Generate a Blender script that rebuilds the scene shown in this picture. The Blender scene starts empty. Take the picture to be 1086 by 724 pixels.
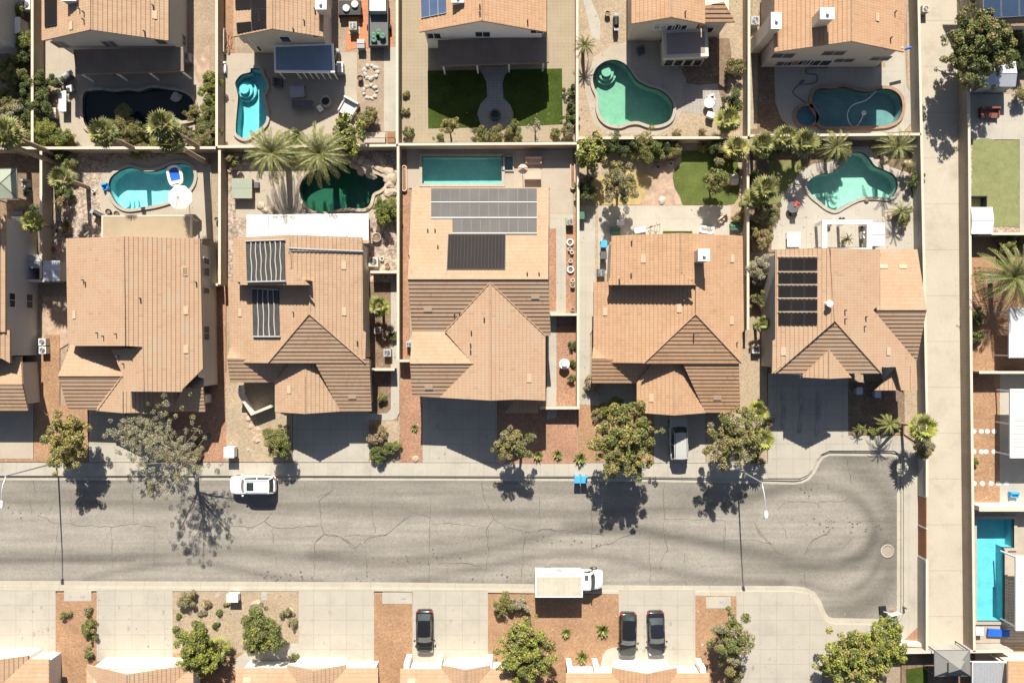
import bpy, bmesh, math, random
import numpy as np
from mathutils import Vector, geometry
random.seed(7); RNG = np.random.default_rng(7)
SC = bpy.context.scene
COL = SC.collection
PI = math.pi
# ------------------------------------------------------------------ survey frame
# plan surveyed from the drone picture: 10 plan units = 1 m on the ground, drone 80 m up
HC, CX, CY = 80.0, 543.0, 362.0
def W(px, py, z=0.0):
    k = (HC - z) / HC / 10.0
    return Vector(((px - CX) * k, (CY - py) * k, z))
OX = {'a': 0, 'b': 210, 'c': 420, 'd': 600, 'e': 780, 'f': 940}
OY = {'1': 0, '2': 140, '3': 280, '4': 420, '5': 559}
def q(r, x, y): return (OX[r[0]] + x / 4.386, OY[r[1]] + y / 4.386)
def Q(r, *pts): return [q(r, *p) for p in pts]
def G(pts, z=0.0): return [W(p[0], p[1], z) for p in pts]

# ------------------------------------------------------------------ materials
def _new(name):
    m = bpy.data.materials.new(name); m.use_nodes = True
    nt = m.node_tree; b = nt.nodes['Principled BSDF']
    return m, nt, b
def _n(nt, t, **kw):
    n = nt.nodes.new(t)
    for k, v in kw.items():
        if k.startswith('i_'): n.inputs[k[2:].replace('_', ' ')].default_value = v
        else: setattr(n, k, v)
    return n
def c4(c): return (c[0], c[1], c[2], 1.0)
def sc(c, k): return tuple(min(1.0, max(0.0, x * k)) for x in c)
MATS = {}
def mat(name, col, var=0.12, scale=0.6, fine=14.0, finev=0.10, rough=0.9, metal=0.0, spec=0.3, bump=0.0, bscale=20.0,
        col2=None, speck=0.0, sscale=9.0, grid=None, gw=0.03, gdark=0.72, coat=0.0, island=0.0, stain=0.0, stainc=None):
    if name in MATS: return MATS[name]
    m, nt, b = _new(name); L = nt.links.new
    geo = _n(nt, 'ShaderNodeNewGeometry')
    n1 = _n(nt, 'ShaderNodeTexNoise'); n1.inputs['Scale'].default_value = scale; n1.inputs['Detail'].default_value = 5
    n2 = _n(nt, 'ShaderNodeTexNoise'); n2.inputs['Scale'].default_value = fine; n2.inputs['Detail'].default_value = 3
    L(geo.outputs['Position'], n1.inputs['Vector']); L(geo.outputs['Position'], n2.inputs['Vector'])
    r1 = _n(nt, 'ShaderNodeMapRange'); r1.inputs[1].default_value = 0.3; r1.inputs[2].default_value = 0.7
    L(n1.outputs['Fac'], r1.inputs[0])
    mx = _n(nt, 'ShaderNodeMix', data_type='RGBA')
    mx.inputs[6].default_value = c4(sc(col, 1 - var)); mx.inputs[7].default_value = c4(col2 if col2 else sc(col, 1 + var))
    L(r1.outputs[0], mx.inputs[0])
    r2 = _n(nt, 'ShaderNodeMapRange'); r2.inputs[1].default_value = 0.25; r2.inputs[2].default_value = 0.75
    r2.inputs[3].default_value = 1 - finev; r2.inputs[4].default_value = 1 + finev
    L(n2.outputs['Fac'], r2.inputs[0])
    cur = _n(nt, 'ShaderNodeVectorMath', operation='SCALE'); L(mx.outputs[2], cur.inputs[0]); L(r2.outputs[0], cur.inputs['Scale'])
    out = cur.outputs[0]
    if speck:
        v = _n(nt, 'ShaderNodeTexVoronoi'); v.inputs['Scale'].default_value = sscale; L(geo.outputs['Position'], v.inputs['Vector'])
        sp = _n(nt, 'ShaderNodeSeparateColor'); L(v.outputs['Color'], sp.inputs[0])
        r3 = _n(nt, 'ShaderNodeMapRange'); r3.inputs[3].default_value = 1 - speck; r3.inputs[4].default_value = 1 + speck; L(sp.outputs[0], r3.inputs[0])
        s2 = _n(nt, 'ShaderNodeVectorMath', operation='SCALE'); L(out, s2.inputs[0]); L(r3.outputs[0], s2.inputs['Scale']); out = s2.outputs[0]
    if stain:
        n3 = _n(nt, 'ShaderNodeTexNoise'); n3.inputs['Scale'].default_value = 0.35; n3.inputs['Detail'].default_value = 7; n3.inputs['Roughness'].default_value = 0.65
        L(geo.outputs['Position'], n3.inputs['Vector'])
        r4 = _n(nt, 'ShaderNodeMapRange'); r4.inputs[1].default_value = 0.52; r4.inputs[2].default_value = 0.72; r4.inputs[4].default_value = stain; L(n3.outputs['Fac'], r4.inputs[0])
        mx3 = _n(nt, 'ShaderNodeMix', data_type='RGBA'); L(r4.outputs[0], mx3.inputs[0]); L(out, mx3.inputs[6]); mx3.inputs[7].default_value = c4(stainc or sc(col, .6)); out = mx3.outputs[2]
    if grid:
        sx = _n(nt, 'ShaderNodeSeparateXYZ'); L(geo.outputs['Position'], sx.inputs[0])
        prev = None
        for ax in (0, 1):
            pp = _n(nt, 'ShaderNodeMath', operation='PINGPONG'); pp.inputs[1].default_value = grid[ax] / 2; L(sx.outputs[ax], pp.inputs[0])
            lt = _n(nt, 'ShaderNodeMath', operation='LESS_THAN'); lt.inputs[1].default_value = gw; L(pp.outputs[0], lt.inputs[0])
            if prev:
                mm = _n(nt, 'ShaderNodeMath', operation='MAXIMUM'); L(prev.outputs[0], mm.inputs[0]); L(lt.outputs[0], mm.inputs[1]); prev = mm
            else: prev = lt
        g2 = _n(nt, 'ShaderNodeMapRange'); g2.inputs[3].default_value = 1.0; g2.inputs[4].default_value = gdark; L(prev.outputs[0], g2.inputs[0])
        s3 = _n(nt, 'ShaderNodeVectorMath', operation='SCALE'); L(out, s3.inputs[0]); L(g2.outputs[0], s3.inputs['Scale']); out = s3.outputs[0]
    if island:
        r5 = _n(nt, 'ShaderNodeMapRange'); r5.inputs[3].default_value = 1 - island; r5.inputs[4].default_value = 1 + island; L(geo.outputs['Random Per Island'], r5.inputs[0])
        s4 = _n(nt, 'ShaderNodeVectorMath', operation='SCALE'); L(out, s4.inputs[0]); L(r5.outputs[0], s4.inputs['Scale']); out = s4.outputs[0]
    L(out, b.inputs['Base Color'])
    b.inputs['Roughness'].default_value = rough; b.inputs['Metallic'].default_value = metal
    b.inputs['Specular IOR Level'].default_value = spec; b.inputs['Coat Weight'].default_value = coat
    if bump:
        n4 = _n(nt, 'ShaderNodeTexNoise'); n4.inputs['Scale'].default_value = bscale; n4.inputs['Detail'].default_value = 4; L(geo.outputs['Position'], n4.inputs['Vector'])
        bp = _n(nt, 'ShaderNodeBump'); bp.inputs['Strength'].default_value = bump; bp.inputs['Distance'].default_value = 0.03
        L(n4.outputs['Fac'], bp.inputs['Height']); L(bp.outputs[0], b.inputs['Normal'])
    MATS[name] = m; return m

def tile_mat(name, a, bb, cc, odd=0.012):
    a, bb, cc = sc(a, .93), sc(bb, .94), sc(cc, .96)
    m, nt, b = _new(name); L = nt.links.new
    uv = _n(nt, 'ShaderNodeUVMap'); uv.uv_map = 'UVMap'
    geo = _n(nt, 'ShaderNodeNewGeometry')
    sn = _n(nt, 'ShaderNodeVectorMath', operation='DIVIDE'); sn.inputs[1].default_value = (0.26, 0.38, 1); L(uv.outputs[0], sn.inputs[0])
    fl = _n(nt, 'ShaderNodeVectorMath', operation='FLOOR'); L(sn.outputs[0], fl.inputs[0])
    wn = _n(nt, 'ShaderNodeTexWhiteNoise', noise_dimensions='2D'); L(fl.outputs[0], wn.inputs['Vector'])
    big = _n(nt, 'ShaderNodeTexNoise'); big.inputs['Scale'].default_value = 0.5; big.inputs['Detail'].default_value = 8; big.inputs['Roughness'].default_value = .62; L(geo.outputs['Position'], big.inputs['Vector'])
    ad = _n(nt, 'ShaderNodeMath', operation='MULTIPLY_ADD'); ad.inputs[1].default_value = 0.80; L(big.outputs['Fac'], ad.inputs[0])
    ml = _n(nt, 'ShaderNodeMath', operation='MULTIPLY'); ml.inputs[1].default_value = 0.20; L(wn.outputs['Value'], ml.inputs[0]); L(ml.outputs[0], ad.inputs[2])
    cr = _n(nt, 'ShaderNodeValToRGB'); e = cr.color_ramp.elements
    e[0].position = 0.22; e[0].color = c4(a); e[1].position = 0.80; e[1].color = c4(cc)
    k = cr.color_ramp.elements.new(0.52); k.color = c4(bb)
    L(ad.outputs[0], cr.inputs[0])
    # joints across the course and the roll of every tile
    sp = _n(nt, 'ShaderNodeSeparateXYZ'); L(sn.outputs[0], sp.inputs[0])
    fr = _n(nt, 'ShaderNodeMath', operation='FRACT'); L(sp.outputs[0], fr.inputs[0])
    pp = _n(nt, 'ShaderNodeMath', operation='PINGPONG'); pp.inputs[1].default_value = 0.5; L(sp.outputs[0], pp.inputs[0])
    j = _n(nt, 'ShaderNodeMapRange'); j.inputs[1].default_value = 0.0; j.inputs[2].default_value = 0.12; j.inputs[3].default_value = 0.95; j.inputs[4].default_value = 1.0; L(pp.outputs[0], j.inputs[0])
    fv = _n(nt, 'ShaderNodeMath', operation='PINGPONG'); fv.inputs[1].default_value = 0.5; L(sp.outputs[1], fv.inputs[0])
    jv = _n(nt, 'ShaderNodeMapRange'); jv.inputs[2].default_value = 0.14; jv.inputs[3].default_value = 0.80; jv.inputs[4].default_value = 1.0; L(fv.outputs[0], jv.inputs[0])
    wl = _n(nt, 'ShaderNodeTexWhiteNoise', noise_dimensions='3D')
    o2 = _n(nt, 'ShaderNodeVectorMath', operation='ADD'); o2.inputs[1].default_value = (17, 31, 5); L(fl.outputs[0], o2.inputs[0]); L(o2.outputs[0], wl.inputs['Vector'])
    dk = _n(nt, 'ShaderNodeMath', operation='GREATER_THAN'); dk.inputs[1].default_value = 1 - odd; L(wl.outputs['Value'], dk.inputs[0])
    dm = _n(nt, 'ShaderNodeMapRange'); dm.inputs[3].default_value = 1; dm.inputs[4].default_value = 0.88; L(dk.outputs[0], dm.inputs[0])
    m1 = _n(nt, 'ShaderNodeMath', operation='MULTIPLY'); L(j.outputs[0], m1.inputs[0]); L(jv.outputs[0], m1.inputs[1])
    m2 = _n(nt, 'ShaderNodeMath', operation='MULTIPLY'); L(m1.outputs[0], m2.inputs[0]); L(dm.outputs[0], m2.inputs[1])
    s = _n(nt, 'ShaderNodeVectorMath', operation='SCALE'); L(cr.outputs[0], s.inputs[0]); L(m2.outputs[0], s.inputs['Scale'])
    L(s.outputs[0], b.inputs['Base Color']); b.inputs['Roughness'].default_value = 0.85; b.inputs['Specular IOR Level'].default_value = 0.25
    sq = _n(nt, 'ShaderNodeMath', operation='POWER'); sq.inputs[1].default_value = 0.6; L(pp.outputs[0], sq.inputs[0])
    bp = _n(nt, 'ShaderNodeBump'); bp.inputs['Strength'].default_value = 0.25; bp.inputs['Distance'].default_value = 0.05; L(sq.outputs[0], bp.inputs['Height']); L(bp.outputs[0], b.inputs['Normal'])
    MATS[name] = m; return m

def leaf_mat(name, col, v=0.35):
    m, nt, b = _new(name); L = nt.links.new
    geo = _n(nt, 'ShaderNodeNewGeometry')
    cr = _n(nt, 'ShaderNodeValToRGB'); e = cr.color_ramp.elements
    e[0].color = c4(sc(col, 1 - v)); e[1].color = c4((min(1, col[0] * (1 + v * 1.3)), min(1, col[1] * (1 + v)), col[2] * (1 + v * .5)))
    L(geo.outputs['Random Per Island'], cr.inputs[0]); L(cr.outputs[0], b.inputs['Base Color'])
    b.inputs['Roughness'].default_value = 0.55; b.inputs['Specular IOR Level'].default_value = 0.35
    tr = _n(nt, 'ShaderNodeBsdfTranslucent'); L(cr.outputs[0], tr.inputs['Color'])
    mx = _n(nt, 'ShaderNodeMixShader'); mx.inputs[0].default_value = 0.12
    out = nt.nodes['Material Output']; L(b.outputs[0], mx.inputs[1]); L(tr.outputs[0], mx.inputs[2]); L(mx.outputs[0], out.inputs['Surface'])
    MATS[name] = m; return m

def water_mat(name, tint):
    m, nt, b = _new(name); L = nt.links.new
    nt.nodes.remove(b); out = nt.nodes['Material Output']
    t = _n(nt, 'ShaderNodeBsdfTransparent'); t.inputs[0].default_value = c4(tint)
    g = _n(nt, 'ShaderNodeBsdfGlossy'); g.inputs['Roughness'].default_value = 0.05; g.inputs[0].default_value = (1, 1, 1, 1)
    f = _n(nt, 'ShaderNodeFresnel'); geo = _n(nt, 'ShaderNodeNewGeometry'); io = _n(nt, 'ShaderNodeMapRange'); io.inputs[3].default_value = 1.33; io.inputs[4].default_value = 1 / 1.33; L(geo.outputs['Backfacing'], io.inputs[0]); L(io.outputs[0], f.inputs['IOR'])
    n = _n(nt, 'ShaderNodeTexNoise'); n.inputs['Scale'].default_value = 2.5; n.inputs['Detail'].default_value = 3
    L(geo.outputs['Position'], n.inputs['Vector'])
    bp = _n(nt, 'ShaderNodeBump'); bp.inputs['Strength'].default_value = 0.15; bp.inputs['Distance'].default_value = 0.05
    L(n.outputs['Fac'], bp.inputs['Height']); L(bp.outputs[0], g.inputs['Normal']); L(bp.outputs[0], f.inputs['Normal'])
    mx = _n(nt, 'ShaderNodeMixShader'); L(f.outputs[0], mx.inputs[0]); L(t.outputs[0], mx.inputs[1]); L(g.outputs[0], mx.inputs[2]); L(mx.outputs[0], out.inputs['Surface'])
    MATS[name] = m; return m

def road_mat():
    m = mat('asphalt', (0.245, 0.222, 0.190), var=0.07, scale=0.25, fine=5, finev=0.13, rough=0.92, spec=0.2, bump=0.25, bscale=30, speck=0.08, sscale=11, stain=.5, stainc=(.19,.172,.148))
    nt = m.node_tree; L = nt.links.new; b = nt.nodes['Principled BSDF']
    src = b.inputs['Base Color'].links[0].from_socket
    at = _n(nt, 'ShaderNodeAttribute'); at.attribute_name = 'wear'
    geo = _n(nt, 'ShaderNodeNewGeometry'); mp = _n(nt, 'ShaderNodeMapping'); mp.inputs['Scale'].default_value = (0.12, 1.6, 1); L(geo.outputs['Position'], mp.inputs['Vector'])
    n = _n(nt, 'ShaderNodeTexNoise'); n.inputs['Scale'].default_value = 1.0; n.inputs['Detail'].default_value = 6; L(mp.outputs[0], n.inputs['Vector'])
    r = _n(nt, 'ShaderNodeMapRange'); r.inputs[1].default_value = 0.35; r.inputs[2].default_value = 0.65; r.inputs[3].default_value = 0.88; r.inputs[4].default_value = 1.07; L(n.outputs['Fac'], r.inputs[0])
    w = _n(nt, 'ShaderNodeMapRange'); w.inputs[3].default_value = 1.0; w.inputs[4].default_value = 0.40; L(at.outputs['Fac'], w.inputs[0])
    mm = _n(nt, 'ShaderNodeMath', operation='MULTIPLY'); L(r.outputs[0], mm.inputs[0]); L(w.outputs[0], mm.inputs[1])
    s = _n(nt, 'ShaderNodeVectorMath', operation='SCALE'); L(src, s.inputs[0]); L(mm.outputs[0], s.inputs['Scale']); L(s.outputs[0], b.inputs['Base Color'])
    return m

M = {}
def setup_mats():
    M['dirt'] = mat('desert_dirt', (0.270, 0.205, 0.145), var=.14, scale=.35, fine=5, finev=.14, bump=.3, bscale=8, speck=.12, sscale=7)
    M['tan'] = mat('tan_gravel', (0.300, 0.232, 0.160), var=.10, scale=.4, fine=6, finev=.12, bump=.4, bscale=10, speck=.16, sscale=8)
    M['red'] = mat('red_gravel', (0.285, 0.158, 0.100), var=.14, scale=.4, fine=6, finev=.16, bump=.4, bscale=10, speck=.2, sscale=8)
    M['orange'] = mat('orange_gravel', (0.275, 0.162, 0.093), var=.12, scale=.4, fine=6, finev=.14, bump=.4, bscale=10, speck=.18, sscale=8)
    M['greyrock'] = mat('grey_river_rock', (0.30, 0.235, 0.185), var=.2, scale=1, fine=5, finev=.2, bump=.5, bscale=8, speck=.4, sscale=5)
    M['brown'] = mat('brown_soil', (0.17, 0.115, 0.075), var=.2, scale=.8, fine=6, finev=.2, bump=.4, bscale=8, speck=.2, sscale=7)
    M['conc'] = mat('driveway_concrete', (0.335, 0.305, 0.255), var=.05, scale=.5, fine=6, finev=.05, grid=(1.75, 1.55), gw=.035, gdark=.84, stain=.6, stainc=(.255, .233, .198), bump=.1, bscale=40)
    M['walk'] = mat('sidewalk_concrete', (0.345, 0.314, 0.262), var=.06, scale=.5, fine=6, finev=.05, grid=(1.5, 900.), gw=.03, gdark=.84, stain=.55, bump=.1, bscale=40)
    M['kerb'] = mat('kerb_concrete', (0.360, 0.325, 0.265), var=.08, scale=.7, fine=6, finev=.08, grid=(3.0, 3.0), gw=.03, gdark=.8, stain=.4)
    M['alley'] = mat('alley_concrete', (0.375, 0.332, 0.265), var=.06, scale=.25, fine=6, finev=.05, grid=(60., 4.85), gw=.04, gdark=.8, stain=.7, stainc=(.29, .245, .18), bump=.1, bscale=40)
    M['deck'] = mat('pool_deck_concrete', (0.335, 0.285, 0.225), var=.06, scale=.5, fine=6, finev=.05, grid=(3.2, 3.2), gw=.02, gdark=.86, stain=.3)
    M['decklight'] = mat('pale_deck_concrete', (0.345, 0.315, 0.265), var=.06, scale=.5, fine=6, finev=.05, grid=(2.6, 2.6), gw=.02, gdark=.86, stain=.3)
    M['pavers'] = mat('tan_pavers', (0.285, 0.232, 0.160), var=.06, scale=.6, fine=5, finev=.05, grid=(.4, .4), gw=.02, gdark=.86)
    M['greypavers'] = mat('grey_pavers', (0.290, 0.260, 0.225), var=.08, scale=1, fine=5, finev=.1, grid=(.4, .3), gw=.02, gdark=.75)
    M['terra'] = mat('terracotta_pavers', (0.42, 0.17, 0.085), var=.1, scale=1, fine=5, finev=.08, grid=(.5, .5), gw=.025, gdark=.8)
    M['flag'] = mat('pink_flagstone', (0.330, 0.235, 0.172), var=.15, scale=1.2, fine=5, finev=.1, speck=.15, sscale=1.6)
    M['coping'] = mat('pool_coping', (0.330, 0.290, 0.240), var=.06, scale=2, fine=8, finev=.05, grid=(.8, .8), gw=.015, gdark=.85)
    M['copeb'] = mat('brick_coping', (0.30, 0.19, 0.13), var=.12, scale=2, fine=8, finev=.1, grid=(.3, .3), gw=.02, gdark=.75)
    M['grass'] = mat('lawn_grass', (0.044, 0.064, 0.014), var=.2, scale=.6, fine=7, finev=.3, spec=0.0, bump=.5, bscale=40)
    M['lushgrass'] = mat('lush_lawn', (.085,.105,.03), var=.18, scale=.6, fine=7, finev=.3, spec=0.0, bump=.5, bscale=40)
    M['palegrass'] = mat('pale_turf', (0.185, 0.192, 0.088), var=.10, scale=1.2, fine=6, finev=.14, spec=0.0, bump=.3, bscale=40, stain=.5, stainc=(.145, .145, .07))
    M['drygrass'] = mat('dry_grass', (0.33, 0.25, 0.11), var=.12, scale=.8, fine=12, finev=.2)
    M['dimgrass'] = mat('olive_lawn', (0.140, 0.145, 0.045), var=.12, scale=.8, fine=14, finev=.2)
    M['wall'] = mat('block_wall', (0.330, 0.268, 0.205), var=.07, scale=1, fine=8, finev=.06, stain=.4, grid=(.4, .4), gw=.02, gdark=.86)
    M['wallgrey'] = mat('grey_block_wall', (0.320, 0.300, 0.270), var=.07, scale=1, fine=8, finev=.06, stain=.4, grid=(.4, .4), gw=.02, gdark=.88)
    M['stucco'] = mat('cream_stucco', (0.55, 0.475, 0.385), var=.04, scale=.7, fine=20, finev=.04, bump=.15, bscale=60)
    M['stuccogrey'] = mat('grey_stucco', (0.44, 0.42, 0.39), var=.04, scale=.7, fine=20, finev=.04, bump=.15, bscale=60)
    M['stuccowhite'] = mat('white_stucco', (0.72, 0.69, 0.64), var=.03, scale=.7, fine=20, finev=.03)
    M['white'] = mat('white_paint', (0.78, 0.765, 0.735), var=.03, scale=2, fine=10, finev=.02, rough=.5)
    M['offwhite'] = mat('offwhite_roof', (.52,.51,.485), var=.05, scale=2, fine=10, finev=.04, rough=.6)
    M['glass'] = mat('dark_glass', (0.02, 0.025, 0.028), var=.1, rough=.06, spec=.8)
    M['carglass'] = mat('car_glass', (0.025, 0.033, 0.032), var=.1, rough=.05, spec=.9)
    M['black'] = mat('black_plastic', (0.018, 0.018, 0.02), var=.2, rough=.5)
    M['rubber'] = mat('tyre_rubber', (0.02, 0.02, 0.02), var=.2, rough=.85)
    M['steel'] = mat('galvanised_steel', (0.50, 0.51, 0.53), var=.06, scale=3, rough=.45, metal=.6)
    M['grey'] = mat('grey_paint', (0.30, 0.30, 0.30), var=.06, rough=.6)
    M['darkgrey'] = mat('dark_grey_paint', (0.09, 0.09, 0.095), var=.1, rough=.6)
    M['beige'] = mat('beige_paint', (0.46, 0.39, 0.30), var=.05, rough=.6)
    M['beigeroof'] = mat('beige_patio_roof', (0.285, 0.225, 0.150), var=.05, scale=.8, fine=8, finev=.04, stain=.25)
    M['brownroof'] = mat('brown_patio_roof', (0.20, 0.15, 0.115), var=.1, scale=.8, fine=12, finev=.08, grid=(.25, 50.), gw=.02, gdark=.85)
    M['greyroof'] = mat('grey_patio_roof', (0.27, 0.215, 0.185), var=.06, scale=.8, fine=8, finev=.05)
    M['blueroof'] = mat('blue_metal_roof', (.185,.235,.285), var=.05, scale=.8, fine=8, finev=.04, grid=(.3, 50.), gw=.03, gdark=.84, rough=.6)
    M['blue'] = mat('blue_plastic', (0.06, 0.30, 0.62), var=.08, rough=.45)
    M['deepblue'] = mat('deep_blue_vinyl', (0.02, 0.10, 0.42), var=.1, rough=.4)
    M['greenplastic'] = mat('green_plastic', (0.05, 0.13, 0.08), var=.1, rough=.5)
    M['sage'] = mat('sage_cover', (0.25, 0.275, 0.21), var=.05, rough=.7)
    M['redpaint'] = mat('red_fabric', (0.50, 0.06, 0.035), var=.08, rough=.7)
    M['orangep'] = mat('orange_plastic', (0.6, 0.18, 0.05), var=.08, rough=.6)
    M['pink'] = mat('pink_cushion', (0.50, 0.33, 0.26), var=.06, rough=.9)
    M['rock'] = mat('tan_boulder', (0.36, 0.285, 0.215), var=.22, scale=2.2, fine=9, finev=.2, bump=.6, bscale=7)
    M['pinkrock'] = mat('pink_boulder', (0.44, 0.28, 0.20), var=.18, scale=2.2, fine=9, finev=.16, bump=.6, bscale=7)
    M['greystone'] = mat('grey_stone', (0.35, 0.32, 0.28), var=.15, scale=3, fine=9, finev=.12, bump=.4, bscale=9)
    M['bark'] = mat('grey_bark', (0.22, 0.175, 0.135), var=.2, scale=4, fine=14, finev=.2, bump=.5)
    M['palebark'] = mat('pale_bark', (0.34, 0.30, 0.25), var=.15, scale=4, fine=14, finev=.15, bump=.5)
    M['palmbark'] = mat('palm_bark', (0.27, 0.20, 0.135), var=.2, scale=5, fine=10, finev=.25, bump=.6, bscale=12)
    M['wood'] = mat('brown_wood', (0.22, 0.12, 0.065), var=.15, scale=3, fine=14, finev=.1)
    M['solarblue'] = mat('blue_solar_cells', (0.055, 0.085, 0.15), var=.1, grid=(.16, .16), gw=.008, gdark=1.6, rough=.5, spec=.15)
    M['solarpurple'] = mat('grey_solar_cells', (0.070, 0.066, 0.062), var=.14, scale=.5, grid=(.26, 40), gw=.012, gdark=1.3, rough=.55, spec=.12)
    M['solarblack'] = mat('black_solar_cells', (0.014, 0.012, 0.012), var=.15, rough=.6, spec=.08)
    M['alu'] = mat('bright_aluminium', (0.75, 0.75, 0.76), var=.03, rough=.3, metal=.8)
    M['matgrey'] = mat('solar_mat_rubber', (0.052, 0.054, 0.055), var=.2, scale=2, rough=.6)
    M['tile'] = tile_mat('roof_tile_tan', (0.325, 0.212, 0.136), (0.382, 0.252, 0.160), (0.375, 0.282, 0.20))
    M['tilepink'] = tile_mat('roof_tile_pink', (0.345, 0.205, 0.120), (0.405, 0.245, 0.145), (0.40, 0.272, 0.178), odd=.02)
    M['tilegrey'] = tile_mat('roof_tile_mixed', (0.355, 0.228, 0.145), (0.388, 0.257, 0.166), (0.345, 0.278, 0.208), odd=.015)
    for k, c in dict(olive=(.235, .21, .085), green=(.135, .165, .048), bright=(.235, .26, .055), grey=(.25, .23, .155), dark=(.062, .085, .032),
                     yellow=(.30, .265, .095), palm=(.135, .145, .055), palmpale=(.22, .23, .085), silver=(.33, .33, .25), dry=(.30, .225, .14), pinkish=(.36, .275, .20)).items():  # the second palm colour is a paler leaf tone, mixed in at random
        M['L_' + k] = leaf_mat('leaf_' + k, c)
    M['asphalt'] = road_mat()
    M['crack'] = mat('crack_filler', (0.095, 0.086, 0.074), var=.3, scale=.9, fine=8, finev=.3)
    M['water'] = water_mat('pool_water', (0.84, 0.99, 0.985))
    M['waterdark'] = water_mat('deep_pool_water', (0.62, 0.92, 0.84))
setup_mats()

# ------------------------------------------------------------------ mesh builder
ROOT = {}                                        # object name -> world origin of its thing
class MB:
    def __init__(s): s.v = []; s.f = []; s.m = []; s.uv = []; s.sm = []
    def add(s, vs, fs, mi=0, uvs=None, smooth=False):
        o = len(s.v); s.v += [tuple(v) for v in vs]
        for i, f in enumerate(fs):
            s.f.append([k + o for k in f]); s.m.append(mi); s.uv.append(uvs[i] if uvs else None); s.sm.append(smooth)
        return s
    def box(s, x, y, z, sx, sy, sz, rot=0.0, mi=0, taper=1.0):
        ca, sa = math.cos(rot), math.sin(rot); vs = []
        for k, t in ((0, 1.0), (1, taper)):
            for a, b in ((-1, -1), (1, -1), (1, 1), (-1, 1)):
                u, w = a * sx / 2 * t, b * sy / 2 * t
                vs.append((x + u * ca - w * sa, y + u * sa + w * ca, z + k * sz))
        return s.add(vs, [[3, 2, 1, 0], [4, 5, 6, 7], [0, 1, 5, 4], [1, 2, 6, 5], [2, 3, 7, 6], [3, 0, 4, 7]], mi)
    def prism(s, poly, z0, z1, mi=0, mside=None, holes=None, bottom=True):
        p = [(a[0], a[1]) for a in poly]; n = len(p)
        if sum(p[i][0] * p[(i + 1) % n][1] - p[(i + 1) % n][0] * p[i][1] for i in range(n)) < 0: p = p[::-1]
        if holes:
            loops = [[Vector((a, b, 0)) for a, b in p]] + [[Vector((h[0], h[1], 0)) for h in hh] for hh in holes]
            tris = geometry.tessellate_polygon(loops); flat = [v for l in loops for v in l]
            fs = []
            for t in tris:
                a, b, c = (flat[k] for k in t)
                fs.append(list(t) if (b - a).cross(c - a).z > 0 else list(t)[::-1])
            s.add([(v.x, v.y, z1) for v in flat], fs, mi)
        else:
            s.add([(a, b, z1) for a, b in p], [list(range(n))], mi)
        if z0 < z1:
            s.add([(a, b, z0) for a, b in p] + [(a, b, z1) for a, b in p], [[i, (i + 1) % n, n + (i + 1) % n, n + i] for i in range(n)], mi if mside is None else mside)
            if bottom and not holes: s.add([(a, b, z0) for a, b in p], [list(range(n))[::-1]], mi)
        return s
    def cyl(s, x, y, z, r, h, n=14, r2=None, mi=0, smooth=True):
        r2 = r if r2 is None else r2
        vs = [(x + r * math.cos(2 * PI * i / n), y + r * math.sin(2 * PI * i / n), z) for i in range(n)] + [(x + r2 * math.cos(2 * PI * i / n), y + r2 * math.sin(2 * PI * i / n), z + h) for i in range(n)]
        s.add(vs, [[i, (i + 1) % n, n + (i + 1) % n, n + i] for i in range(n)], mi, smooth=smooth)
        s.add(vs[n:], [list(range(n))], mi); s.add(vs[:n], [list(range(n))[::-1]], mi); return s
    def lathe(s, x, y, z, prof, n=16, mi=0):
        vs = [(x + r * math.cos(2 * PI * i / n), y + r * math.sin(2 * PI * i / n), z + h) for r, h in prof for i in range(n)]
        fs = [[k * n + i, k * n + (i + 1) % n, (k + 1) * n + (i + 1) % n, (k + 1) * n + i] for k in range(len(prof) - 1) for i in range(n)]
        return s.add(vs, fs, mi, smooth=True)
    def ring(s, x, y, z, r0, r1, h, n=20, mi=0):
        return s.lathe(x, y, z, [(r0, 0), (r1, 0), (r1, h), (r0, h), (r0, 0)], n, mi)
    def tube(s, pts, r, n=6, mi=0, r2=None):
        pts = [Vector(p) for p in pts]; vs = []; K = len(pts)
        for i, p in enumerate(pts):
            d = (pts[min(i + 1, K - 1)] - pts[max(i - 1, 0)]).normalized()
            up = Vector((0, 0, 1)) if abs(d.z) < .9 else Vector((1, 0, 0))
            a = d.cross(up).normalized(); b = d.cross(a)
            rr = r if r2 is None else r + (r2 - r) * i / (K - 1)
            vs += [p + a * rr * math.cos(2 * PI * j / n) + b * rr * math.sin(2 * PI * j / n) for j in range(n)]
        fs = [[k * n + j, k * n + (j + 1) % n, (k + 1) * n + (j + 1) % n, (k + 1) * n + j] for k in range(K - 1) for j in range(n)]
        s.add(vs, fs, mi, smooth=True); s.add(vs[:n], [list(range(n))], mi); s.add(vs[-n:], [list(range(n))[::-1]], mi); return s
    def ribbon(s, pts, w, z, mi=0):
        P = [Vector((p[0], p[1])) for p in pts]; K = len(P); vs = []
        for i in range(K):
            d = (P[min(i + 1, K - 1)] - P[max(i - 1, 0)]); d.normalize(); nn = Vector((-d.y, d.x))
            ww = w[i] if isinstance(w, (list, tuple)) else w
            vs += [(P[i].x + nn.x * ww / 2, P[i].y + nn.y * ww / 2, z), (P[i].x - nn.x * ww / 2, P[i].y - nn.y * ww / 2, z)]
        return s.add(vs, [[2 * i, 2 * i + 1, 2 * i + 3, 2 * i + 2] for i in range(K - 1)], mi)
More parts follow.
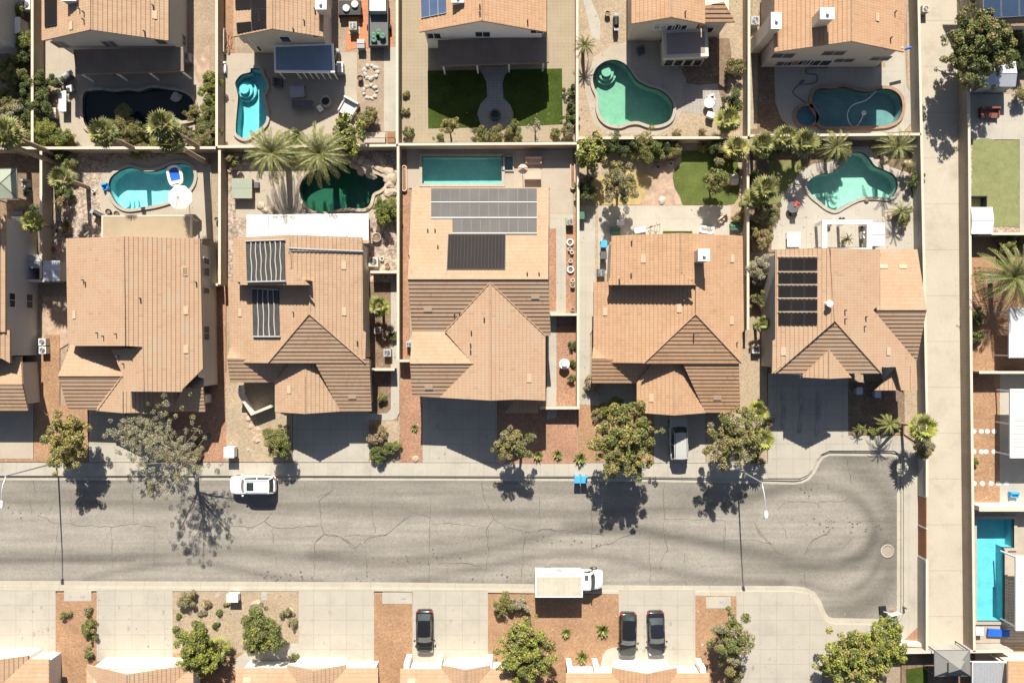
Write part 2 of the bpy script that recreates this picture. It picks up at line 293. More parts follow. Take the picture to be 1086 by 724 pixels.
    def build(s, name, mats, parent=None, loc=None, smooth=None):
        if not isinstance(mats, (list, tuple)): mats = [mats]
        if parent is not None: org = ROOT[parent.name]
        else: org = Vector(loc) if loc is not None else Vector((0, 0, 0))
        me = bpy.data.meshes.new(name)
        me.from_pydata([(v[0] - org[0], v[1] - org[1], v[2] - org[2]) for v in s.v], [], s.f)
        for m in mats: me.materials.append(m)
        me.polygons.foreach_set('material_index', s.m)
        me.polygons.foreach_set('use_smooth', [bool(x) if smooth is None else smooth for x in s.sm])
        if any(u is not None for u in s.uv):
            ul = me.uv_layers.new(name='UVMap'); flat = []
            for f, u in zip(s.f, s.uv): flat += (u if u is not None else [(0.1, 0.1)] * len(f))
            ul.data.foreach_set('uv', [c for p in flat for c in p])
        me.update()
        o = bpy.data.objects.new(name, me); COL.objects.link(o)
        if parent is not None: o.parent = parent
        else: o.location = org
        ROOT[o.name] = org
        return o
def tag(o, label, cat, group=None, kind=None):
    if label: o['label'] = label
    if cat: o['category'] = cat
    if group: o['group'] = group
    if kind: o['kind'] = kind
    return o
def thing(name, label, cat, loc=(0, 0, 0), group=None):
    o = bpy.data.objects.new(name, None); o.empty_display_size = .3; COL.objects.link(o); o.location = loc; ROOT[o.name] = Vector(loc)
    return tag(o, label, cat, group)
def struct(name, mb, m, kind='structure'):
    o = mb.build(name, m); o['kind'] = kind; return o
def dup(root, loc, rotz=0.0, label=None, scale=None):
    r = root.copy(); COL.objects.link(r); r.location = loc; r.rotation_euler = (0, 0, rotz)
    if scale: r.scale = scale
    if label: r['label'] = label
    ROOT[r.name] = Vector(loc)
    for ch in list(root.children):
        c = ch.copy(); COL.objects.link(c); c.parent = r
        for g in ch.children:
            d = g.copy(); COL.objects.link(d); d.parent = c
    return r
def smooth_loop(pts, n=4, closed=True):
    P = [Vector((p[0], p[1])) for p in pts]; K = len(P); out = []
    rng = range(K) if closed else range(K - 1)
    for i in rng:
        g = (lambda k: P[k % K]) if closed else (lambda k: P[min(max(k, 0), K - 1)])
        p0, p1, p2, p3 = g(i - 1), g(i), g(i + 1), g(i + 2)
        for j in range(n):
            t = j / n
            out.append(0.5 * ((2 * p1) + (p2 - p0) * t + (2 * p0 - 5 * p1 + 4 * p2 - p3) * t * t + (3 * p1 - p0 - 3 * p2 + p3) * t ** 3))
    if not closed: out.append(P[-1])
    return out
def ccw(p):
    n = len(p); a = sum(p[i][0] * p[(i + 1) % n][1] - p[(i + 1) % n][0] * p[i][1] for i in range(n))
    return p if a > 0 else p[::-1]
def offset(p, d):
    p = ccw([Vector((v[0], v[1])) for v in p]); n = len(p); out = []
    for i in range(n):
        e1 = (p[i] - p[i - 1]).normalized(); e2 = (p[(i + 1) % n] - p[i]).normalized()
        n1 = Vector((e1.y, -e1.x)); n2 = Vector((e2.y, -e2.x)); b = (n1 + n2)
        if b.length < 1e-6: b = n1.copy()
        b.normalize(); k = max(.4, b.dot(n1)); out.append(p[i] + b * d / k)
    return out
def inside(pt, poly):
    x, y = pt[0], pt[1]; c = False; n = len(poly); j = n - 1
    for i in range(n):
        xi, yi, xj, yj = poly[i][0], poly[i][1], poly[j][0], poly[j][1]
        if (yi > y) != (yj > y) and x < (xj - xi) * (y - yi) / (yj - yi) + xi: c = not c
        j = i
    return c
# ------------------------------------------------------------------ pools (outlines first: the ground is cut round them)
POOLS = []
def plaster(name, c): return mat(name, c, var=.10, scale=.9, fine=3.5, finev=.10)
def pool(label, pts, pl, wat='water', cope='coping', depth=1.3, smooth=True, steps=None, level=-.10, cw=.32):
    o = [Vector((p.x, p.y)) for p in G(pts)]
    if smooth: o = smooth_loop(o, 4)
    o = ccw(o); POOLS.append(dict(label=label, o=o, pl=pl, wat=wat, cope=cope, depth=depth, steps=steps, level=level, cw=cw))
pool('black-bottomed lagoon pool in the shade of the grey gabled house', Q('a1', (395,440),(440,425),(490,425),(540,432),(600,425),(650,430),(705,413),(765,418),(840,430),(890,455),(910,500),(908,550),(850,565),(770,560),(735,590),(690,610),(620,610),(560,600),(480,600),(430,608),(400,580),(390,520)), plaster('plaster_black', (.010,.012,.012)), 'waterdark', 'rock')
pool('narrow turquoise kidney pool beside the blue patio roof', Q('b1', (178,385),(205,352),(245,340),(250,322),(290,328),(302,360),(318,385),(318,420),(303,445),(312,490),(322,540),(312,580),(270,615),(225,645),(185,628),(180,590),(185,520),(190,455),(182,415)), plaster('plaster_turquoise', (.16,.47,.50)), steps=Q('b1', (210,410)))
pool('emerald green kidney pool on a wide curved concrete deck', Q('d1', (125,365),(140,322),(180,291),(230,283),(275,302),(300,335),(330,378),(380,405),(430,420),(470,445),(495,482),(496,525),(480,562),(440,582),(390,585),(335,568),(290,572),(250,586),(200,578),(165,548),(150,500),(150,450),(132,408)), plaster('plaster_emerald', (.20,.35,.235)), steps=Q('d1', (190,330)))
pool('long teal pool with brick coping and a white cleaner hose', Q('e1', (352,470),(365,428),(400,415),(450,418),(500,408),(560,425),(620,432),(660,418),(720,420),(760,450),(772,500),(758,550),(720,578),(660,588),(540,590),(400,590),(383,540),(360,505)), plaster('plaster_teal', (.15,.24,.235)), cope='copeb')
pool('small round spa beside the long teal pool', Q('e1', *[(325 + 46 * math.cos(a * PI / 6), 543 + 46 * math.sin(a * PI / 6)) for a in range(12)]), plaster('plaster_spa', (.16,.30,.36)), cope='copeb', depth=.9)
pool('bright turquoise kidney pool with a blue float and white umbrella', Q('a2', (510,252),(522,212),(560,182),(610,168),(660,182),(705,186),(755,175),(800,154),(850,150),(890,165),(906,200),(898,245),(865,285),(810,315),(740,338),(660,352),(595,358),(550,336),(522,295)), plaster('plaster_aqua', (.26,.56,.58)), steps=Q('a2', (575,330)))
pool('dark green lagoon pool below the date palms', Q('b2', (476,260),(490,222),(522,192),(600,165),(690,142),(745,172),(805,192),(860,212),(874,242),(850,270),(815,290),(800,338),(770,358),(690,355),(600,372),(540,368),(498,335),(480,300)), plaster('plaster_deepgreen', (.030,.095,.062)), 'waterdark', 'rock')
pool('rectangular teal pool tucked under the block wall', Q('c2', (123,118),(492,118),(492,242),(123,242)), plaster('plaster_lap', (.20,.42,.38)), smooth=False, depth=.85)
pool('square shallow tanning ledge at the end of the rectangular pool', Q('c2', (496,118),(543,118),(543,180),(496,180)), plaster('plaster_ledge', (.24,.30,.27)), smooth=False, depth=.35, cw=.12)
pool('aqua free-form pool by the white framed patio', Q('e2', (328,256),(345,222),(390,198),(440,193),(490,165),(512,125),(545,98),(590,100),(622,128),(645,160),(690,180),(735,205),(750,245),(738,288),(705,308),(650,304),(590,305),(545,320),(500,345),(460,365),(420,350),(388,325),(352,295)), plaster('plaster_lagoon', (.30,.46,.375)), steps=Q('e2', (460,330)))
pool('long bright blue pool beyond the alley wall', [(1034.5,549.5),(1074,549.5),(1074,580),(1064,580),(1064,658),(1034.5,658)], plaster('plaster_blue', (.13,.43,.50)), smooth=False)
HOLES = [offset(p['o'], .06) for p in POOLS]

# ------------------------------------------------------------------ ground, kerb line, road
KERB = [(-1500,505),(-300,505),(0,505),(150,505),(300,505),(470,505.5),(640,506),(800,508.5),(843,509.5),(850,508.5),(856,505.5),(861,500),(864,494),(867,488),(872,482),(880,479),(945,479.5),(951,480.5),(955,484),(956,490),(956,560),(956,640),(955.5,650),(953,656),(948,659.5),(940,660.5),(884,659.5),(877,657.5),(872,651),(868,640),(862,631),(852,626.5),(840,625.5),(700,625),(640,624.5),(400,621.5),(150,620.5),(0,620),(-1500,619)]
kerb = [Vector((p.x, p.y)) for p in G(KERB)]
outer = kerb + [Vector((p.x, p.y)) for p in G([(-1500, 2100), (2700, 2100), (2700, -1400), (-1500, -1400)])]
g = MB(); g.prism(outer, -.6, 0.0, holes=HOLES); struct('ground', g, M['dirt'])
# road sheet with worn wheel tracks kept as a mesh attribute
paths = [([(-60,592),(150,590),(250,583),(330,592),(430,595),(520,582),(585,566),(660,561),(740,573),(800,588),(870,599),(912,590),(928,566),(918,540),(893,520),(860,514),(820,520),(760,536),(600,545),(420,540),(-60,530)], 1.1, .50),
         ([(-60,596),(140,594)], .5, .35), ([(90,614),(150,602),(215,598),(290,612),(340,618)], .7, .45),
         ([(440,616),(520,600),(590,588),(640,590),(700,604),(760,614),(830,618)], .8, .42), ([(330,588),(480,574),(560,560)], .9, .3),
         ([(-60,519),(300,520),(560,522),(820,524)], 1.6, .30), ([(600,556),(690,566),(780,580),(860,588),(900,574)], 1.0, .35),
         ([(900,486),(935,520),(948,560),(945,610),(925,640),(880,652)], 1.8, .30), ([(940,575),(925,610),(895,630),(850,618)], .7, .35),
         ([(-60,509),(840,512)], .5, .32), ([(-60,616),(840,620)], .5, .25), ([(862,500),(885,486),(950,490)], 1.0, .25), ([(905,490),(938,520),(944,570),(938,620),(905,648)], 3.6, .34), ([(790,600),(850,604),(905,598),(928,575)], 1.6, .35)]
xs = np.concatenate([np.linspace(-204, -52, 40), np.arange(-51.6, 42.4, .3)]); ys = np.arange(-31.0, -11.2, .3)
XX, YY = np.meshgrid(xs, ys, indexing='ij'); wear = np.zeros_like(XX)
for pp, wd, st in paths:
    c = smooth_loop([Vector((p.x, p.y)) for p in G(pp)], 8, False); best = np.full_like(XX, 1e9)
    for a, b in zip(c[:-1], c[1:]):
        dx, dy = b.x - a.x, b.y - a.y; l2 = dx * dx + dy * dy + 1e-9
        t = np.clip(((XX - a.x) * dx + (YY - a.y) * dy) / l2, 0, 1)
        best = np.minimum(best, np.hypot(XX - a.x - t * dx, YY - a.y - t * dy))
    wob = .9 + .1 * np.sin(XX * .7 + YY * 2.1) * np.sin(XX * .23); wd *= .62; st = min(.85, st * 1.3)
    wear = np.maximum(wear, 0) + st * wob * np.exp(-(best / wd) ** 2) * (1 - .5 * wear)
NX, NY = XX.shape
rb = MB(); rb.v = [(x, y, -.12) for x, y in zip(XX.ravel(), YY.ravel())]
for i in range(NX - 1):
    for j in range(NY - 1): rb.f.append([i * NY + j, (i + 1) * NY + j, (i + 1) * NY + j + 1, i * NY + j + 1])
rb.m = [0] * len(rb.f); rb.uv = [None] * len(rb.f); rb.sm = [False] * len(rb.f)
road = struct('road', rb, M['asphalt'])
at = road.data.attributes.new('wear', 'FLOAT', 'POINT'); at.data.foreach_set('value', np.clip(wear.ravel(), 0, 1).astype(np.float32))
# kerb top and gutter pan
def along(line, d):                                  # shift an open line sideways
    out = []; K = len(line)
    for i in range(K):
        e = (line[min(i + 1, K - 1)] - line[max(i - 1, 0)]).normalized(); out.append(line[i] + Vector((e.y, -e.x)) * d)
    return out
kf = kerb
k1 = MB(); k1.ribbon(along(kf, -.10), .20, .030); k1.ribbon(along(kf, .02), .05, .0)
ks = [Vector((v.x, v.y)) for v in along(kf, 0.0)]
k1.add([(v.x, v.y, -.13) for v in ks] + [(v.x, v.y, .030) for v in ks], [[i, i + 1, len(ks) + i + 1, len(ks) + i] for i in range(len(ks) - 1)])
k1.ribbon(along(kf, .22), .40, -.112); struct('kerb', k1, M['kerb'])
# cracks
cr = MB()
def crack(pts, w=.07, amp=.12):
    P = [Vector((p.x, p.y)) for p in G(pts)]; out = []
    for a, b in zip(P[:-1], P[1:]):
        n = max(2, int((b - a).length / .45)); nn = Vector((-(b - a).y, (b - a).x)).normalized()
        for i in range(n): out.append(a + (b - a) * i / n + nn * random.uniform(-amp, amp) * (0 if i == 0 else 1))
    out.append(P[-1]); cr.ribbon(out, [w * .72 * random.uniform(.4, 1.3) for _ in out], -.114 + .0003 * (len(cr.v) % 7))
for r, pts in [('a4', [(170,555),(215,565),(240,590),(325,592),(350,602),(440,605),(520,610),(560,600),(640,595),(715,610)]), ('a4', [(515,610),(518,724),(520,800)]), ('a4', [(325,440),(330,592)]),
               ('a4', [(155,385),(160,470)]), ('a4', [(615,385),(620,590)]), ('a4', [(715,600),(718,800)]), ('a4', [(270,600),(255,724),(245,800)]), ('a4', [(135,480),(140,550)]),
               ('b4', [(620,385),(622,440),(560,490),(570,600),(585,640),(540,690)]), ('b4', [(585,640),(660,655),(715,690),(735,720)]), ('b4', [(810,470),(812,560),(825,640)]), ('b4', [(680,650),(870,645),(965,570)]), ('b4', [(780,690),(820,650),(870,645)]),
               ('b4', [(150,605),(250,612),(310,580),(345,540)]), ('b4', [(310,585),(345,610),(440,615),(560,600)]), ('b4', [(493,400),(495,460)]), ('b4', [(555,470),(620,440)]), ('b4', [(345,610),(350,690)]),
               ('b5', [(575,0),(585,35),(545,70),(540,140),(535,265)]), ('b5', [(585,35),(660,45),(700,75),(720,100),(755,75),(780,100),(785,265)]), ('b5', [(770,75),(800,45),(870,38),(930,-10)]), ('b5', [(355,105),(370,190)]),
               ('c4', [(400,385),(410,480),(455,570),(420,620),(432,724)]), ('c4', [(455,570),(510,610),(590,630),(600,660),(590,724)]), ('c4', [(160,470),(158,570),(155,724)]), ('c4', [(165,595),(290,595),(420,610)]), ('c4', [(-5,605),(85,540),(160,570)]), ('c4', [(600,635),(700,622),(800,625),(965,650)]), ('c4', [(670,470),(668,620)]), ('c4', [(910,500),(915,640)]), ('c4', [(600,660),(640,625)]),
               ('c5', [(155,0),(150,130),(155,270)]), ('c5', [(150,130),(185,140),(200,170),(300,165),(390,180)]), ('c5', [(425,0),(432,120),(400,265)]), ('c5', [(600,20),(590,150),(582,265)]), ('c5', [(240,170),(238,270)]), ('c5', [(600,20),(680,10),(800,25),(965,35)]),
               ('d4', [(120,500),(122,724)]), ('d4', [(460,390),(455,600),(475,724)]), ('d4', [(655,400),(656,570)]), ('d4', [(290,640),(360,620),(450,650)]), ('d4', [(460,570),(660,575),(740,580)]), ('d4', [(745,580),(735,724)]), ('d4', [(880,590),(930,660),(965,690)]),
               ('d5', [(120,100),(200,80),(290,40),(370,0)]), ('d5', [(460,30),(475,110),(440,160),(445,200)]), ('d5', [(555,120),(558,290)]), ('d5', [(740,0),(735,100)]), ('d5', [(735,65),(860,60),(965,80)]), ('d5', [(390,60),(395,280)]),
               ('e4', [(325,400),(345,480)]), ('e4', [(495,270),(520,290),(525,330),(545,410)]), ('e4', [(90,590),(130,650),(165,690)]), ('e4', [(210,585),(235,625),(240,660)]), ('e4', [(240,490),(300,490),(390,500),(400,490),(500,490),(530,470)]), ('e4', [(390,500),(395,520)]), ('e4', [(385,590),(405,608)]), ('e4', [(340,724),(360,670),(430,645),(440,625)]), ('e4', [(560,580),(730,585)]), ('e4', [(200,530),(235,490)]),
               ('e5', [(100,10),(150,75),(225,130)]), ('e5', [(320,130),(350,70),(380,55),(440,15)]), ('e5', [(500,100),(560,40)]), ('e5', [(325,210),(330,290)])]:
    crack(Q(r, *pts), .085 if len(pts) > 3 else .06, .10)
struct('road_cracks', cr, M['crack'])
# oil spots and pitted patches
sp = MB()
for _ in range(150):
    x0, y0 = random.choice([(285,612),(300,610),(450,590),(20,545),(880,552),(905,560),(860,520),(530,612),(600,575),(455,592),(390,612)])
    p = W(x0 + random.gauss(0, 20), y0 + random.gauss(0, 3)); r = random.uniform(.03, .13)
    if -30 < p.y < -14.8: sp.add([(p.x + r * random.uniform(.6, 1.3) * math.cos(a), p.y + r * random.uniform(.6, 1.2) * math.sin(a), -.1115 + .0004 * (_ % 5)) for a in np.linspace(0, 2 * PI, 8)[:-1]], [list(range(7))])
struct('road_patches', sp, M['crack'])

# ------------------------------------------------------------------ paved and planted surfaces
ZS = [0.008]; BEDS = []
def surf(name, pts, m, kind='structure', thick=None, smooth=False):
    o = [Vector((p.x, p.y)) for p in G(pts)]
    if smooth: o = smooth_loop(o, 4)
    o = ccw(o); ZS[0] += .0022
    hs = []
    for p, h in zip(POOLS, HOLES):
        n = sum(inside(v, o) for v in p['o'])
        if n == len(p['o']): hs.append(offset(p['o'], .10))
        elif n: print('POOL EDGE CROSSES', name, p['label'], n, len(p['o']))
    if name == 'gravel_bed': BEDS.append((o, ZS[0], m))
    s = MB(); s.prism(o, -.05, ZS[0] + (thick or 0), holes=hs or None, bottom=False); return struct(name, s, M[m], kind)
# back row
surf('gravel_bed', Q('a1', (150,60),(205,60),(205,365),(165,365)), 'pavers')
surf('pool_deck', Q('a1', (205,195),(345,195),(350,340),(880,340),(905,330),(935,330),(965,400),(965,620),(820,655),(640,682),(400,692),(290,610),(275,540),(255,420),(205,360)), 'deck')
surf('gravel_bed', Q('a1', (895,250),(975,210),(975,390),(935,420),(905,330)), 'flag')
surf('pool_deck', Q('b1', (105,250),(740,245),(740,600),(560,690),(118,692)), 'deck')
surf('paved_patio', Q('b1', (690,-60),(882,-60),(905,130),(905,220),(740,225),(690,240)), 'terra')
surf('gravel_bed', Q('b1', (120,-40),(172,-40),(172,245),(108,245)), 'orange')
surf('gravel_bed', Q('b1', (742,240),(868,240),(868,612),(742,612)), 'dirt')
surf('path', Q('b1', (865,220),(925,220),(925,612),(865,612)), 'decklight')
surf('path', Q('b1', (768,615),(870,615),(870,668),(768,668)), 'decklight')
surf('paved_patio', Q('c1', (18,-80),(832,-80),(832,660),(18,664)), 'pavers')
def lawn(pts, m, smooth=False, name='lawn'): return surf(name, pts, m, 'stuff', .03, smooth)
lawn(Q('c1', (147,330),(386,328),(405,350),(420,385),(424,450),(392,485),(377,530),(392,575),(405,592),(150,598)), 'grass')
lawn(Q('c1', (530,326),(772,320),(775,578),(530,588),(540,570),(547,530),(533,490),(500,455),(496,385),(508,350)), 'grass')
surf('path', Q('c1', (384,310),(532,310),(508,350),(497,385),(500,455),(533,490),(547,530),(535,575),(505,605),(462,615),(420,605),(390,575),(377,530),(392,485),(424,450),(420,385),(405,350)), 'greypavers')
surf('gravel_bed', Q('d1', (60,-60),(830,-60),(830,640),(60,650)), 'tan')
surf('path', Q('d1', (75,-20),(110,-20),(160,100),(160,190),(120,170),(100,80)), 'decklight')
surf('gravel_bed', Q('d1', (540,325),(640,180),(760,180),(770,250),(740,490),(560,480)), 'brown')
surf('pool_deck', Q('d1', (85,390),(130,265),(210,215),(290,195),(445,195),(535,330),(560,370),(545,515),(480,600),(420,632),(300,622),(200,628),(130,575),(100,470)), 'deck')
surf('path', Q('d1', (545,385),(620,398),(705,390),(725,480),(728,545),(538,520),(540,430)), 'greypavers', smooth=False)
surf('gravel_bed', Q('e1', (80,-20),(185,240),(185,480),(215,560),(270,625),(70,625)), 'brown')
surf('pool_deck', Q('e1', (180,315),(695,315),(695,240),(785,218),(795,400),(825,450),(828,560),(785,612),(640,626),(300,625),(215,560),(185,480)), 'decklight')
surf('gravel_bed', Q('e1', (795,60),(820,60),(822,612),(790,612),(828,560),(825,450),(797,400)), 'tan')
surf('gravel_bed', Q('e1', (80,-60),(108,-60),(100,600),(60,600)), 'tan')
# right of the alley
surf('paved_patio', Q('f1', (380,440),(680,440),(680,650),(380,650)), 'decklight')
lawn(Q('f2', (398,42),(430,34),(470,30),(520,44),(615,38),(615,440),(398,440)), 'palegrass')
surf('gravel_bed', Q('f2', (386,40),(400,40),(400,290),(470,290),(470,440),(616,440),(616,472),(386,472)), 'greyrock')
surf('path', Q('f2', (618,20),(680,20),(680,472),(618,472)), 'decklight')
surf('gravel_bed', [(1026,251),(1120,251),(1120,393),(1026,393)], 'orange')
surf('gravel_bed', [(1027,395),(1062,395),(1062,533),(1027,533)], 'orange')
surf('paved_patio', [(1060,395),(1120,395),(1120,533),(1060,533)], 'decklight')
surf('pool_deck', [(1027,537),(1120,537),(1120,681),(1027,681)], 'deck')
surf('alley_pavement', [(963,-500),(1014,-500),(1014,-60),(1017.5,340),(1021,684),(972,684),(973,440),(967,140),(963,-60)], 'alley')
# middle row, back yards
surf('gravel_bed', Q('a2', (-60,100),(195,100),(195,560),(-60,560)), 'brown')
surf('gravel_bed', Q('a2', (242,90),(975,110),(975,500),(300,500),(245,700)), 'greyrock')
surf('pool_deck', Q('a2', (455,260),(475,200),(540,130),(620,118),(700,140),(800,105),(900,125),(985,150),(985,500),(900,500),(880,400),(480,400),(465,330)), 'deck')
surf('gravel_bed', Q('a3', (200,150),(318,150),(318,372),(270,400),(262,560),(200,560)), 'flag')
surf('gravel_bed', Q('b2', (130,100),(925,80),(925,700),(130,700)), 'greyrock')
surf('pool_deck', Q('b2', (165,160),(300,140),(470,110),(700,105),(830,180),(905,230),(880,300),(830,380),(800,400),(180,400)), 'deck')
surf('pool_deck', Q('c2', (50,85),(822,82),(822,378),(715,380),(715,262),(50,262)), 'deck')
surf('gravel_bed', Q('c2', (18,262),(62,262),(62,1060),(18,1060)), 'red')
surf('gravel_bed', Q('c2', (712,378),(838,378),(838,852),(712,852)), 'red')
surf('path', Q('c2', (715,380),(825,380),(825,400),(790,400),(790,850),(745,850),(745,450),(715,450)), 'decklight')
surf('gravel_bed', Q('d2', (55,60),(845,30),(845,700),(55,700)), 'tan')
lawn(Q('d2', (135,215),(300,170),(410,205),(345,340),(130,340)), 'drygrass')
surf('path', Q('d2', (420,125),(522,130),(497,210),(507,260),(540,341),(345,341),(415,205)), 'flag')
lawn(Q('d2', (500,180),(540,140),(535,90),(740,85),(795,130),(805,180),(802,305),(780,335),(740,340),(543,340),(530,300),(505,260),(496,215)), 'lushgrass')
surf('path', Q('d2', (60,345),(765,343),(765,492),(200,492),(200,660),(150,660),(150,350),(135,350),(135,900),(112,940),(112,1240),(58,1240)), 'decklight')
surf('gravel_bed', Q('e2', (60,40),(860,20),(850,560),(60,560)), 'brown')
lawn(Q('e2', (145,135),(320,135),(300,180),(250,250),(215,300),(205,330),(148,340)), 'dimgrass')
surf('pool_deck', Q('e2', (170,420),(208,410),(205,345),(215,300),(300,185),(360,150),(480,135),(530,70),(615,70),(660,120),(720,165),(800,190),(838,400),(838,548),(165,548)), 'decklight')
# north pavement, front yards and drives
surf('sidewalk', [(-1500,489.5),(700,490.5),(815,491),(860,491),(858,502),(845,507.5),(800,507),(640,504.8),(300,504),(-1500,504)], 'walk')
surf('driveway', [(-60,425),(36,425),(36,486),(-60,486)], 'deck')
surf('gravel_bed', [(-60,486.3),(46,486.3),(46,489.4),(-60,489.4)], 'red')
surf('gravel_bed', [(36.5,400),(48,355),(64,355),(64,430),(94.5,430),(94.5,489.4),(46.5,489.4),(36.5,486)], 'orange')
surf('driveway', [(95,428),(176,428),(176,489.6),(95,489.6)], 'conc')
surf('gravel_bed', [(176.4,425),(222,425),(222,300),(240,300),(240,489.4),(176.4,489.4)], 'red')
surf('gravel_bed', [(240,395),(310.5,395),(310.5,489.4),(240,489.4)], 'tan')
surf('driveway', [(311,425),(392,425),(392,489.6),(311,489.6)], 'conc')
surf('gravel_bed', [(392.3,300),(422,300),(422,446),(392.3,446)], 'brown')
surf('gravel_bed', [(392.3,446),(424,446),(424,490),(392.3,490)], 'tan')
surf('gravel_bed', [(424.2,384),(436,384),(448,415),(448,490),(424.2,490)], 'red')
surf('path', Q('b3', (898,45),(938,45),(938,690),(925,715),(905,725),(790,725),(790,695),(880,692),(898,672)), 'decklight')
surf('driveway', [(448.2,420),(527,420),(527,490),(448.2,490)], 'conc')
surf('gravel_bed', [(527.3,433),(612,433),(612,491),(527.3,491)], 'red')
surf('gravel_bed', [(590,345),(611,345),(611,430),(590,430)], 'red')
surf('path', [(580,330),(590,330),(590,442),(580,445)], 'decklight')
surf('gravel_bed', [(613,425),(693,425),(693,490),(613,490)], 'orange')
surf('path', [(613,400),(675,400),(675,433),(613,428)], 'conc')
surf('driveway', [(693.3,420),(748,420),(748,490.4),(693.3,490.4)], 'conc')
surf('gravel_bed', [(748.4,420),(788,350),(813,350),(813,490.4),(748.4,490.4)], 'tan')
surf('driveway', [(814,395),(899,395),(899,461.5),(954,461.5),(962,466),(962,486),(955,482),(948,477.6),(879,477.4),(870,481.5),(864.5,489),(861,497.5),(856,503),(848,506.6),(814,506.5)], 'conc')
surf('gravel_bed', [(899.4,405),(958,405),(958,461),(899.4,461)], 'brown')
surf('gravel_bed', [(958.3,395),(973,395),(973,470),(958.3,460)], 'tan')
surf('sidewalk', [(957.5,486),(962.2,466),(973,478),(973,682),(945,682),(880,700),(865,700),(857,640),(866,650),(872,658),(882,661.3),(945,662),(954,658),(957.5,650)], 'walk')
surf('gravel_bed', Q('e5', (848,455),(850,525),(778,522)), 'red')
# south side
surf('gravel_bed', [(-1500,626),(858,630),(862,800),(-1500,800)], 'orange')
surf('sidewalk', [(-1500,621.6),(150,622.4),(400,623.4),(640,626.2),(840,627.2),(840,632),(640,629),(400,626),(-1500,624.6)], 'kerb')
for x0, x1, x2, x3, yb in [(-20,60,-20,60,700),(103.5,184,103.5,184,700),(317,397,317,397,702),(437.5,517.5,437.5,517.5,703),(656,737,656,737,706)]:
    surf('driveway', [(x0,624.5),(x1,624.5),(x3,yb),(x2,yb)], 'conc')
surf('driveway', [(780.5,626.4),(840,626.6),(851.3,627.8),(861,632.2),(866.8,641),(870.6,652),(876,659),(884,661),(884,668),(872,690),(870,740),(780.5,740)], 'conc')
surf('gravel_bed', [(184.5,626.5),(316.5,626.5),(316.5,692),(184.5,692)], 'tan')
surf('path', Q('b5', (175,610),(230,570),(400,545),(440,535),(470,535),(470,660),(175,660)), 'decklight')
surf('path', Q('d5', (170,590),(190,565),(215,555),(245,552),(245,660),(160,660)), 'decklight', )
surf('utility_pad', Q('a5', (303,293),(430,293),(430,340),(303,340)), 'decklight')
surf('utility_pad', Q('c5', (-62,300),(75,300),(75,352),(-62,352)), 'decklight')
surf('utility_pad', Q('d5', (650,320),(765,320),(765,373),(652,373)), 'decklight')
surf('utility_pad', Q('b5', (83,300),(113,300),(113,325),(83,325)), 'flag')
surf('utility_pad', Q('b5', (297,297),(325,297),(325,335),(297,335)), 'decklight')
surf('paved_patio', [(955,690),(1060,690),(1060,760),(955,760)], 'brown')
lawn(Q('e5', (788,655),(888,640),(888,740),(790,740)), 'grass')
surf('gravel_bed', [(1033,684.5),(1066,684.5),(1066,702),(1033,702)], 'beige')
# build the pools
for p in POOLS:
    c = sum(p['o'], Vector((0, 0))) / len(p['o']); t = thing('swimming_pool', p['label'], 'swimming pool', (c.x, c.y, 0))
    o = p['o']; n = len(o); d = -p['depth']; b = MB()
    b.add([(v.x, v.y, .03) for v in o] + [(v.x, v.y, d) for v in o], [[i, n + i, n + (i + 1) % n, (i + 1) % n] for i in range(n)])
    b.add([(v.x, v.y, d) for v in o], [list(range(n))]); b.build('basin', p['pl'], t)
    w = MB(); w.add([(v.x, v.y, p['level']) for v in offset(o, -.004)], [list(range(n))]); w.build('water', M[p['wat']], t)
    tb = MB(); oi = offset(o, -.012); tb.add([(v.x, v.y, .028) for v in oi] + [(v.x, v.y, -.20) for v in oi], [[i, n + i, n + (i + 1) % n, (i + 1) % n] for i in range(n)]); tb.build('tile_band', mat('waterline_tile', (.08, .15, .18), var=.2, fine=9, finev=.2), t)
    k = MB(); k.prism(offset(o, p['cw']), .02, ZS[0] + .035, holes=[o], bottom=False); k.build('coping', M[p['cope']], t)
    if p['steps']:
        s = W(*p['steps'][0]); m = MB()
        for i in range(3): m.cyl(s.x, s.y, d + .01, 1.15 - .32 * i, .42 + .3 * i, 20)
        m.build('step', p['pl'], t)

# ------------------------------------------------------------------ block walls, one thing per run
def wall(label, pts, h=1.8, m='wall', w=.2, cat='wall', name='block_wall', caps=True):
    P = [Vector((p.x, p.y)) for p in G(pts)]; c = P[0]
    t = thing(name, label, cat, (c.x, c.y, 0)); b = MB(); k = MB()
    lo, hi = along(P, w / 2), along(P, -w / 2)
    b.prism(lo + hi[::-1], -.05, h); b.build('wall_body', M[m], t)
    if caps:
        lo, hi = along(P, w / 2 + .03), along(P, -w / 2 - .03); k.prism(lo + hi[::-1], h + .002, h + .07); k.build('wall_cap', M['capstone'], t)
    return t
M['capstone'] = mat('pale_capstone', (.52, .43, .34), var=.06, scale=1.5, fine=8, finev=.05)
wall('tan block wall along the north edge of the gravel yard with leaning palms', [(-60,162),(236,161.5)])
wall('tan block wall running behind the two feathery date palms', [(238,160.5),(423,159)])
wall('tan block wall behind the rectangular teal pool', [(425,158),(610,157)])
wall('tan block wall behind the two-tone lawn with the curved path', [(612,151.5),(787,151)])
wall('tan block wall between the long teal pool and the aqua pool', [(789,149),(967,147.5)])
wall('tan block wall on the left side of the grey gabled house', [(46,-30),(46,160)])
wall('tan block wall left of the narrow turquoise pool', [(237,-30),(237,160)])
wall('tan block wall left of the lawn with the paver circle', [(424,-30),(424,157.5)])
wall('tan block wall between the green lawn yard and the emerald pool', [(610.5,-30),(610.5,155)])
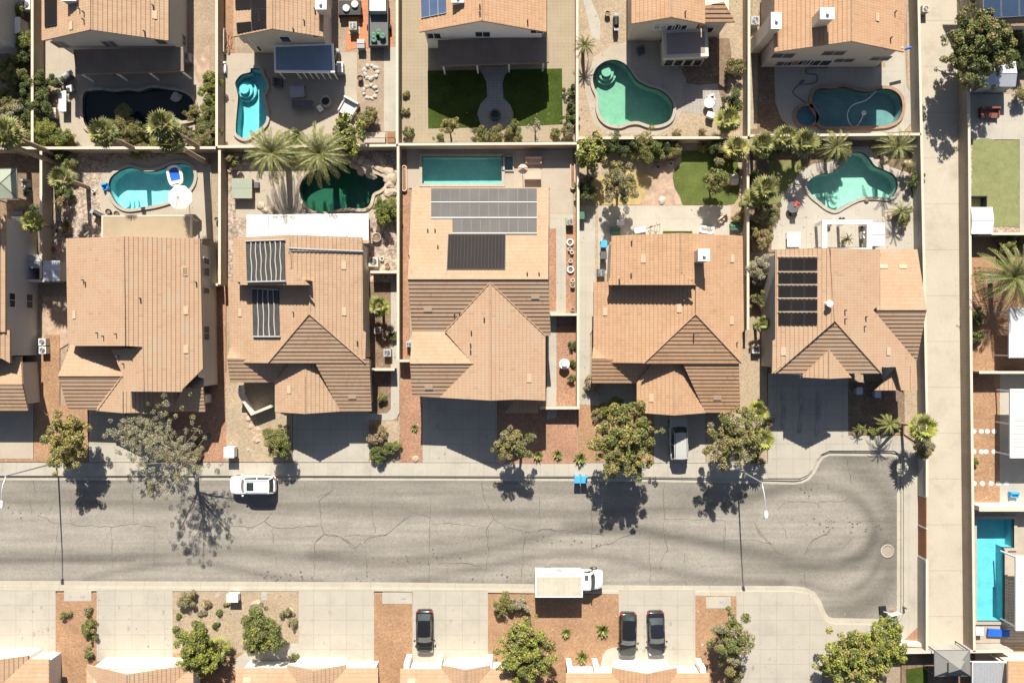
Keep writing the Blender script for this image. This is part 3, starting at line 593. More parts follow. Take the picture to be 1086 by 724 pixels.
wall('tan block wall between the emerald pool and the teal pool', [(788.5,-30),(788.5,149.5)])
wall('long grey block wall on the west side of the concrete alley', [(963,-500),(963,-60),(967,140),(973,440),(973,523)], m='wallgrey')
wall('short grey block wall south of the rust red alley gate', [(973,589),(973,682)], m='wallgrey')
wall('long block wall on the east side of the concrete alley', [(1014.8,-500),(1014.8,-60),(1018.3,340),(1022,683)], m='wall')
wall('pale block wall closing the south end of the alley', [(944,684),(972,683.5),(1024,683),(1062,682.5)], m='wallgrey')
wall('tan block wall left of the gravel yard with stepping stones', [(55,165),(55,297)])
wall('tan block wall between the white-umbrella pool and the palm pool', [(240,164),(240,303)])
wall('tan block wall left of the house with grey solar rows', [(425,160),(425,381)])
wall('tan block wall right of the strip with white ring planters', [(611.5,158),(611.5,432)])
wall('tan block wall between the curved lawn and the aqua pool', [(787.5,153),(787.5,350)])
wall('tan wall south of the pale turf strip beyond the alley', [(1027,250.5),(1120,250.5)])
wall('tan wall between the two gravel yards beyond the alley', [(1027,394),(1120,394)])
wall('thick white wall north of the bright blue pool', [(1027,535),(1120,535)], m='stuccowhite', w=.5)
wall('low grey gate wall beside the tiny mirrored shed roof', [(34,299),(68,299)], m='wallgrey', h=1.7)
wall('short gate wall between the two leftmost big tiled roofs', [(222,303),(238,303)], m='wallgrey', h=1.7)
wall('short white gate wall right of the black ribbed roof mats', [(396,290),(424,290)], m='stuccowhite', h=1.7)
wall('short gate wall across the palm-lined side path', [(396,391),(421,391)], m='wallgrey', h=1.6)
wall('short gate wall at the left of the big hipped front roof', [(426,382),(437,382)], m='wall', h=1.7)
wall('short cross wall below the white ring planters', [(583,334),(610.5,334)], m='wall', h=1.6)
wall('short front wall by the white fountain strip', [(572,431),(610.5,431)], m='wall', h=1.6)
wall('low white angled wall of the small tiled entry court', Q('b3', (212,560),(215,605),(268,692),(358,655)), h=1.2, m='stuccowhite', w=.25)
wall('low white garden wall at the far right end of the cul-de-sac', Q('e5', (735,525),(850,532),(885,548)), h=.9, m='stuccowhite', w=.3)
gt = thing('metal_gate', 'rust red metal gate in the west alley wall', 'gate', W(973,556))
for a, b_ in ((524, 555), (557, 588)):
    p0, p1 = W(973, a), W(973, b_); mb = MB(); mb.box(p0.x, (p0.y + p1.y) / 2, .06, .08, abs(p1.y - p0.y), 1.65)
    mb.build('gate_panel', mat('rust_red_metal', (.26, .11, .055), var=.15, rough=.7), gt)
for y in (523.5, 556, 588.5):
    p = W(973, y); mb = MB(); mb.box(p.x, p.y, 0, .14, .14, 1.8); mb.build('gate_post', M['offwhite'], gt)
0 and print('WEAR', wear.min(), wear.max(), wear.mean(), [a.name for a in road.data.attributes])

# tyre marks on the shaded drive and drips on the pale ones
tm = MB()
for pts, w in ((Q('e4', (215,-20),(222,60),(215,150)), .42), (Q('e4', (300,-20),(305,60),(292,170)), .38), (Q('e4', (380,-20),(382,80),(372,190)), .36)):
    P = smooth_loop([(p.x, p.y) for p in G(pts)], 6, False); tm.ribbon(P, [w * random.uniform(.75, 1.2) for _ in P], ZS[0] + .003)
struct('tyre_marks', tm, mat('tyre_mark', (.275, .256, .222), var=.25, scale=1.5, fine=5, finev=.2))
dm = MB()
for x0, x1, y0, y1 in ((5,55,640,690),(108,180,640,690),(322,392,640,690),(442,512,640,695),(660,732,640,695),(785,860,650,715),(700,742,470,490),(455,520,450,488)):
    for _ in range(6):
        p = W(random.uniform(x0, x1), random.uniform(y0, y1)); r = random.uniform(.04, .15); e = random.uniform(.8, 2.6)
        ZS[0] += .00003; dm.add([(p.x + r * random.uniform(.7, 1.2) * math.cos(a), p.y + r * e * random.uniform(.7, 1.2) * math.sin(a), ZS[0] + .004) for a in np.linspace(0, 2 * PI, 10)[:-1]], [list(range(9))])
struct('concrete_stains', dm, mat('concrete_stain', (.275, .25, .21), var=.2, scale=2, fine=6, finev=.15))
# loose stones lying about the gravel
st = MB(); oc = [(1,0,0),(0,1,0),(-1,0,0),(0,-1,0),(0,0,.8),(0,0,-.5)]
for o, z, m in BEDS:
    x0, x1, y0, y1 = min(v.x for v in o), max(v.x for v in o), min(v.y for v in o), max(v.y for v in o); x0, x1, y0, y1 = max(x0, -58), min(x1, 58), max(y0, -40), min(y1, 40)
    for _ in range(int(max(0, (x1 - x0) * (y1 - y0)) * (1.6 if m in ('greyrock', 'brown') else .8))):
        x, y = random.uniform(x0, x1), random.uniform(y0, y1)
        if not inside((x, y), o) or any(inside((x, y), h) for h in HOLES): continue
        r = random.uniform(.035, .10) * (1.35 if random.random() < .08 else 1); a = random.uniform(0, PI); k = random.uniform(.6, 1)
        st.add([(x + r * (u * math.cos(a) - v * k * math.sin(a)), y + r * (u * math.sin(a) + v * k * math.cos(a)), z + r * w * .7) for u, v, w in oc], [[0,1,4],[1,2,4],[2,3,4],[3,0,4]])
struct('loose_stones', st, mat('loose_stone', (.30, .235, .175), var=.15, island=.45), 'stuff')
# ------------------------------------------------------------------ houses
DIR = {'E': (1, 0), 'W': (-1, 0), 'N': (0, 1), 'S': (0, -1)}
PITCH = .42
def plane(d, px, py, z, pitch=PITCH):
    dx, dy = DIR[d]; p = W(px, py, z); A, B = -pitch * dx, -pitch * dy
    return (A, B, z - A * p.x - B * p.y)
def on_plane(P, px, py, lift=0.0):
    gx, gy = (px - CX) / 10, (CY - py) / 10; A, B, C = P; C += lift
    z = (A * gx + B * gy + C) / (1 + (A * gx + B * gy) / HC)
    k = 1 - z / HC
    return Vector((gx * k, gy * k, z))
def clip(poly, a, b, c):                         # keep a*x+b*y <= c
    out = []; n = len(poly)
    for i in range(n):
        p, r = poly[i], poly[(i + 1) % n]; fp, fr = a * p[0] + b * p[1] - c, a * r[0] + b * r[1] - c
        if fp <= 0: out.append(p)
        if (fp < 0 < fr) or (fr < 0 < fp):
            t = fp / (fp - fr); out.append((p[0] + (r[0] - p[0]) * t, p[1] + (r[1] - p[1]) * t))
    return out
def tiles(mb, poly, P, d, cw=.38, up=.056, thick=.20):
    dx, dy = DIR[d]; A, B, C = P; poly = ccw([Vector((p[0], p[1])) for p in poly]); zf = lambda x, y: A * x + B * y + C
    n = len(poly)
    mb.add([(p.x, p.y, zf(p.x, p.y) - thick) for p in poly] + [(p.x, p.y, zf(p.x, p.y)) for p in poly],
           [list(range(n))[::-1]] + [[i, (i + 1) % n, n + (i + 1) % n, n + i] for i in range(n)], 1)
    pl = [(p.x, p.y) for p in poly]; ss = [p[0] * dx + p[1] * dy for p in pl]; s1 = max(ss); k = 0
    while s1 - k * cw > min(ss):
        hi, lo = s1 - k * cw, s1 - (k + 1) * cw; k += 1
        c = clip(clip(pl, dx, dy, hi), -dx, -dy, -lo)
        if len(c) < 3: continue
        jig = random.uniform(.8, 1.15)
        vs = [(x, y, zf(x, y) + .006 + up * jig * ((x * dx + y * dy) - lo) / cw) for x, y in c]
        uv = [(x * -dy + y * dx, s1 - (x * dx + y * dy)) for x, y in c]
        mb.add(vs, [list(range(len(c)))], 0, [uv])
        e = sorted([(x * -dy + y * dx, x, y) for x, y in c if abs(x * dx + y * dy - hi) < 1e-5])
        if len(e) >= 2:
            a, b = e[0], e[-1]; z = lambda q_: zf(q_[1], q_[2])
            mb.add([(a[1], a[2], z(a)), (b[1], b[2], z(b)), (b[1], b[2], z(b) + .006 + up * jig), (a[1], a[2], z(a) + .006 + up * jig)], [[0, 1, 2, 3]], 0, [[(a[0], s1 - hi), (b[0], s1 - hi), (b[0], s1 - hi), (a[0], s1 - hi)]])
class House:
    def __init__(s, label, px, py, tile='tile', st='stucco', cat='house', name='house'):
        c = W(px, py); s.t = thing(name, label, cat, (c.x, c.y, 0)); s.faces = []; s.tile = tile; s.st = st; s.parts = {}
    def face(s, part, pts, d, ref, pitch=PITCH):
        P = ref if len(ref) == 3 and isinstance(ref, tuple) and ref and getattr(ref, 'isplane', False) else None
        P = plane(d, *ref, pitch) if P is None else P
        poly = [on_plane(P, *p) for p in pts]; s.faces.append((poly, P)); s.parts.setdefault(part, []).append((poly, P, d))
        return P
    def zat(s, P, px, py): return on_plane(P, px, py).z
    def caps(s, P, *pts):
        s.parts.setdefault('_caps', []).append([on_plane(P, *p, lift=.05) for p in pts])
    def roofz(s, x, y, dflt):
        zs = [P[0] * x + P[1] * y + P[2] for poly, P in s.faces if inside((x, y), poly)]
        return max(zs) - .10 if zs else dflt
    def finish(s):
        for k, fl in s.parts.items():
            mb = MB()
            if k == '_caps':
                for line in fl: mb = MB(); mb.tube(line, .065, 6); mb.build('ridge_cap', mat('ridge_tile', (.335, .225, .15), var=.12, scale=2.5, fine=8, finev=.12), s.t)
                continue
            for poly, P, d in fl: tiles(mb, poly, P, d)
            o = mb.build(k, [M[s.tile], mat('roof_fascia', (.40, .28, .19), var=.06)], s.t)
    def walls(s, pts, ze=5.0, inset=.40, world=None):
        o = ccw([Vector((p.x, p.y)) for p in G(pts, ze)]) if world is None else ccw(world)
        o = offset(o, -inset); mb = MB(); n = len(o)
        for i in range(n):
            a, b = o[i], o[(i + 1) % n]; k = max(1, int((b - a).length / .25))
            P = [a + (b - a) * j / k for j in range(k + 1)]; Z = [s.roofz(p.x, p.y, ze - .1) for p in P]
            mb.add([(p.x, p.y, -.05) for p in P] + [(p.x, p.y, max(.5, z)) for p, z in zip(P, Z)], [[j, j + 1, k + 2 + j, k + 1 + j] for j in range(k)])
        mb.build('wall', M[s.st], s.t); s.o = o; return o
    def window(s, axis, val, px0, py0, px1, py1, frame='white', glass='glass', nm='window'):
        def ray(px, py):
            gx, gy = (px - CX) / 10, (CY - py) / 10
            k = val / (gy if axis == 'y' else gx); return (gx * k, gy * k, HC * (1 - k))
        a, b = ray(px0, py0), ray(px1, py1); h = 0 if axis == 'y' else 1
        c = ((a[h] + b[h]) / 2, (a[2] + b[2]) / 2); w, hh = abs(a[h] - b[h]), abs(a[2] - b[2])
        s.win(axis, val, c[0], c[1] - hh / 2, w, hh, frame, glass, nm)
    def win(s, axis, val, c, z, w, hh, frame='white', glass='glass', nm='window'):
        f, g = MB(), MB()
        def put(mb, u0, u1, z0, z1, t, mi=0):
            cx_ = (u0 + u1) / 2
            if axis == 'y': mb.box(cx_, val, z0, u1 - u0, t, z1 - z0, 0, mi)
            else: mb.box(val, cx_, z0, t, u1 - u0, z1 - z0, 0, mi)
        b = .07
        put(f, c - w / 2 - b, c - w / 2, z - b, z + hh + b, .12); put(f, c + w / 2, c + w / 2 + b, z - b, z + hh + b, .12)
        put(f, c - w / 2, c + w / 2, z - b, z, .12); put(f, c - w / 2, c + w / 2, z + hh, z + hh + b, .12)
        if w > 1.0: put(f, c - .03, c + .03, z, z + hh, .115)
        o = f.build(nm, M[frame], s.t)
        if w > 1.0: put(g, c - w / 2, c - .03, z, z + hh, .07); put(g, c + .03, c + w / 2, z, z + hh, .07)
        else: put(g, c - w / 2, c + w / 2, z, z + hh, .07)
        g.build('pane', M[glass], o)
    def gable_end(s, runs, drop=1.9):
        mb = MB()
        for P, a, b in runs:
            p, r = on_plane(P, *a), on_plane(P, *b); y = max(p.y, r.y) + .25
            mb.add([(p.x, y, p.z - drop), (r.x, y, r.z - drop), (r.x, y, r.z - .12), (p.x, y, p.z - .12)], [[0, 1, 2, 3]])
        mb.build('gable_wall', M[s.st], s.t)
    def garage(s, o, frac=.72, h=2.2):
        y = min(v.y for v in o); e = [v for v in o if v.y < y + .25]; x0, x1 = min(v.x for v in e), max(v.x for v in e); w = min(5.0, (x1 - x0) * frac); g = MB(); g.box((x0 + x1) / 2, y, .05, w, .10, h); d = s_ = g.build('garage_door', M['offwhite'], s.t)
        for i in range(1, 4): m = MB(); m.box((x0 + x1) / 2, y - .053, .05 + i * h / 4, w, .012, .035); m.build('door_seam', M['grey'], d)
    def patio(s, pts, z, roof, posts=(), th=.18, fascia=None, post='stucco', pw=.16, slope=0, rows=0, nm='patio_roof'):
        P = [W(p[0], p[1], z) for p in pts]; mb = MB(); mb.prism(P, z - th, z, 0)
        fm = MB(); o = offset(P, .06); fm.prism(o, z - th - .08, z + .03, holes=[offset(P, -.12)], bottom=False)
        i = offset(P, -.12); n = len(i); fm.add([(v.x, v.y, z - th - .08) for v in i] + [(v.x, v.y, z + .03) for v in i], [[a, n + a, n + (a + 1) % n, (a + 1) % n] for a in range(n)])
        r = mb.build(nm, M[roof], s.t); fm.build('fascia', M[fascia or roof], r)
        for x, y in posts:
            p = W(x, y, z - .2); c = sum((Vector((v.x, v.y)) for v in P), Vector((0, 0))) / len(P); d = (c - Vector((p.x, p.y))).normalized() * .12
            k = MB(); k.box(p.x + d.x, p.y + d.y, 0, pw, pw, z - th - .02); k.build('patio_post', M[post], s.t)
        return r
    def slab(s, nm, P, quad, m, frame=None, lift=.07, th=.07, gap=.03, cells=(1, 1), parent=None):
        # a grid of flat panels on roof plane P; quad = px corners NW, NE, SE, SW
        nu, nv = cells
        L_ = lambda a, b, t: (a[0] + (b[0] - a[0]) * t, a[1] + (b[1] - a[1]) * t)
        for v in range(nv):
            for u in range(nu):
                cs = [L_(L_(quad[0], quad[1], a), L_(quad[3], quad[2], a), b) for a, b in ((u / nu, v / nv), ((u + 1) / nu, v / nv), ((u + 1) / nu, (v + 1) / nv), (u / nu, (v + 1) / nv))]
                p3 = [on_plane(P, *c, lift=lift) for c in cs]; c = sum(p3, Vector()) / 4
                p3 = [p + (c - p).normalized() * gap for p in p3]
                inn = [p + (c - p).normalized() * .075 + Vector((0, 0, th + .004)) for p in p3]; top = [p + Vector((0, 0, th)) for p in p3]
                mb = MB(); vs = p3 + top
                A, B, C = 0, 0, 0
                fs = [[4, 5, 6, 7], [0, 1, 5, 4], [1, 2, 6, 5], [2, 3, 7, 6], [3, 0, 4, 7]]
                fs = [f[::-1] for f in fs]
                mb.add(vs, fs, 1 if frame else 0); mb.add(inn, [[3, 2, 1, 0]], 0)
                mb.build(nm, [M[m], M[frame or m]], s.t)
    def chimney(s, px, py, z, sx, sy, z0=4.5, top='white'):
        p = W(px, py, z); mb = MB(); mb.box(p.x, p.y, z0, sx, sy, z - z0); o = mb.build('chimney', M[s.st], s.t)
        c = MB(); c.box(p.x, p.y, z + .002, sx + .1, sy + .1, .1); c.cyl(p.x, p.y, z + .1, .16, .28, 12); c.build('chimney_cap', M[top], o)
    def vents(s, P, pts, pipe=()):
        mb = MB()
        for x, y in pts:
            p = on_plane(P, x, y, lift=.06); al = P[1] * 1 == 0
            sx, sy = (.42, .8) if abs(P[0]) > abs(P[1]) else (.8, .42)
            q_ = [(p.x + a * sx / 2, p.y + b * sy / 2) for a, b in ((-1, -1), (1, -1), (1, 1), (-1, 1))]
            zz = [P[0] * u + P[1] * w + P[2] for u, w in q_]
            m2 = MB(); m2.add([(u, w, z_) for (u, w), z_ in zip(q_, zz)] + [(u, w, z_ + .11) for (u, w), z_ in zip(q_, zz)], [[4, 5, 6, 7], [0, 1, 5, 4], [1, 2, 6, 5], [2, 3, 7, 6], [3, 0, 4, 7]])
            m2.build('roof_vent', mat('vent_tile', (.44, .325, .225), var=.05), s.t)
        for x, y in pipe:
            p = on_plane(P, x, y); m2 = MB(); m2.cyl(p.x, p.y, p.z - .1, .07, .55, 8); m2.build('vent_pipe', M['darkgrey'], s.t)

# ---- back row, gables facing the yards
def back_house(label, r, W_, A_, E_, tile, st, xlim=None, ze=5.2):
    (wx, wy), (ax, ay), (ex, ey) = q(r, *W_), q(r, *A_), q(r, *E_)
    h = House(label, ax, ay - 80, tile, st)
    Pw = plane('W', wx, wy, ze); Pe = plane('E', ex, ey, ze)
    y0 = W(wx, wy, ze).y; far = y0 + 13.0
    wW, wE = W(wx, wy, ze).x, W(ex, ey, ze).x; xm = (wW + wE) / 2
    def fc(P, d, xa, xb):
        poly = [Vector((x, y, P[0] * x + P[1] * y + P[2])) for x, y in ((xa, y0), (xb, y0), (xb, far), (xa, far))]
        h.faces.append((poly, P)); h.parts.setdefault('roof', []).append((poly, P, d))
    fc(Pw, 'W', wW, xm); fc(Pe, 'E', xm, wE)
    zr = Pw[0] * xm + Pw[2]; h.parts['_caps'] = [[Vector((xm, y0, zr + .06)), Vector((xm, far, zr + .06))]]
    h.finish(); h.walls(None, ze, .4, world=[Vector((wW, y0)), Vector((wE, y0)), Vector((wE, far)), Vector((wW, far))])
    h.Pw, h.Pe, h.ys, h.xw, h.xe = Pw, Pe, y0 + .4, wW + .4, wE - .4
    return h
h = back_house('two-storey gabled house with grey wall and brown patio roof', 'a1', (195,190), (415,143), (785,180), 'tile', 'stuccogrey')
for x0, y0, x1, y1 in ((235,195,330,220), (465,192,555,215), (715,182,785,204)): h.window('y', h.ys, *q('a1', x0, y0), *q('a1', x1, y1), frame='stuccogrey', glass='darkgrey')
h.window('x', h.xe, *q('a1', 848,160), *q('a1', 862,220), frame='stuccogrey', glass='darkgrey')
h.patio(Q('a1', (345,235),(850,222),(852,330),(357,342)), 2.8, 'brownroof', Q('a1', (365,340),(530,338),(690,334),(845,328)), fascia='brownroof', post='white')
h.slab('solar_panel', h.Pw, Q('a1', (207,-60),(265,-60),(265,120),(209,130)), 'solarblack', 'black')
h.chimney(*q('a1', 322,-20), 7.6, 1.3, 1.0, 5.5); h.vents(h.Pe, Q('a1', (720,70)), Q('a1', (715,30),(675,150))); h.vents(h.Pw, Q('a1', (330,120)), Q('a1', (392,60),(392,95),(372,45)))
h = back_house('two-storey gabled house with blue patio roof and black solar panels', 'b1', (165,172), (345,132), (583,160), 'tile', 'stucco')
for x0, y0, x1, y1 in ((195,175,250,198), (375,170,438,194), (530,160,585,172), (268,215,300,235)): h.window('y', h.ys, *q('b1', x0, y0), *q('b1', x1, y1))
h.window('x', h.xe, *q('b1', 622,10), *q('b1', 640,70)); h.window('x', h.xe, *q('b1', 630,150), *q('b1', 642,200))
h.patio(Q('b1', (355,215),(625,205),(633,335),(358,332)), 2.7, 'blueroof', Q('b1', (365,330),(448,333),(480,333),(510,333),(540,333),(570,333),(600,333),(630,333)), fascia='white', post='white', pw=.1)
for qd in ([(172,-30),(318,-30),(318,38),(174,46)], [(247,42),(318,39),(318,92),(247,98)], [(178,108),(318,94),(320,128),(182,156)]): h.slab('solar_panel', h.Pw, Q('b1', *qd), 'solarblack', 'black', cells=(2, 1))
h.chimney(*q('b1', 572,20), 6.6, 1.0, 1.0, 4.6); h.vents(h.Pe, [], Q('b1', (545,45),(495,100),(445,140)))
h = back_house('two-storey white gabled house with three blue solar panels', 'c1', (108,150), (388,93), (700,128), 'tilepink', 'stuccowhite')
for x0, y0, x1, y1 in ((140,155,210,178), (368,148,438,170), (628,137,684,153)): h.window('y', h.ys, *q('c1', x0, y0), *q('c1', x1, y1))
h.patio(Q('c1', (197,190),(705,175),(708,288),(205,304)), 2.8, 'brownroof', Q('c1', (213,305),(372,302),(530,296),(692,290)), fascia='brownroof', post='white')
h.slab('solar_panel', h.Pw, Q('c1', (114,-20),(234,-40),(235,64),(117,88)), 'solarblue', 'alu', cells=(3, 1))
h.chimney(*q('c1', 288,-10), 7.4, 1.1, .9, 5.5); h.vents(h.Pw, [], Q('c1', (390,30),(390,60))); h.vents(h.Pe, [], Q('c1', (612,100)))
h = back_house('two-storey gabled house with a square sunroom by the emerald pool', 'd1', (305,112), (480,85), (648,104), 'tilepink', 'stucco')
for x0, y0, x1, y1 in ((415,117,465,135), (475,117,515,138), (515,117,556,137)): h.window('y', h.ys, *q('d1', x0, y0), *q('d1', x1, y1), glass='grey' if x0 == 415 else 'glass')
Pst = plane('S', *q('d1', 715,105), 4.6); po = [on_plane(Pst, *p) for p in Q('d1', (585,40),(735,10),(788,103),(640,105))]
mb = MB(); tiles(mb, po, Pst, 'S'); mb.build('lower_roof', [M['tilepink'], mat('roof_fascia', (.4, .28, .19))], h.t)
b0, b1_ = on_plane(Pst, *q('d1', 640,105)), on_plane(Pst, *q('d1', 780,103)); mb = MB(); mb.box((b0.x + b1_.x) / 2 - .1, b0.y + 3.4, 0, b1_.x - b0.x - .6, 6, 4.4); mb.build('side_wing', M['stucco'], h.t)
h.win('y', b0.y + .4, b1_.x - 1.8, 1.2, .9, 1.3)
pr = Q('d1', (452,140),(660,132),(665,262),(455,272)); P3 = [W(*p, 3.0) for p in pr]; mb = MB(); mb.prism(P3, 2.4, 3.0, 0); ro = mb.build('sunroom_roof', M['stucco'], h.t)
mb = MB(); mb.prism(offset(P3, -.35), 2.9, 3.02); mb.build('roof_deck', M['greyroof'], ro); mb = MB(); mb.prism(offset(P3, -.3), 0, 2.4); mb.build('sunroom_wall', M['stucco'], h.t)
yy = min(p.y for p in P3) + .2
for i in range(4): h.win('y', yy, P3[0].x + .95 + i * 1.0, .5, .8, 1.6, frame='stucco')
h.vents(h.Pe, [], Q('d1', (555,60)))
h = back_house('two-storey gabled house with a wide tan wall above the teal pool', 'e1', (180,243), (530,185), (785,215), 'tilepink', 'stucco')
for x0, y0, x1, y1 in ((180,248,262,268), (415,238,498,256), (705,222,765,230), (640,265,705,280), (200,287,250,305), (255,284,300,302), (305,281,350,300), (470,273,540,288)): h.window('y', h.ys, *q('e1', x0, y0), *q('e1', x1, y1), frame='stucco', glass='darkgrey')
h.window('y', h.ys, *q('e1', 360,280), *q('e1', 428,304), nm='sliding_door')
h.chimney(*q('e1', 425,65), 8.6, 1.25, 1.0, 5.6); h.chimney(*q('e1', 188,98), 6.4, .9, 1.5, 0); h.vents(h.Pe, Q('e1', (660,80)), Q('e1', (740,60),(720,180)))
mb = MB(); p = W(*q('e1', 745,258), 1.6); mb.tube([(p.x, p.y + .2, 2.4), (p.x + 1.2, p.y + .5, 2.4)], .12, 8); mb.build('rolled_awning', M['deepblue'], h.t)
# sliver of the house at the top left corner and the solar house at the top right
h = House('grey house wall at the top left corner behind tall shrubs', -40, 0, 'tile', 'stuccogrey')
P = h.face('roof', [(-90,-120),(-6,-120),(-6,40),(-90,40)], 'E', (-6,0,5.2)); h.finish(); h.walls([(-90,-120),(-6,-120),(-6,40),(-90,40)], 5.2)
h = House('tan tiled house corner carrying a white framed solar array', 1090, -10, 'tile', 'stucco')
P = h.face('roof', [(1045,-110),(1170,-110),(1170,28),(1045,28)], 'S', (1080,28,3.6)); h.finish(); h.walls([(1045,-110),(1170,-110),(1170,28),(1045,28)], 3.6)
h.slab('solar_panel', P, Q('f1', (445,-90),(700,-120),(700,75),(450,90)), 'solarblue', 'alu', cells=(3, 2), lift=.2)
# ---- middle row
h = House('two-storey tan tiled house beside the red gravel, no solar panels', 145, 340, 'tilegrey', 'stucco')
Pe = h.face('roof', Q('a3', (575,-129),(930,-119),(945,485),(850,580),(845,594),(668,592),(665,385),(582,380)), 'E', (*q('a3', 935,200), 5.2))
Pw = h.face('roof', Q('a3', (308,-119),(575,-129),(582,380),(345,380),(316,365)), 'W', (*q('a3', 578,100), h.zat(Pe, *q('a3', 578,100))))
z = h.zat(Pe, *q('a3', 666,480)); P2 = h.face('roof', Q('a3', (520,400),(664,386),(667,592),(575,592),(573,520),(545,455)), 'W', (*q('a3', 666,480), z - .05))
P3_ = h.face('lower_roof', Q('a3', (330,370),(600,375),(600,520),(270,520)), 'N', (*q('a3', 560,520), 4.85)); P4 = h.face('lower_roof', Q('a3', (270,520),(590,520),(590,685),(315,672)), 'S', (*q('a3', 560,520), 4.85))
P5 = h.face('garage_roof', Q('a3', (570,515),(570,692),(450,682),(480,520)), 'W', (*q('a3', 570,650), 4.9)); P6 = h.face('garage_roof', Q('a3', (570,515),(850,515),(815,686),(665,690),(570,692)), 'E', (*q('a3', 570,650), 4.9), .30)
P7 = h.face('entry_roof', Q('a3', (845,578),(945,578),(955,686),(805,686)), 'S', (*q('a3', 900,578), 4.2)); P8 = h.face('entry_roof', Q('a3', (845,578),(950,485),(945,578)), 'N', (*q('a3', 900,578), 4.2))
h.caps(Pw, *Q('a3', (576,-129),(581,380))); h.caps(P2, *Q('a3', (665,385),(668,592))); h.caps(P3_, *Q('a3', (270,520),(570,520))); h.caps(P5, *Q('a3', (570,592),(570,692))); h.caps(P5, *Q('a3', (570,520),(452,682)))
h.vents(Pe, Q('a3', (863,35),(865,215),(865,395),(860,645 - 614)), Q('a3', (655,160),(915,85))); h.vents(Pw, Q('a3', (345,235)), Q('a3', (455,320),(483,335),(543,325),(390,75),(398,85)))
h.gable_end([(Pw, q('a3', 350,380), q('a3', 582,381)), (Pe, q('a3', 582,381), q('a3', 662,384))], 3.2)
h.vents(P2, [], Q('a3', (553,428),(577,463)))
h.finish(); o1 = h.walls(Q('a3', (308,-119),(930,-119),(940,590),(668,592),(668,600),(575,600),(575,382),(312,380)), 5.2); xq = o1[[i for i in range(len(o1)) if o1[i].x == max(v.x for v in o1)][0]].x + .02
for wy0, wy1, r_ in ((585,618,'b2'),(630,672,'b2'),(110,138,'b3'),(290,352,'b3')): h.window('x', xq - .12, *q(r_, 26, wy0), *q(r_, 50, wy1), frame='stucco', glass='darkgrey')
h.walls(Q('a3', (290,380),(600,380),(600,660),(310,665)), 3.2); h.garage(h.walls(Q('a3', (455,520),(900,585),(950,600),(950,670),(460,670)), 3.0), .9)
xe = max(v.x for v in h.o)
h.patio(Q('a2', (475,390),(890,388),(890,500),(475,500)), 2.8, 'beigeroof', Q('a2', (485,395),(620,395),(750,395),(880,395)), fascia='beige')
h.win('y', h.o[0].y - .02, -38, .8, 2, 1.2)
# second house: roof mats
h = House('two-storey hip roofed house with grey striped pool heater mats', 320, 340, 'tile', 'stucco')
Pe = h.face('roof', Q('b3', (425,-136),(765,-124),(768,310),(782,320),(778,460),(517,232),(518,97),(432,20)), 'E', (*q('b3', 768,100), 5.3))
Pw = h.face('roof', Q('b3', (163,-122),(425,-136),(432,20),(518,97),(197,97),(197,84),(163,80)), 'W', (*q('b3', 428,-50), h.zat(Pe, *q('b3', 428,-50))))
z = h.zat(Pe, *q('b3', 517,170)); P2 = h.face('roof', Q('b3', (140,82),(197,82),(197,95),(517,97),(517,232),(325,460),(185,458),(150,388)), 'W', (*q('b3', 517,170), z - .30))
Ph = h.face('roof', Q('b3', (517,232),(778,460),(325,460)), 'S', (*q('b3', 517,232), h.zat(Pe, *q('b3', 517,232))), .40)
P3_ = h.face('lower_roof', Q('b3', (135,440),(440,440),(440,550),(150,550)), 'S', (*q('b3', 200,550), 3.0)); P9 = h.face('gable_roof', Q('b3', (150,385),(200,440),(135,440)), 'N', (*q('b3', 140,440), h.zat(P3_, *q('b3', 140,440))))
P5 = h.face('garage_roof', Q('b3', (497,440),(497,696),(358,687),(358,550),(440,440)), 'W', (*q('b3', 497,650), 4.9)); P6 = h.face('garage_roof', Q('b3', (497,440),(545,440),(662,684),(497,696)), 'E', (*q('b3', 497,650), 4.9))
P7 = h.face('garage_roof', Q('b3', (535,440),(797,440),(808,683),(662,684)), 'S', (*q('b3', 735,683), 3.3))
h.caps(Pw, *Q('b3', (425,-136),(432,20))); h.caps(Ph, *Q('b3', (517,232),(325,460))); h.caps(Ph, *Q('b3', (517,232),(778,460))); h.caps(P2, *Q('b3', (517,97),(517,232))); h.caps(P5, *Q('b3', (497,520),(497,696)))
def heater(h, P, quad, n, nm='heater_mat'):
    h.slab(nm, P, quad, 'matgrey', lift=.07, th=.05)
    mb = MB(); L_ = lambda a, b, t: (a[0] + (b[0] - a[0]) * t, a[1] + (b[1] - a[1]) * t)
    for i in range(1, n):
        pts = []
        for j in range(9):
            a = i / n + .012 * math.sin(j * 1.3 + i); x = L_(L_(quad[0], quad[1], a), L_(quad[3], quad[2], a), j / 8); pts.append(on_plane(P, *x, lift=.17))
        mb.tube(pts, .06, 5)
    mb.build('heater_strap', mat('pale_strap', (.42, .36, .30), var=.1), h.t)
    mb = MB(); mb.tube([on_plane(P, *quad[0], lift=.2), on_plane(P, *quad[1], lift=.2)], .09, 6); mb.tube([on_plane(P, *quad[3], lift=.2), on_plane(P, *quad[2], lift=.2)], .09, 6); mb.build('header_pipe', M['grey'], h.t)
h.gable_end([(Pw, q('b3', 205,97), q('b3', 512,97))])
heater(h, Pw, Q('b2', (222,508),(404,502),(408,694),(228,698)), 8); heater(h, P2, Q('b3', (252,112),(375,118),(382,338),(256,338)), 5)
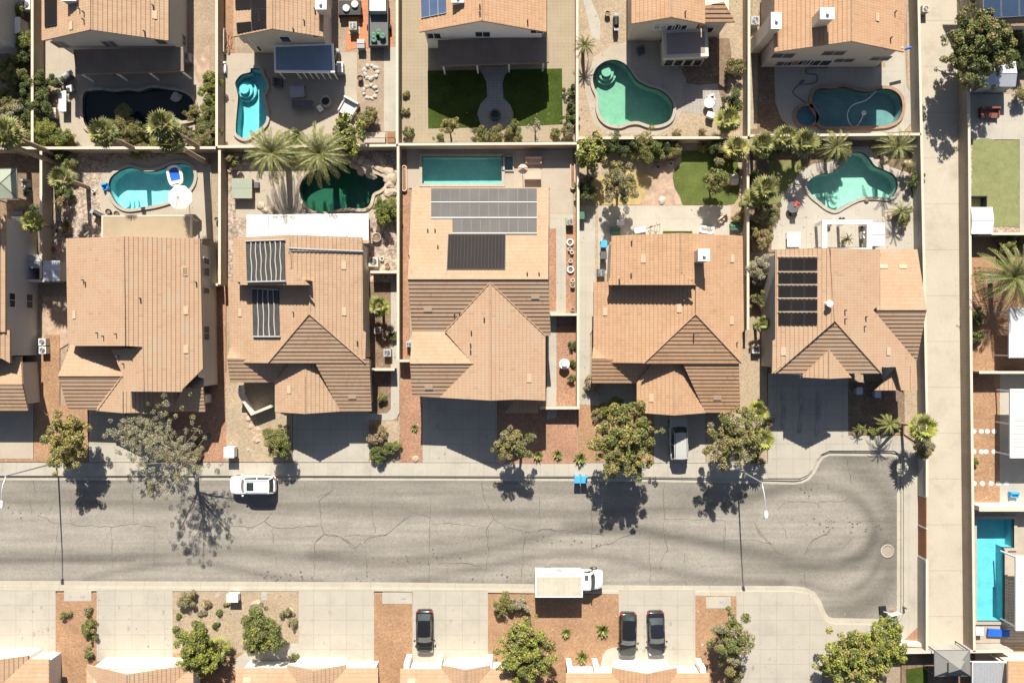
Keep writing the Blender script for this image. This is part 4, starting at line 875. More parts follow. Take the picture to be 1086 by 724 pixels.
mb = MB(); mb.tube([on_plane(Pe, *q('b2', 420,540), lift=.2), on_plane(Pe, *q('b2', 520,546), lift=.2), on_plane(Pe, *q('b2', 768,556), lift=.2)], .08, 6); mb.tube([on_plane(Pe, *q('b2', 418,552), lift=.12), on_plane(Pe, *q('b2', 768,562), lift=.12)], .05, 6); mb.build('pool_pipe', M['grey'], h.t)
h.vents(Pe, Q('b3', (680,220),(678,5)), Q('b3', (742,360))); h.vents(P2, Q('b3', (195,225)), Q('b3', (445,225))); h.vents(P5, Q('b3', (423,582))); h.vents(P7, Q('b3', (717,617)))
h.finish(); h.walls(Q('b3', (163,-122),(765,-124),(775,455),(150,455),(150,100),(163,80)), 5.3); h.walls(Q('b3', (145,430),(430,430),(430,540),(150,540)), 2.9); h.garage(h.walls(Q('b3', (362,430),(797,430),(806,672),(362,672)), 3.2), .7)
pr = h.patio(Q('b2', (230,388),(790,382),(790,500),(230,500)), 2.7, 'offwhite', Q('b2', (240,392),(420,390),(600,388),(780,386)), fascia='white', post='white')
mb = MB()
for x in (326, 418, 508, 600, 692): a, b = W(*q('b2', x,388), 2.72), W(*q('b2', x,484), 2.72); mb.box(a.x, (a.y + b.y) / 2, 2.715, .16, a.y - b.y, .05)
mb.build('seam', M['steel'], pr)
# third house: solar rows, big front hip
h = House('long tiled house with three rows of grey solar panels', 505, 320, 'tilegrey', 'stucco')
Pn = h.face('roof', Q('c2', (75,258),(710,258),(708,684),(55,684)), 'N', (*q('c2', 400,258), 3.2), .40)
zr = h.zat(Pn, *q('c2', 400,684)); Ps = h.face('roof', Q('c3', (55,70),(708,70),(720,333),(690,333),(560,333),(330,333),(228,316),(75,316)), 'S', (*q('c3', 400,70), zr))
za = h.zat(Ps, *q('c3', 438,86)); Pfw = h.face('front_roof', Q('c3', (438,86),(441,634),(203,620),(358,462),(228,314)), 'W', (*q('c3', 439,300), za), .36); Pfe = h.face('front_roof', Q('c3', (438,86),(695,334),(695,634),(560,629),(441,634)), 'E', (*q('c3', 439,300), za), .36)
Pl = h.face('lower_roof', Q('c3', (75,314),(260,314),(360,462),(65,462)), 'N', (*q('c3', 350,455), h.zat(Pfw, *q('c3', 350,455)))); zl = h.zat(Pl, *q('c3', 200,462)); Ps2 = h.face('lower_roof', Q('c3', (65,462),(360,462),(205,620),(75,612)), 'S', (*q('c3', 200,462), zl))
Pen = h.face('porch_roof', Q('c3', (585,600),(662,600),(662,692),(505,692)), 'W', (*q('c3', 662,650), 3.9), .30)
h.caps(Pn, *Q('c2', (55,684),(708,684))); h.caps(Pfw, *Q('c3', (438,86),(441,634))); h.caps(Pfw, *Q('c3', (438,86),(228,314))); h.caps(Pfe, *Q('c3', (438,86),(695,334))); h.caps(Pl, *Q('c3', (65,462),(360,462)))
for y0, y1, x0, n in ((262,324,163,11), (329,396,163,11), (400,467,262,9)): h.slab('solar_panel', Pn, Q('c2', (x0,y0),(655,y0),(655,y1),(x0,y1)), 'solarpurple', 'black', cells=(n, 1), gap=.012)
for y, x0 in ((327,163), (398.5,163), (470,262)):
    mb = MB(); a, b = on_plane(Pn, *q('c2', x0, y), lift=.20), on_plane(Pn, *q('c2', 655, y), lift=.20); mb.tube([a, b], .05, 5); mb.build('panel_row_strip', M['white'], h.t)  # white tubes paint in the sun glare along the panel row edges
h.slab('heater_mat', Pn, Q('c2', (241,474),(512,474),(510,640),(234,640)), 'solarblack', 'black')
mb = MB()
for i in range(1, 17):
    x0, x1 = 241 + 271 * i / 17, 234 + 276 * i / 17; mb.tube([on_plane(Pn, *q('c2', x0, 476), lift=.16), on_plane(Pn, *q('c2', x1, 638), lift=.16)], .035, 4)
mb.build('heater_rib', mat('dark_rib', (.06, .05, .04)), h.t)
h.vents(Ps, Q('c3', (148,212),(648,152)), Q('c3', (272,230),(295,225))); h.vents(Ps2, Q('c3', (152,574))); h.vents(Pfe, Q('c3', (620,530))); h.vents(Pn, [], Q('c2', (148,455),(182,455),(60,575),(195,530),(610,655),(665,655))); h.vents(Pfw, [], Q('c3', (410,250),(350,312),(347,370),(347,400)))
h.finish(); h.walls(Q('c2', (75,262),(710,262),(710,940),(75,925)), 3.2); h.garage(h.walls(Q('c3', (230,320),(692,320),(692,622),(230,612)), 4.6), .7); h.walls(Q('c3', (72,318),(300,318),(300,605),(76,602)), 2.9)
# fourth house: twin of the second, bare roof and tall chimney
h = House('two-storey hip roofed house with a white capped chimney on bare tiles', 705, 340, 'tilepink', 'stucco')
Pe = h.face('roof', Q('d3', (535,-144),(822,-131),(828,310),(818,320),(818,462),(604,232),(605,97),(540,40)), 'E', (*q('d3', 822,100), 5.3))
Pw = h.face('roof', Q('d3', (213,-131),(535,-144),(540,40),(606,97),(200,97),(198,84),(205,60)), 'W', (*q('d3', 537,-50), h.zat(Pe, *q('d3', 537,-50))))
z = h.zat(Pe, *q('d3', 604,170)); P2 = h.face('roof', Q('d3', (130,84),(198,82),(200,95),(605,97),(604,232),(365,460),(185,458),(128,390)), 'W', (*q('d3', 604,170), z - .30))
Ph = h.face('roof', Q('d3', (604,232),(820,462),(362,462)), 'S', (*q('d3', 604,232), h.zat(Pe, *q('d3', 604,232))), .40)
P3_ = h.face('lower_roof', Q('d3', (122,440),(420,440),(420,553),(122,553)), 'S', (*q('d3', 200,553), 3.0)); P9 = h.face('gable_roof', Q('d3', (128,385),(190,440),(122,440)), 'N', (*q('d3', 140,440), h.zat(P3_, *q('d3', 140,440))))
P5 = h.face('garage_roof', Q('d3', (502,440),(502,703),(330,690),(330,553),(420,440)), 'W', (*q('d3', 502,650), 4.9)); P6 = h.face('garage_roof', Q('d3', (502,440),(545,440),(650,692),(502,703)), 'E', (*q('d3', 502,650), 4.9))
P7 = h.face('garage_roof', Q('d3', (535,440),(805,440),(812,690),(648,690)), 'S', (*q('d3', 735,690), 3.3))
h.caps(Pw, *Q('d3', (535,-144),(540,40))); h.caps(Ph, *Q('d3', (604,232),(362,462))); h.caps(Ph, *Q('d3', (604,232),(820,462))); h.caps(P2, *Q('d3', (605,97),(604,232))); h.caps(P5, *Q('d3', (502,520),(502,703)))
h.vents(Pe, Q('d3', (772,262),(775,-27)), Q('d3', (795,365))); h.vents(P2, Q('d3', (183,220),(527,205)), Q('d3', (545,170))); h.vents(Pw, Q('d3', (360,-25)), Q('d3', (303,45),(248,72),(305,-105))); h.vents(P5, Q('d3', (397,622))); h.vents(P7, Q('d3', (705,622))); h.vents(Ph, [], Q('d3', (595,325)))
h.gable_end([(Pw, q('d3', 208,97), q('d3', 600,97))])
h.chimney(*q('d3', 642,-42), 9.3, 1.0, 1.05, 6.0)
h.finish(); h.walls(Q('d3', (213,-131),(822,-131),(818,455),(135,455),(135,100),(200,90)), 5.3); h.walls(Q('d3', (130,430),(420,430),(420,545),(130,545)), 2.9); h.garage(h.walls(Q('d3', (335,430),(805,430),(808,682),(335,682)), 3.2), .7)
# fifth house: black panels, white framed patio
h = House('two-storey tiled house with a black solar array by the alley', 895, 340, 'tilegrey', 'stuccogrey')
Pw = h.face('roof', Q('e3', (185,-68),(440,-76),(462,265),(185,508),(170,505),(172,360),(185,350)), 'W', (*q('e3', 185,100), 5.8))
Pe = h.face('roof', Q('e3', (440,-76),(672,-68),(668,190),(640,213),(840,450),(845,587),(770,587),(745,478),(680,478),(678,505),(462,265)), 'E', (*q('e3', 450,100), h.zat(Pw, *q('e3', 450,100))), .36)
Ph = h.face('roof', Q('e3', (462,265),(680,508),(170,508)), 'S', (*q('e3', 462,265), h.zat(Pe, *q('e3', 462,265))), .40)
Pg = h.face('porch_roof', Q('e3', (436,400),(436,533),(303,526)), 'W', (*q('e3', 436,500), 6.9)); Pg2 = h.face('porch_roof', Q('e3', (436,400),(540,528),(436,533)), 'E', (*q('e3', 436,500), 6.9))
Px = h.face('side_roof', Q('e3', (668,-68),(845,-68),(889,213),(638,213)), 'N', (*q('e3', 760,-68), 3.2), .33); zx = h.zat(Px, *q('e3', 760,213)); Px2 = h.face('side_roof', Q('e3', (638,213),(889,213),(842,452)), 'S', (*q('e3', 760,213), zx))
Pz = h.face('entry_roof', Q('e3', (760,470),(820,470),(820,587),(650,587)), 'W', (*q('e3', 800,540), 4.6), .3)
h.caps(Pw, *Q('e3', (440,-76),(462,265))); h.caps(Ph, *Q('e3', (462,265),(170,508))); h.caps(Ph, *Q('e3', (462,265),(680,508))); h.caps(Px, *Q('e3', (638,213),(889,213))); h.caps(Pg, *Q('e3', (436,400),(436,533)))
for y0, y1 in ((-30,30), (41,92), (101,154), (165,218), (227,284)): h.slab('solar_panel', Pw, Q('e3', (198,y0),(381,y0),(379,y1),(198,y1)), 'solarblack', 'black', cells=(3, 1), gap=.02)
mb = MB()
for y in (-35, 36, 96, 159, 222): mb.tube([on_plane(Pw, *q('e3', 197, y), lift=.16), on_plane(Pw, *q('e3', 382, y), lift=.16)], .05, 5)
mb.build('panel_row_strip', mat('pale_rail', (.42, .33, .26)), h.t)
h.vents(Pe, Q('e3', (712,405)), Q('e3', (508,215),(508,255),(605,245),(598,290))); h.vents(Px, Q('e3', (690,10),(778,10))); h.vents(Pw, Q('e3', (222,405)))
p = on_plane(Pw, *q('e3', 425,185)); mb = MB(); mb.cyl(p.x, p.y, p.z - .1, .22, .7, 12); mb.cyl(p.x, p.y, p.z + .6, .32, .12, 12); mb.build('roof_cowl', M['white'], h.t)
h.finish(); h.garage(h.walls(Q('e3', (185,-68),(672,-68),(672,500),(180,500)), 5.3), .6); h.walls(Q('e3', (303,470),(540,470),(540,531),(303,531)), 6.5, .25); h.walls(Q('e3', (660,-66),(845,-66),(845,580),(760,580),(745,500),(660,500)), 4.0)
fr = Q('e2', (405,408),(635,408),(635,560),(405,560)); P = [W(*p, 2.6) for p in fr]; mb = MB(); inn = offset(P, -.45); inn = [Vector((v.x, v.y)) for v in inn]
mb.prism(P, 2.3, 2.62, holes=[inn], bottom=False); n = len(inn); inn = ccw(inn); mb.add([(v.x, v.y, 2.3) for v in inn] + [(v.x, v.y, 2.62) for v in inn], [[i, n + i, n + (i + 1) % n, (i + 1) % n] for i in range(n)]); mb.build('patio_frame', M['white'], h.t)
for x in (415, 520, 625): p = W(*q('e2', x, 418), 2.4); mb = MB(); mb.box(p.x, p.y, 0, .3, .3, 2.3); mb.build('patio_post', M['white'], h.t)
# left edge house
h = House('two-storey house with a plain grey side wall at the left edge', -20, 340, 'tile', 'stuccogrey')
P = h.face('roof', [(-110,228),(6,228),(6,352),(-110,352)], 'E', (6,300,5.3)); P2 = h.face('roof', [(-110,350),(10.8,350),(10.8,385),(2,380),(-110,380)], 'E', (10.8,365,5.0)); P3_ = h.face('lower_roof', Q('a3', (-400,430),(98,430),(104,558),(-400,558)), 'N', (*q('a3', 50,558), 4.4)); P4 = h.face('lower_roof', Q('a3', (-400,558),(104,558),(132,681),(-400,681)), 'S', (*q('a3', 50,558), 4.4))
h.finish(); o = h.walls([(-110,228),(7,228),(7,380),(-110,380)], 5.3, .25); xw = max(v.x for v in o); h.walls(Q('a3', (-400,440),(110,440),(125,670),(-400,670)), 3.0)
h.window('x', xw, *q('a3', 42,135), *q('a3', 68,200), frame='stucco'); h.window('x', xw, *q('a3', 122,140), *q('a3', 150,205), frame='stucco', glass='darkgrey')
h.patio([(-60,238),(7,238),(7,254),(-60,254)], 2.9, 'beigeroof', [(0,240)], fascia='beige')
# ---- south side, garage fronts facing the street
def front_house(label, x0, x1, yn, gx0, gx1, gy, tile='tile', pillars=(), gd=None):
    h = House(label, (x0 + x1) / 2, 760, tile, 'stuccowhite')
    Pn = h.face('roof', [(x0, yn), (x1, yn), (x1, yn + 62), (x0, yn + 62)], 'N', ((x0 + x1) / 2, yn, 3.0)); z = h.zat(Pn, 543, yn + 62)
    h.face('roof', [(x0, yn + 62), (x1, yn + 62), (x1, yn + 130), (x0, yn + 130)], 'S', (543, yn + 62, z))
    wW, wE, yN = W(gx0, gy, 3.0).x, W(gx1, gy, 3.0).x, W(543, gy, 3.0).y; xm = (wW + wE) / 2
    for P, d, a, b in ((plane('W', gx0, gy, 3.0), 'W', wW, xm), (plane('E', gx1, gy, 3.0), 'E', xm, wE)):
        po = [Vector((x, y, P[0] * x + P[2])) for x, y in ((a, yN), (b, yN), (b, yN - 7), (a, yN - 7))]; h.faces.append((po, P)); h.parts.setdefault('garage_roof', []).append((po, P, d)); zr = P[0] * xm + P[2]
    h.parts['_caps'] = [[Vector((xm, yN, zr + .05)), Vector((xm, yN - 6, zr + .05))]]
    h.finish(); h.walls(None, 3.0, .42, world=[Vector((wW, yN)), Vector((wE, yN)), Vector((wE, yN - 6.5)), Vector((wW, yN - 6.5))])
    yg = max(v.y for v in h.o); h.walls([(x0, yn), (x1, yn), (x1, yn + 125), (x0, yn + 125)], 3.0, .45)
    g = MB(); w = min(5.0, (wE - wW) * .72); g.box(xm, yg + .02, .02, w, .09, 2.15); gdo = g.build('garage_door', M['white'], h.t)
    g = MB()
    for i in range(1, 4): g.box(xm, yg + .068, .02 + i * .54, w, .012, .03)
    g.build('door_seam', M['grey'], gdo)
    for px in pillars:
        p = W(px, yn - 3, 2.6); g = MB(); g.box(p.x, p.y, 0, .55, .55, 2.55); g.build('pillar', M['stuccowhite'], h.t)
    h.vents(Pn, [(x0 + 12, yn + 12)])
    return h
front_house('tiled house roof at the bottom left corner', -40, 52, 699, -36, 30, 695)
front_house('tiled house with pale gable front left of the bright green tree', 92, 205, 709, 92, 200, 705)
front_house('tiled house with white garage gable behind the curved bed garden', 250, 401, 708.5, 304.6, 367, 705)
front_house('tiled house with white piers in front of the black sedan', 424.5, 545, 709.5, 469, 520, 705.5, 'tile', (431, 465, 519))
front_house('tiled house with white gable before the two parked dark cars', 600, 752, 714, 649, 718, 708, 'tilepink', (604.5, 633, 746))
# right-hand side structures that belong to houses beyond the frame edge
def canopy(label, pts, z, roof, posts, slats=0, nm='patio_cover', cat='patio cover', post='white'):
    P = [W(*p, z) for p in pts]; c = sum(P, Vector()) / 4; t = thing(nm, label, cat, (c.x, c.y, 0)); mb = MB()
    x0, x1, y0, y1 = min(p.x for p in P), max(p.x for p in P), min(p.y for p in P), max(p.y for p in P)
    if slats:
        n = slats
        for i in range(n): mb.box((x0 + x1) / 2, y0 + (y1 - y0) * (i + .5) / n, z - .06, x1 - x0, (y1 - y0) / n * .72, .06)
        for x in np.linspace(x0 + .3, x1 - .3, 4): mb.box(x, (y0 + y1) / 2, z - .24, .09, y1 - y0, .175)
    else:
        n = max(3, int((x1 - x0) / .3)); vs = []
        for i in range(n * 2 + 1):
            x = x0 + (x1 - x0) * i / (n * 2); vs += [(x, y0, z + .03 * (i % 2)), (x, y1, z + .03 * (i % 2))]
        mb.add(vs, [[2 * i, 2 * i + 2, 2 * i + 3, 2 * i + 1] for i in range(n * 2)]); mb.prism([(x0, y0), (x1, y0), (x1, y1), (x0, y1)], z - .14, z - .02)
    mb.build('roof_panel', M[roof], t); f = MB()
    for a, b, c_, d in ((x0, x1, y0, y0), (x0, x1, y1, y1)): f.box((a + b) / 2, c_, z - .22, b - a + .1, .1, .2)
    for a in (x0, x1): f.box(a, (y0 + y1) / 2, z - .22, .1, y1 - y0 - .1, .2)
    f.build('beam', M['white'], t)
    for px, py in posts: p = W(px, py, z); k = MB(); k.box(p.x, p.y, 0, .14, .14, z - .1); k.build('post', M[post], t)
    return t
canopy('white ribbed patio cover beside the large palm', [(1071,327),(1110,327),(1110,379),(1071,379)], 2.7, 'offwhite', [(1073,330),(1073,377)])
canopy('white slatted pergola over the stepping stone yard', [(1072,413),(1120,413),(1120,485),(1072,485)], 2.8, 'white', [(1074,415),(1074,450),(1074,483)], slats=26)
canopy('white slatted patio cover beside the bright blue pool', [(1078,590),(1120,590),(1120,668),(1078,668)], 2.8, 'white', [(1080,592),(1080,666)], slats=24)
canopy('silver shed-like awning below the alley end wall', [(1032,702),(1067,702),(1067,745),(1032,745)], 2.6, 'steel', [(1033,704),(1066,704)])
h = House('pink tiled house corner at the bottom right', 1110, 735, 'tilepink', 'stucco'); P = h.face('roof', [(1069,701),(1150,701),(1150,790),(1069,790)], 'N', (1090,701,3.2), .3); h.finish(); h.walls([(1069,701),(1150,701),(1150,790),(1069,790)], 3.2)
# ------------------------------------------------------------------ vegetation
def quads_mesh(name, cs, ax, ay, mi, mats, parent, extra=None):
    """many small leaf faces: centres cs, half axes ax, ay (numpy, local coordinates); pointed leaf shape"""
    n = len(cs); v = np.empty((n, 4, 3)); v[:, 0] = cs - ax; v[:, 1] = cs - ay; v[:, 2] = cs + ax; v[:, 3] = cs + ay
    me = bpy.data.meshes.new(name); me.vertices.add(n * 4); me.vertices.foreach_set('co', v.reshape(-1).astype(np.float32))
    me.loops.add(n * 4); me.loops.foreach_set('vertex_index', np.arange(n * 4, dtype=np.int32)); me.polygons.add(n)
    me.polygons.foreach_set('loop_start', np.arange(0, n * 4, 4, dtype=np.int32)); me.polygons.foreach_set('loop_total', np.full(n, 4, dtype=np.int32))
    for m in mats: me.materials.append(m)
    me.polygons.foreach_set('material_index', np.asarray(mi, dtype=np.int32)); me.update(calc_edges=True); me.validate()
    o = bpy.data.objects.new(name, me); COL.objects.link(o); o.parent = parent; ROOT[o.name] = ROOT[parent.name]
    return o
def leaves(centres, sizes, per, leaf, rng, up=.5):
    K = len(centres); per = np.maximum(3, per).astype(int); idx = np.repeat(np.arange(K), per); n = len(idx)
    d = rng.normal(size=(n, 3)); d /= np.linalg.norm(d, axis=1)[:, None]; r = rng.uniform(.25, 1, n) ** .5
    c = centres[idx] + d * (sizes[idx] * r)[:, None] * np.array([1, 1, .75])
    nrm = rng.normal(size=(n, 3)) + d * .8 + np.array([0, 0, up]); nrm /= np.linalg.norm(nrm, axis=1)[:, None]
    t = np.cross(nrm, rng.normal(size=(n, 3))); t /= np.linalg.norm(t, axis=1)[:, None]; b = np.cross(nrm, t)
    s = leaf * rng.uniform(.6, 1.35, n)
    return c, t * s[:, None], b * (s * .5)[:, None], idx
SEED = [100]
def tree(label, px, py, rx, ry, zc, rz, kinds, dens=1.0, leaf=.15, group=None, cat='tree', name='tree', base=None, sparse=False, bark='bark', limbs=7, lumps=None, cov=3.0, stems=1):
    """crown seen at (px,py) with radii rx,ry in plan units; zc crown middle height, rz its half height"""
    SEED[0] += 1; rng = np.random.default_rng(SEED[0]); rnd = random.Random(SEED[0])
    c = W(px, py, zc); k = (HC - zc) / HC / 10; rx, ry = rx * k, ry * k
    bx, by = (c.x, c.y) if base is None else W(*base)[:2]
    t = thing(name, label, cat, (bx, by, 0), group); off = np.array([c.x - bx, c.y - by, zc])
    # a handful of big lobes, clumps on and in them
    nl = lumps or max(5, int(5 + (rx + ry) * 2.2)); L_ = []
    for i in range(nl):
        a = 2 * PI * (i + rnd.uniform(-.3, .3)) / nl * 2.4; rr = (.15 + .68 * ((i + .5) / nl)) * rnd.uniform(.75, 1.15)
        L_.append((math.cos(a) * rr * rx, math.sin(a) * rr * ry, rz * rnd.uniform(-.35, .6) * (1.1 - rr), rnd.uniform(.28, .46)))
    L_ = np.array(L_); area = PI * rx * ry; ncl = int(max(12, area * 7.5 * dens)); leaf *= .64; cl = []
    for i in range(ncl):
        l = L_[rng.integers(nl)]; d = rng.normal(size=3); d /= np.linalg.norm(d); d[2] = abs(d[2]) * (1 if rng.random() < .75 else -1)
        r = l[3] * rng.uniform(.55, 1.0) ** .6
        k_ = 1.22 if rng.random() < .10 else 1.0
        cl.append(((l[0] + d[0] * r * rx) * k_, (l[1] + d[1] * r * ry) * k_, l[2] + d[2] * r * rz * 1.3))
    cl = np.array(cl) + off; cl[:, 2] = np.maximum(cl[:, 2], .25 if cat != 'tree' else .5)
    cs = np.clip(rng.normal(.33, .10, ncl), .14, .55) * min(1.0, .45 + (rx + ry) * .16) * (.75 if sparse else 1)
    per = cov * (cs ** 2 * PI) / (leaf * leaf * 1.0) * rng.uniform(.5, 1.3, ncl) * (.5 if sparse else 1)
    C, A, B, idx = leaves(cl, cs, per, leaf, rng)
    C[:, 2] = np.maximum(C[:, 2], .04)
    kk = np.array([rng.choice(len(kinds), p=[.62, .38] if len(kinds) == 2 else [1] if len(kinds) == 1 else [.5, .3, .2]) for _ in range(ncl)])
    mi = kk[idx]; fl = rng.random(len(mi)) < .18; mi[fl] = rng.integers(0, len(kinds), fl.sum())
    quads_mesh('crown' if cat == 'tree' else 'foliage', C - 0, A, B, mi, [M['L_' + x] for x in kinds], t)
    # trunk, limbs and twigs
    mb = MB(); org = Vector((bx, by, 0)); r0 = .05 + .028 * (rx + ry)
    if cat == 'tree':
        fork = max(.5, zc - rz * 1.15) if not sparse else max(.6, zc * .42)
        for s_ in range(stems):
            j = Vector((rnd.uniform(-.15, .15), rnd.uniform(-.15, .15), 0)) * (stems > 1) * 2
            f = org + Vector((off[0] * .35, off[1] * .35, fork)) + j * 2
            mb.tube([org + j - Vector((0, 0, .1)), org + j * 1.4 + Vector((off[0] * .15, off[1] * .15, fork * .5)) + Vector((rnd.uniform(-.08, .08), rnd.uniform(-.08, .08), 0)), f], r0, 8, 0, r0 * .72)
            for i in range(limbs):
                l = cl[rnd.randrange(ncl)] if not sparse else cl[(i * 7 + s_) % ncl]; e = org + Vector(l); m = f.lerp(e, .5) + Vector((rnd.uniform(-.2, .2), rnd.uniform(-.2, .2), .25))
                mb.tube([f, m, e], r0 * (.26 if sparse else .5), 6, 0, r0 * .08)
                for j2 in range(3 if sparse else 2):
                    e2 = org + Vector(cl[rnd.randrange(ncl)])
                    if (e2 - m).length < (rx + ry) * .45: mb.tube([m, m.lerp(e2, .55) + Vector((0, 0, .12)), e2], r0 * (.12 if sparse else .22), 5, 0, r0 * .05)
        mb.build('trunk', M[bark], t)
    else:
        for i in range(5):
            e = org + Vector(cl[rnd.randrange(ncl)]); mb.tube([org, org.lerp(e, .6) + Vector((0, 0, .1)), e], .03, 5, 0, .012)
        mb.build('stem', M[bark], t)
    return t
def shrub(label, px, py, r, kinds, h=None, ry=None, group=None, leaf=.085, **kw):
    rm = r / 10; h = h or max(.5, rm * 1.5)
    return tree(label, px, py, r, ry or r, h * .52, h * .5, kinds, leaf=leaf, cat='shrub', name='shrub', group=group, dens=kw.pop('dens', 1.6), **kw)
def frond_mesh(rng, n, L_, droop, wl, kind, tilt0=-.35, tilt1=1.2, seg=10):
    """feather fronds: leaflets as long thin faces either side of an arching rachis"""
    cs, ax, ay = [], [], []; rach = []
    for i in range(n):
        a = i * 2.39996 + rng.uniform(-.2, .2); u = (i + .5) / n; el = tilt1 + (tilt0 - tilt1) * u ** .8; ln = L_ * rng.uniform(.82, 1.08) * (.7 + .3 * min(1, u * 2.2))
        h = np.array([math.cos(a), math.sin(a), 0]); side = np.array([-math.sin(a), math.cos(a), 0]); p = np.zeros(3); e = el; pts = [p.copy()]
        for s in range(seg):
            d = h * math.cos(e) + np.array([0, 0, math.sin(e)]); p2 = p + d * ln / seg
            up = np.cross(side, d) * -1; t = (s + .5) / seg; w = wl * (math.sin(PI * min(1, .12 + t * .95)) ** .6) * rng.uniform(.85, 1.1)
            for sg in (-1, 1):
                for q_ in (0, .5):
                    o = p + (p2 - p) * q_; v = side * sg * .62 + d * .80 + up * .22; v /= np.linalg.norm(v)
                    v = v * w; cs.append(o + v * .5); ax.append(v * .5); bb = (p2 - p) * .36; ay.append(bb * (.55 if w > .1 else .4))
            p = p2; e -= droop / seg * (1 + t); pts.append(p.copy())
        rach.append(pts)
    return np.array(cs), np.array(ax), np.array(ay), rach
def palm(label, px, py, h, r, kind='feather', n=34, kinds=('palm', 'palmpale'), group=None, base=None, droop=1.3, bark='palmbark', name='palm_tree', tr=.22, skirt=True):
    """crown middle seen at (px,py), height h, frond reach r plan units"""
    SEED[0] += 1; rng = np.random.default_rng(SEED[0]); c = W(px, py, h); r = r * (HC - h) / HC / 10
    b = W(*base) if base else Vector((c.x, c.y, 0)); t = thing(name, label, 'palm tree', (b.x, b.y, 0), group); o = np.array([c.x - b.x, c.y - b.y, h])
    if kind == 'feather':
        C, A, B, rach = frond_mesh(rng, n, r * 1.34, droop, r * .155, kinds)
        quads_mesh('crown', C + o, A, B, (rng.random(len(C)) < .4).astype(int), [M['L_' + k] for k in kinds], t)
        mb = MB()
        for pts in rach: mb.tube([Vector(tuple(p + o)) + b for p in pts[::3]], .03, 4, 0, .01)
        mb.build('frond_stem', M['L_palm'], t)
    else:
        C, A, B, mi = [], [], [], []; mb = MB()
        for i in range(n):
            a = i * 2.39996 + rng.uniform(-.2, .2); u = (i + .5) / n; el = 1.25 - 1.7 * u; L_ = r * .55 * rng.uniform(.8, 1.1)
            d = np.array([math.cos(a) * math.cos(el), math.sin(a) * math.cos(el), math.sin(el)]); side = np.array([-math.sin(a), math.cos(a), 0]); up = np.cross(d, side)
            e = o + d * L_; mb.tube([b + Vector(tuple(o)), b + Vector(tuple(e))], .025, 4, 0, .015); fr = r * .52 * rng.uniform(.85, 1.1); m_ = int(rng.random() < .45)
            for j in range(11):
                th = (j - 5) / 5 * 1.75; v = d * math.cos(th) + side * math.sin(th) + up * .12 - np.array([0, 0, .22 + .25 * abs(th) / 1.7]); v = v / np.linalg.norm(v) * fr * (1 - .2 * abs(th) / 1.75)
                w = np.cross(v, up); w = w / (np.linalg.norm(w) + 1e-9) * fr * .11
                C.append(e + v * .5); A.append(v * .5); B.append(w); mi.append(m_)
        quads_mesh('crown', np.array(C), np.array(A), np.array(B), mi, [M['L_' + k] for k in kinds], t); mb.build('frond_stem', M['L_' + kinds[0]], t)
    tb = MB(); k = max(3, int(h / .5)); org = b; top = Vector(tuple(o)) + b
    pts = [org.lerp(top, i / k) + Vector((0, 0, 0)) for i in range(k + 1)]; tb.tube([pts[0] - Vector((0, 0, .1))] + pts[1:], tr * 1.15, 9, 0, tr * .85)
    for i in range(1, k * 2): p = org.lerp(top, i / (k * 2)); tb.cyl(p.x, p.y, p.z - .04, tr * 1.18 * (1 - .22 * i / (2 * k)), .07, 9, tr * 1.02)
    tb.build('trunk', M[bark], t)
    if skirt and h > 5:
        cs, ax, ay = [], [], []
        for i in range(60):
            a = rng.uniform(0, 2 * PI); v = np.array([math.cos(a) * .45, math.sin(a) * .45, -1.0]); v = v / np.linalg.norm(v) * rng.uniform(.5, 1.0); s = np.array([-math.sin(a), math.cos(a), 0]) * .09
            cs.append(o + v * .6 + np.array([0, 0, -.1])); ax.append(v * .5); ay.append(s)
        quads_mesh('dead_fronds', np.array(cs), np.array(ax), np.array(ay), [0] * 60, [M['L_dry']], t)
    return t
def agave(label, px, py, r, kinds=('green', 'palmpale'), group=None, n=26, name='spiky_plant', h=.1, wide=.16):
    SEED[0] += 1; rng = np.random.default_rng(SEED[0]); c = W(px, py, .3); t = thing(name, label, 'plant', (c.x, c.y, 0), group); r = r / 10; cs, ax, ay = [], [], []
    for i in range(n):
        a = i * 2.39996; el = 1.3 - 1.25 * (i + .5) / n; L_ = r * rng.uniform(.85, 1.12)
        d = np.array([math.cos(a) * math.cos(el), math.sin(a) * math.cos(el), math.sin(el)]); s = np.array([-math.sin(a), math.cos(a), 0]) * L_ * wide
        cs.append(d * L_ * .52 + np.array([0, 0, h])); ax.append(d * L_ * .5); ay.append(s)
    quads_mesh('leaves', np.array(cs), np.array(ax), np.array(ay), rng.integers(0, len(kinds), n), [M['L_' + k] for k in kinds], t)
    mb = MB(); mb.cyl(c.x, c.y, -.02, r * .16, h + .14, 8, r * .1); mb.build('stem', M['palmbark'], t); return t
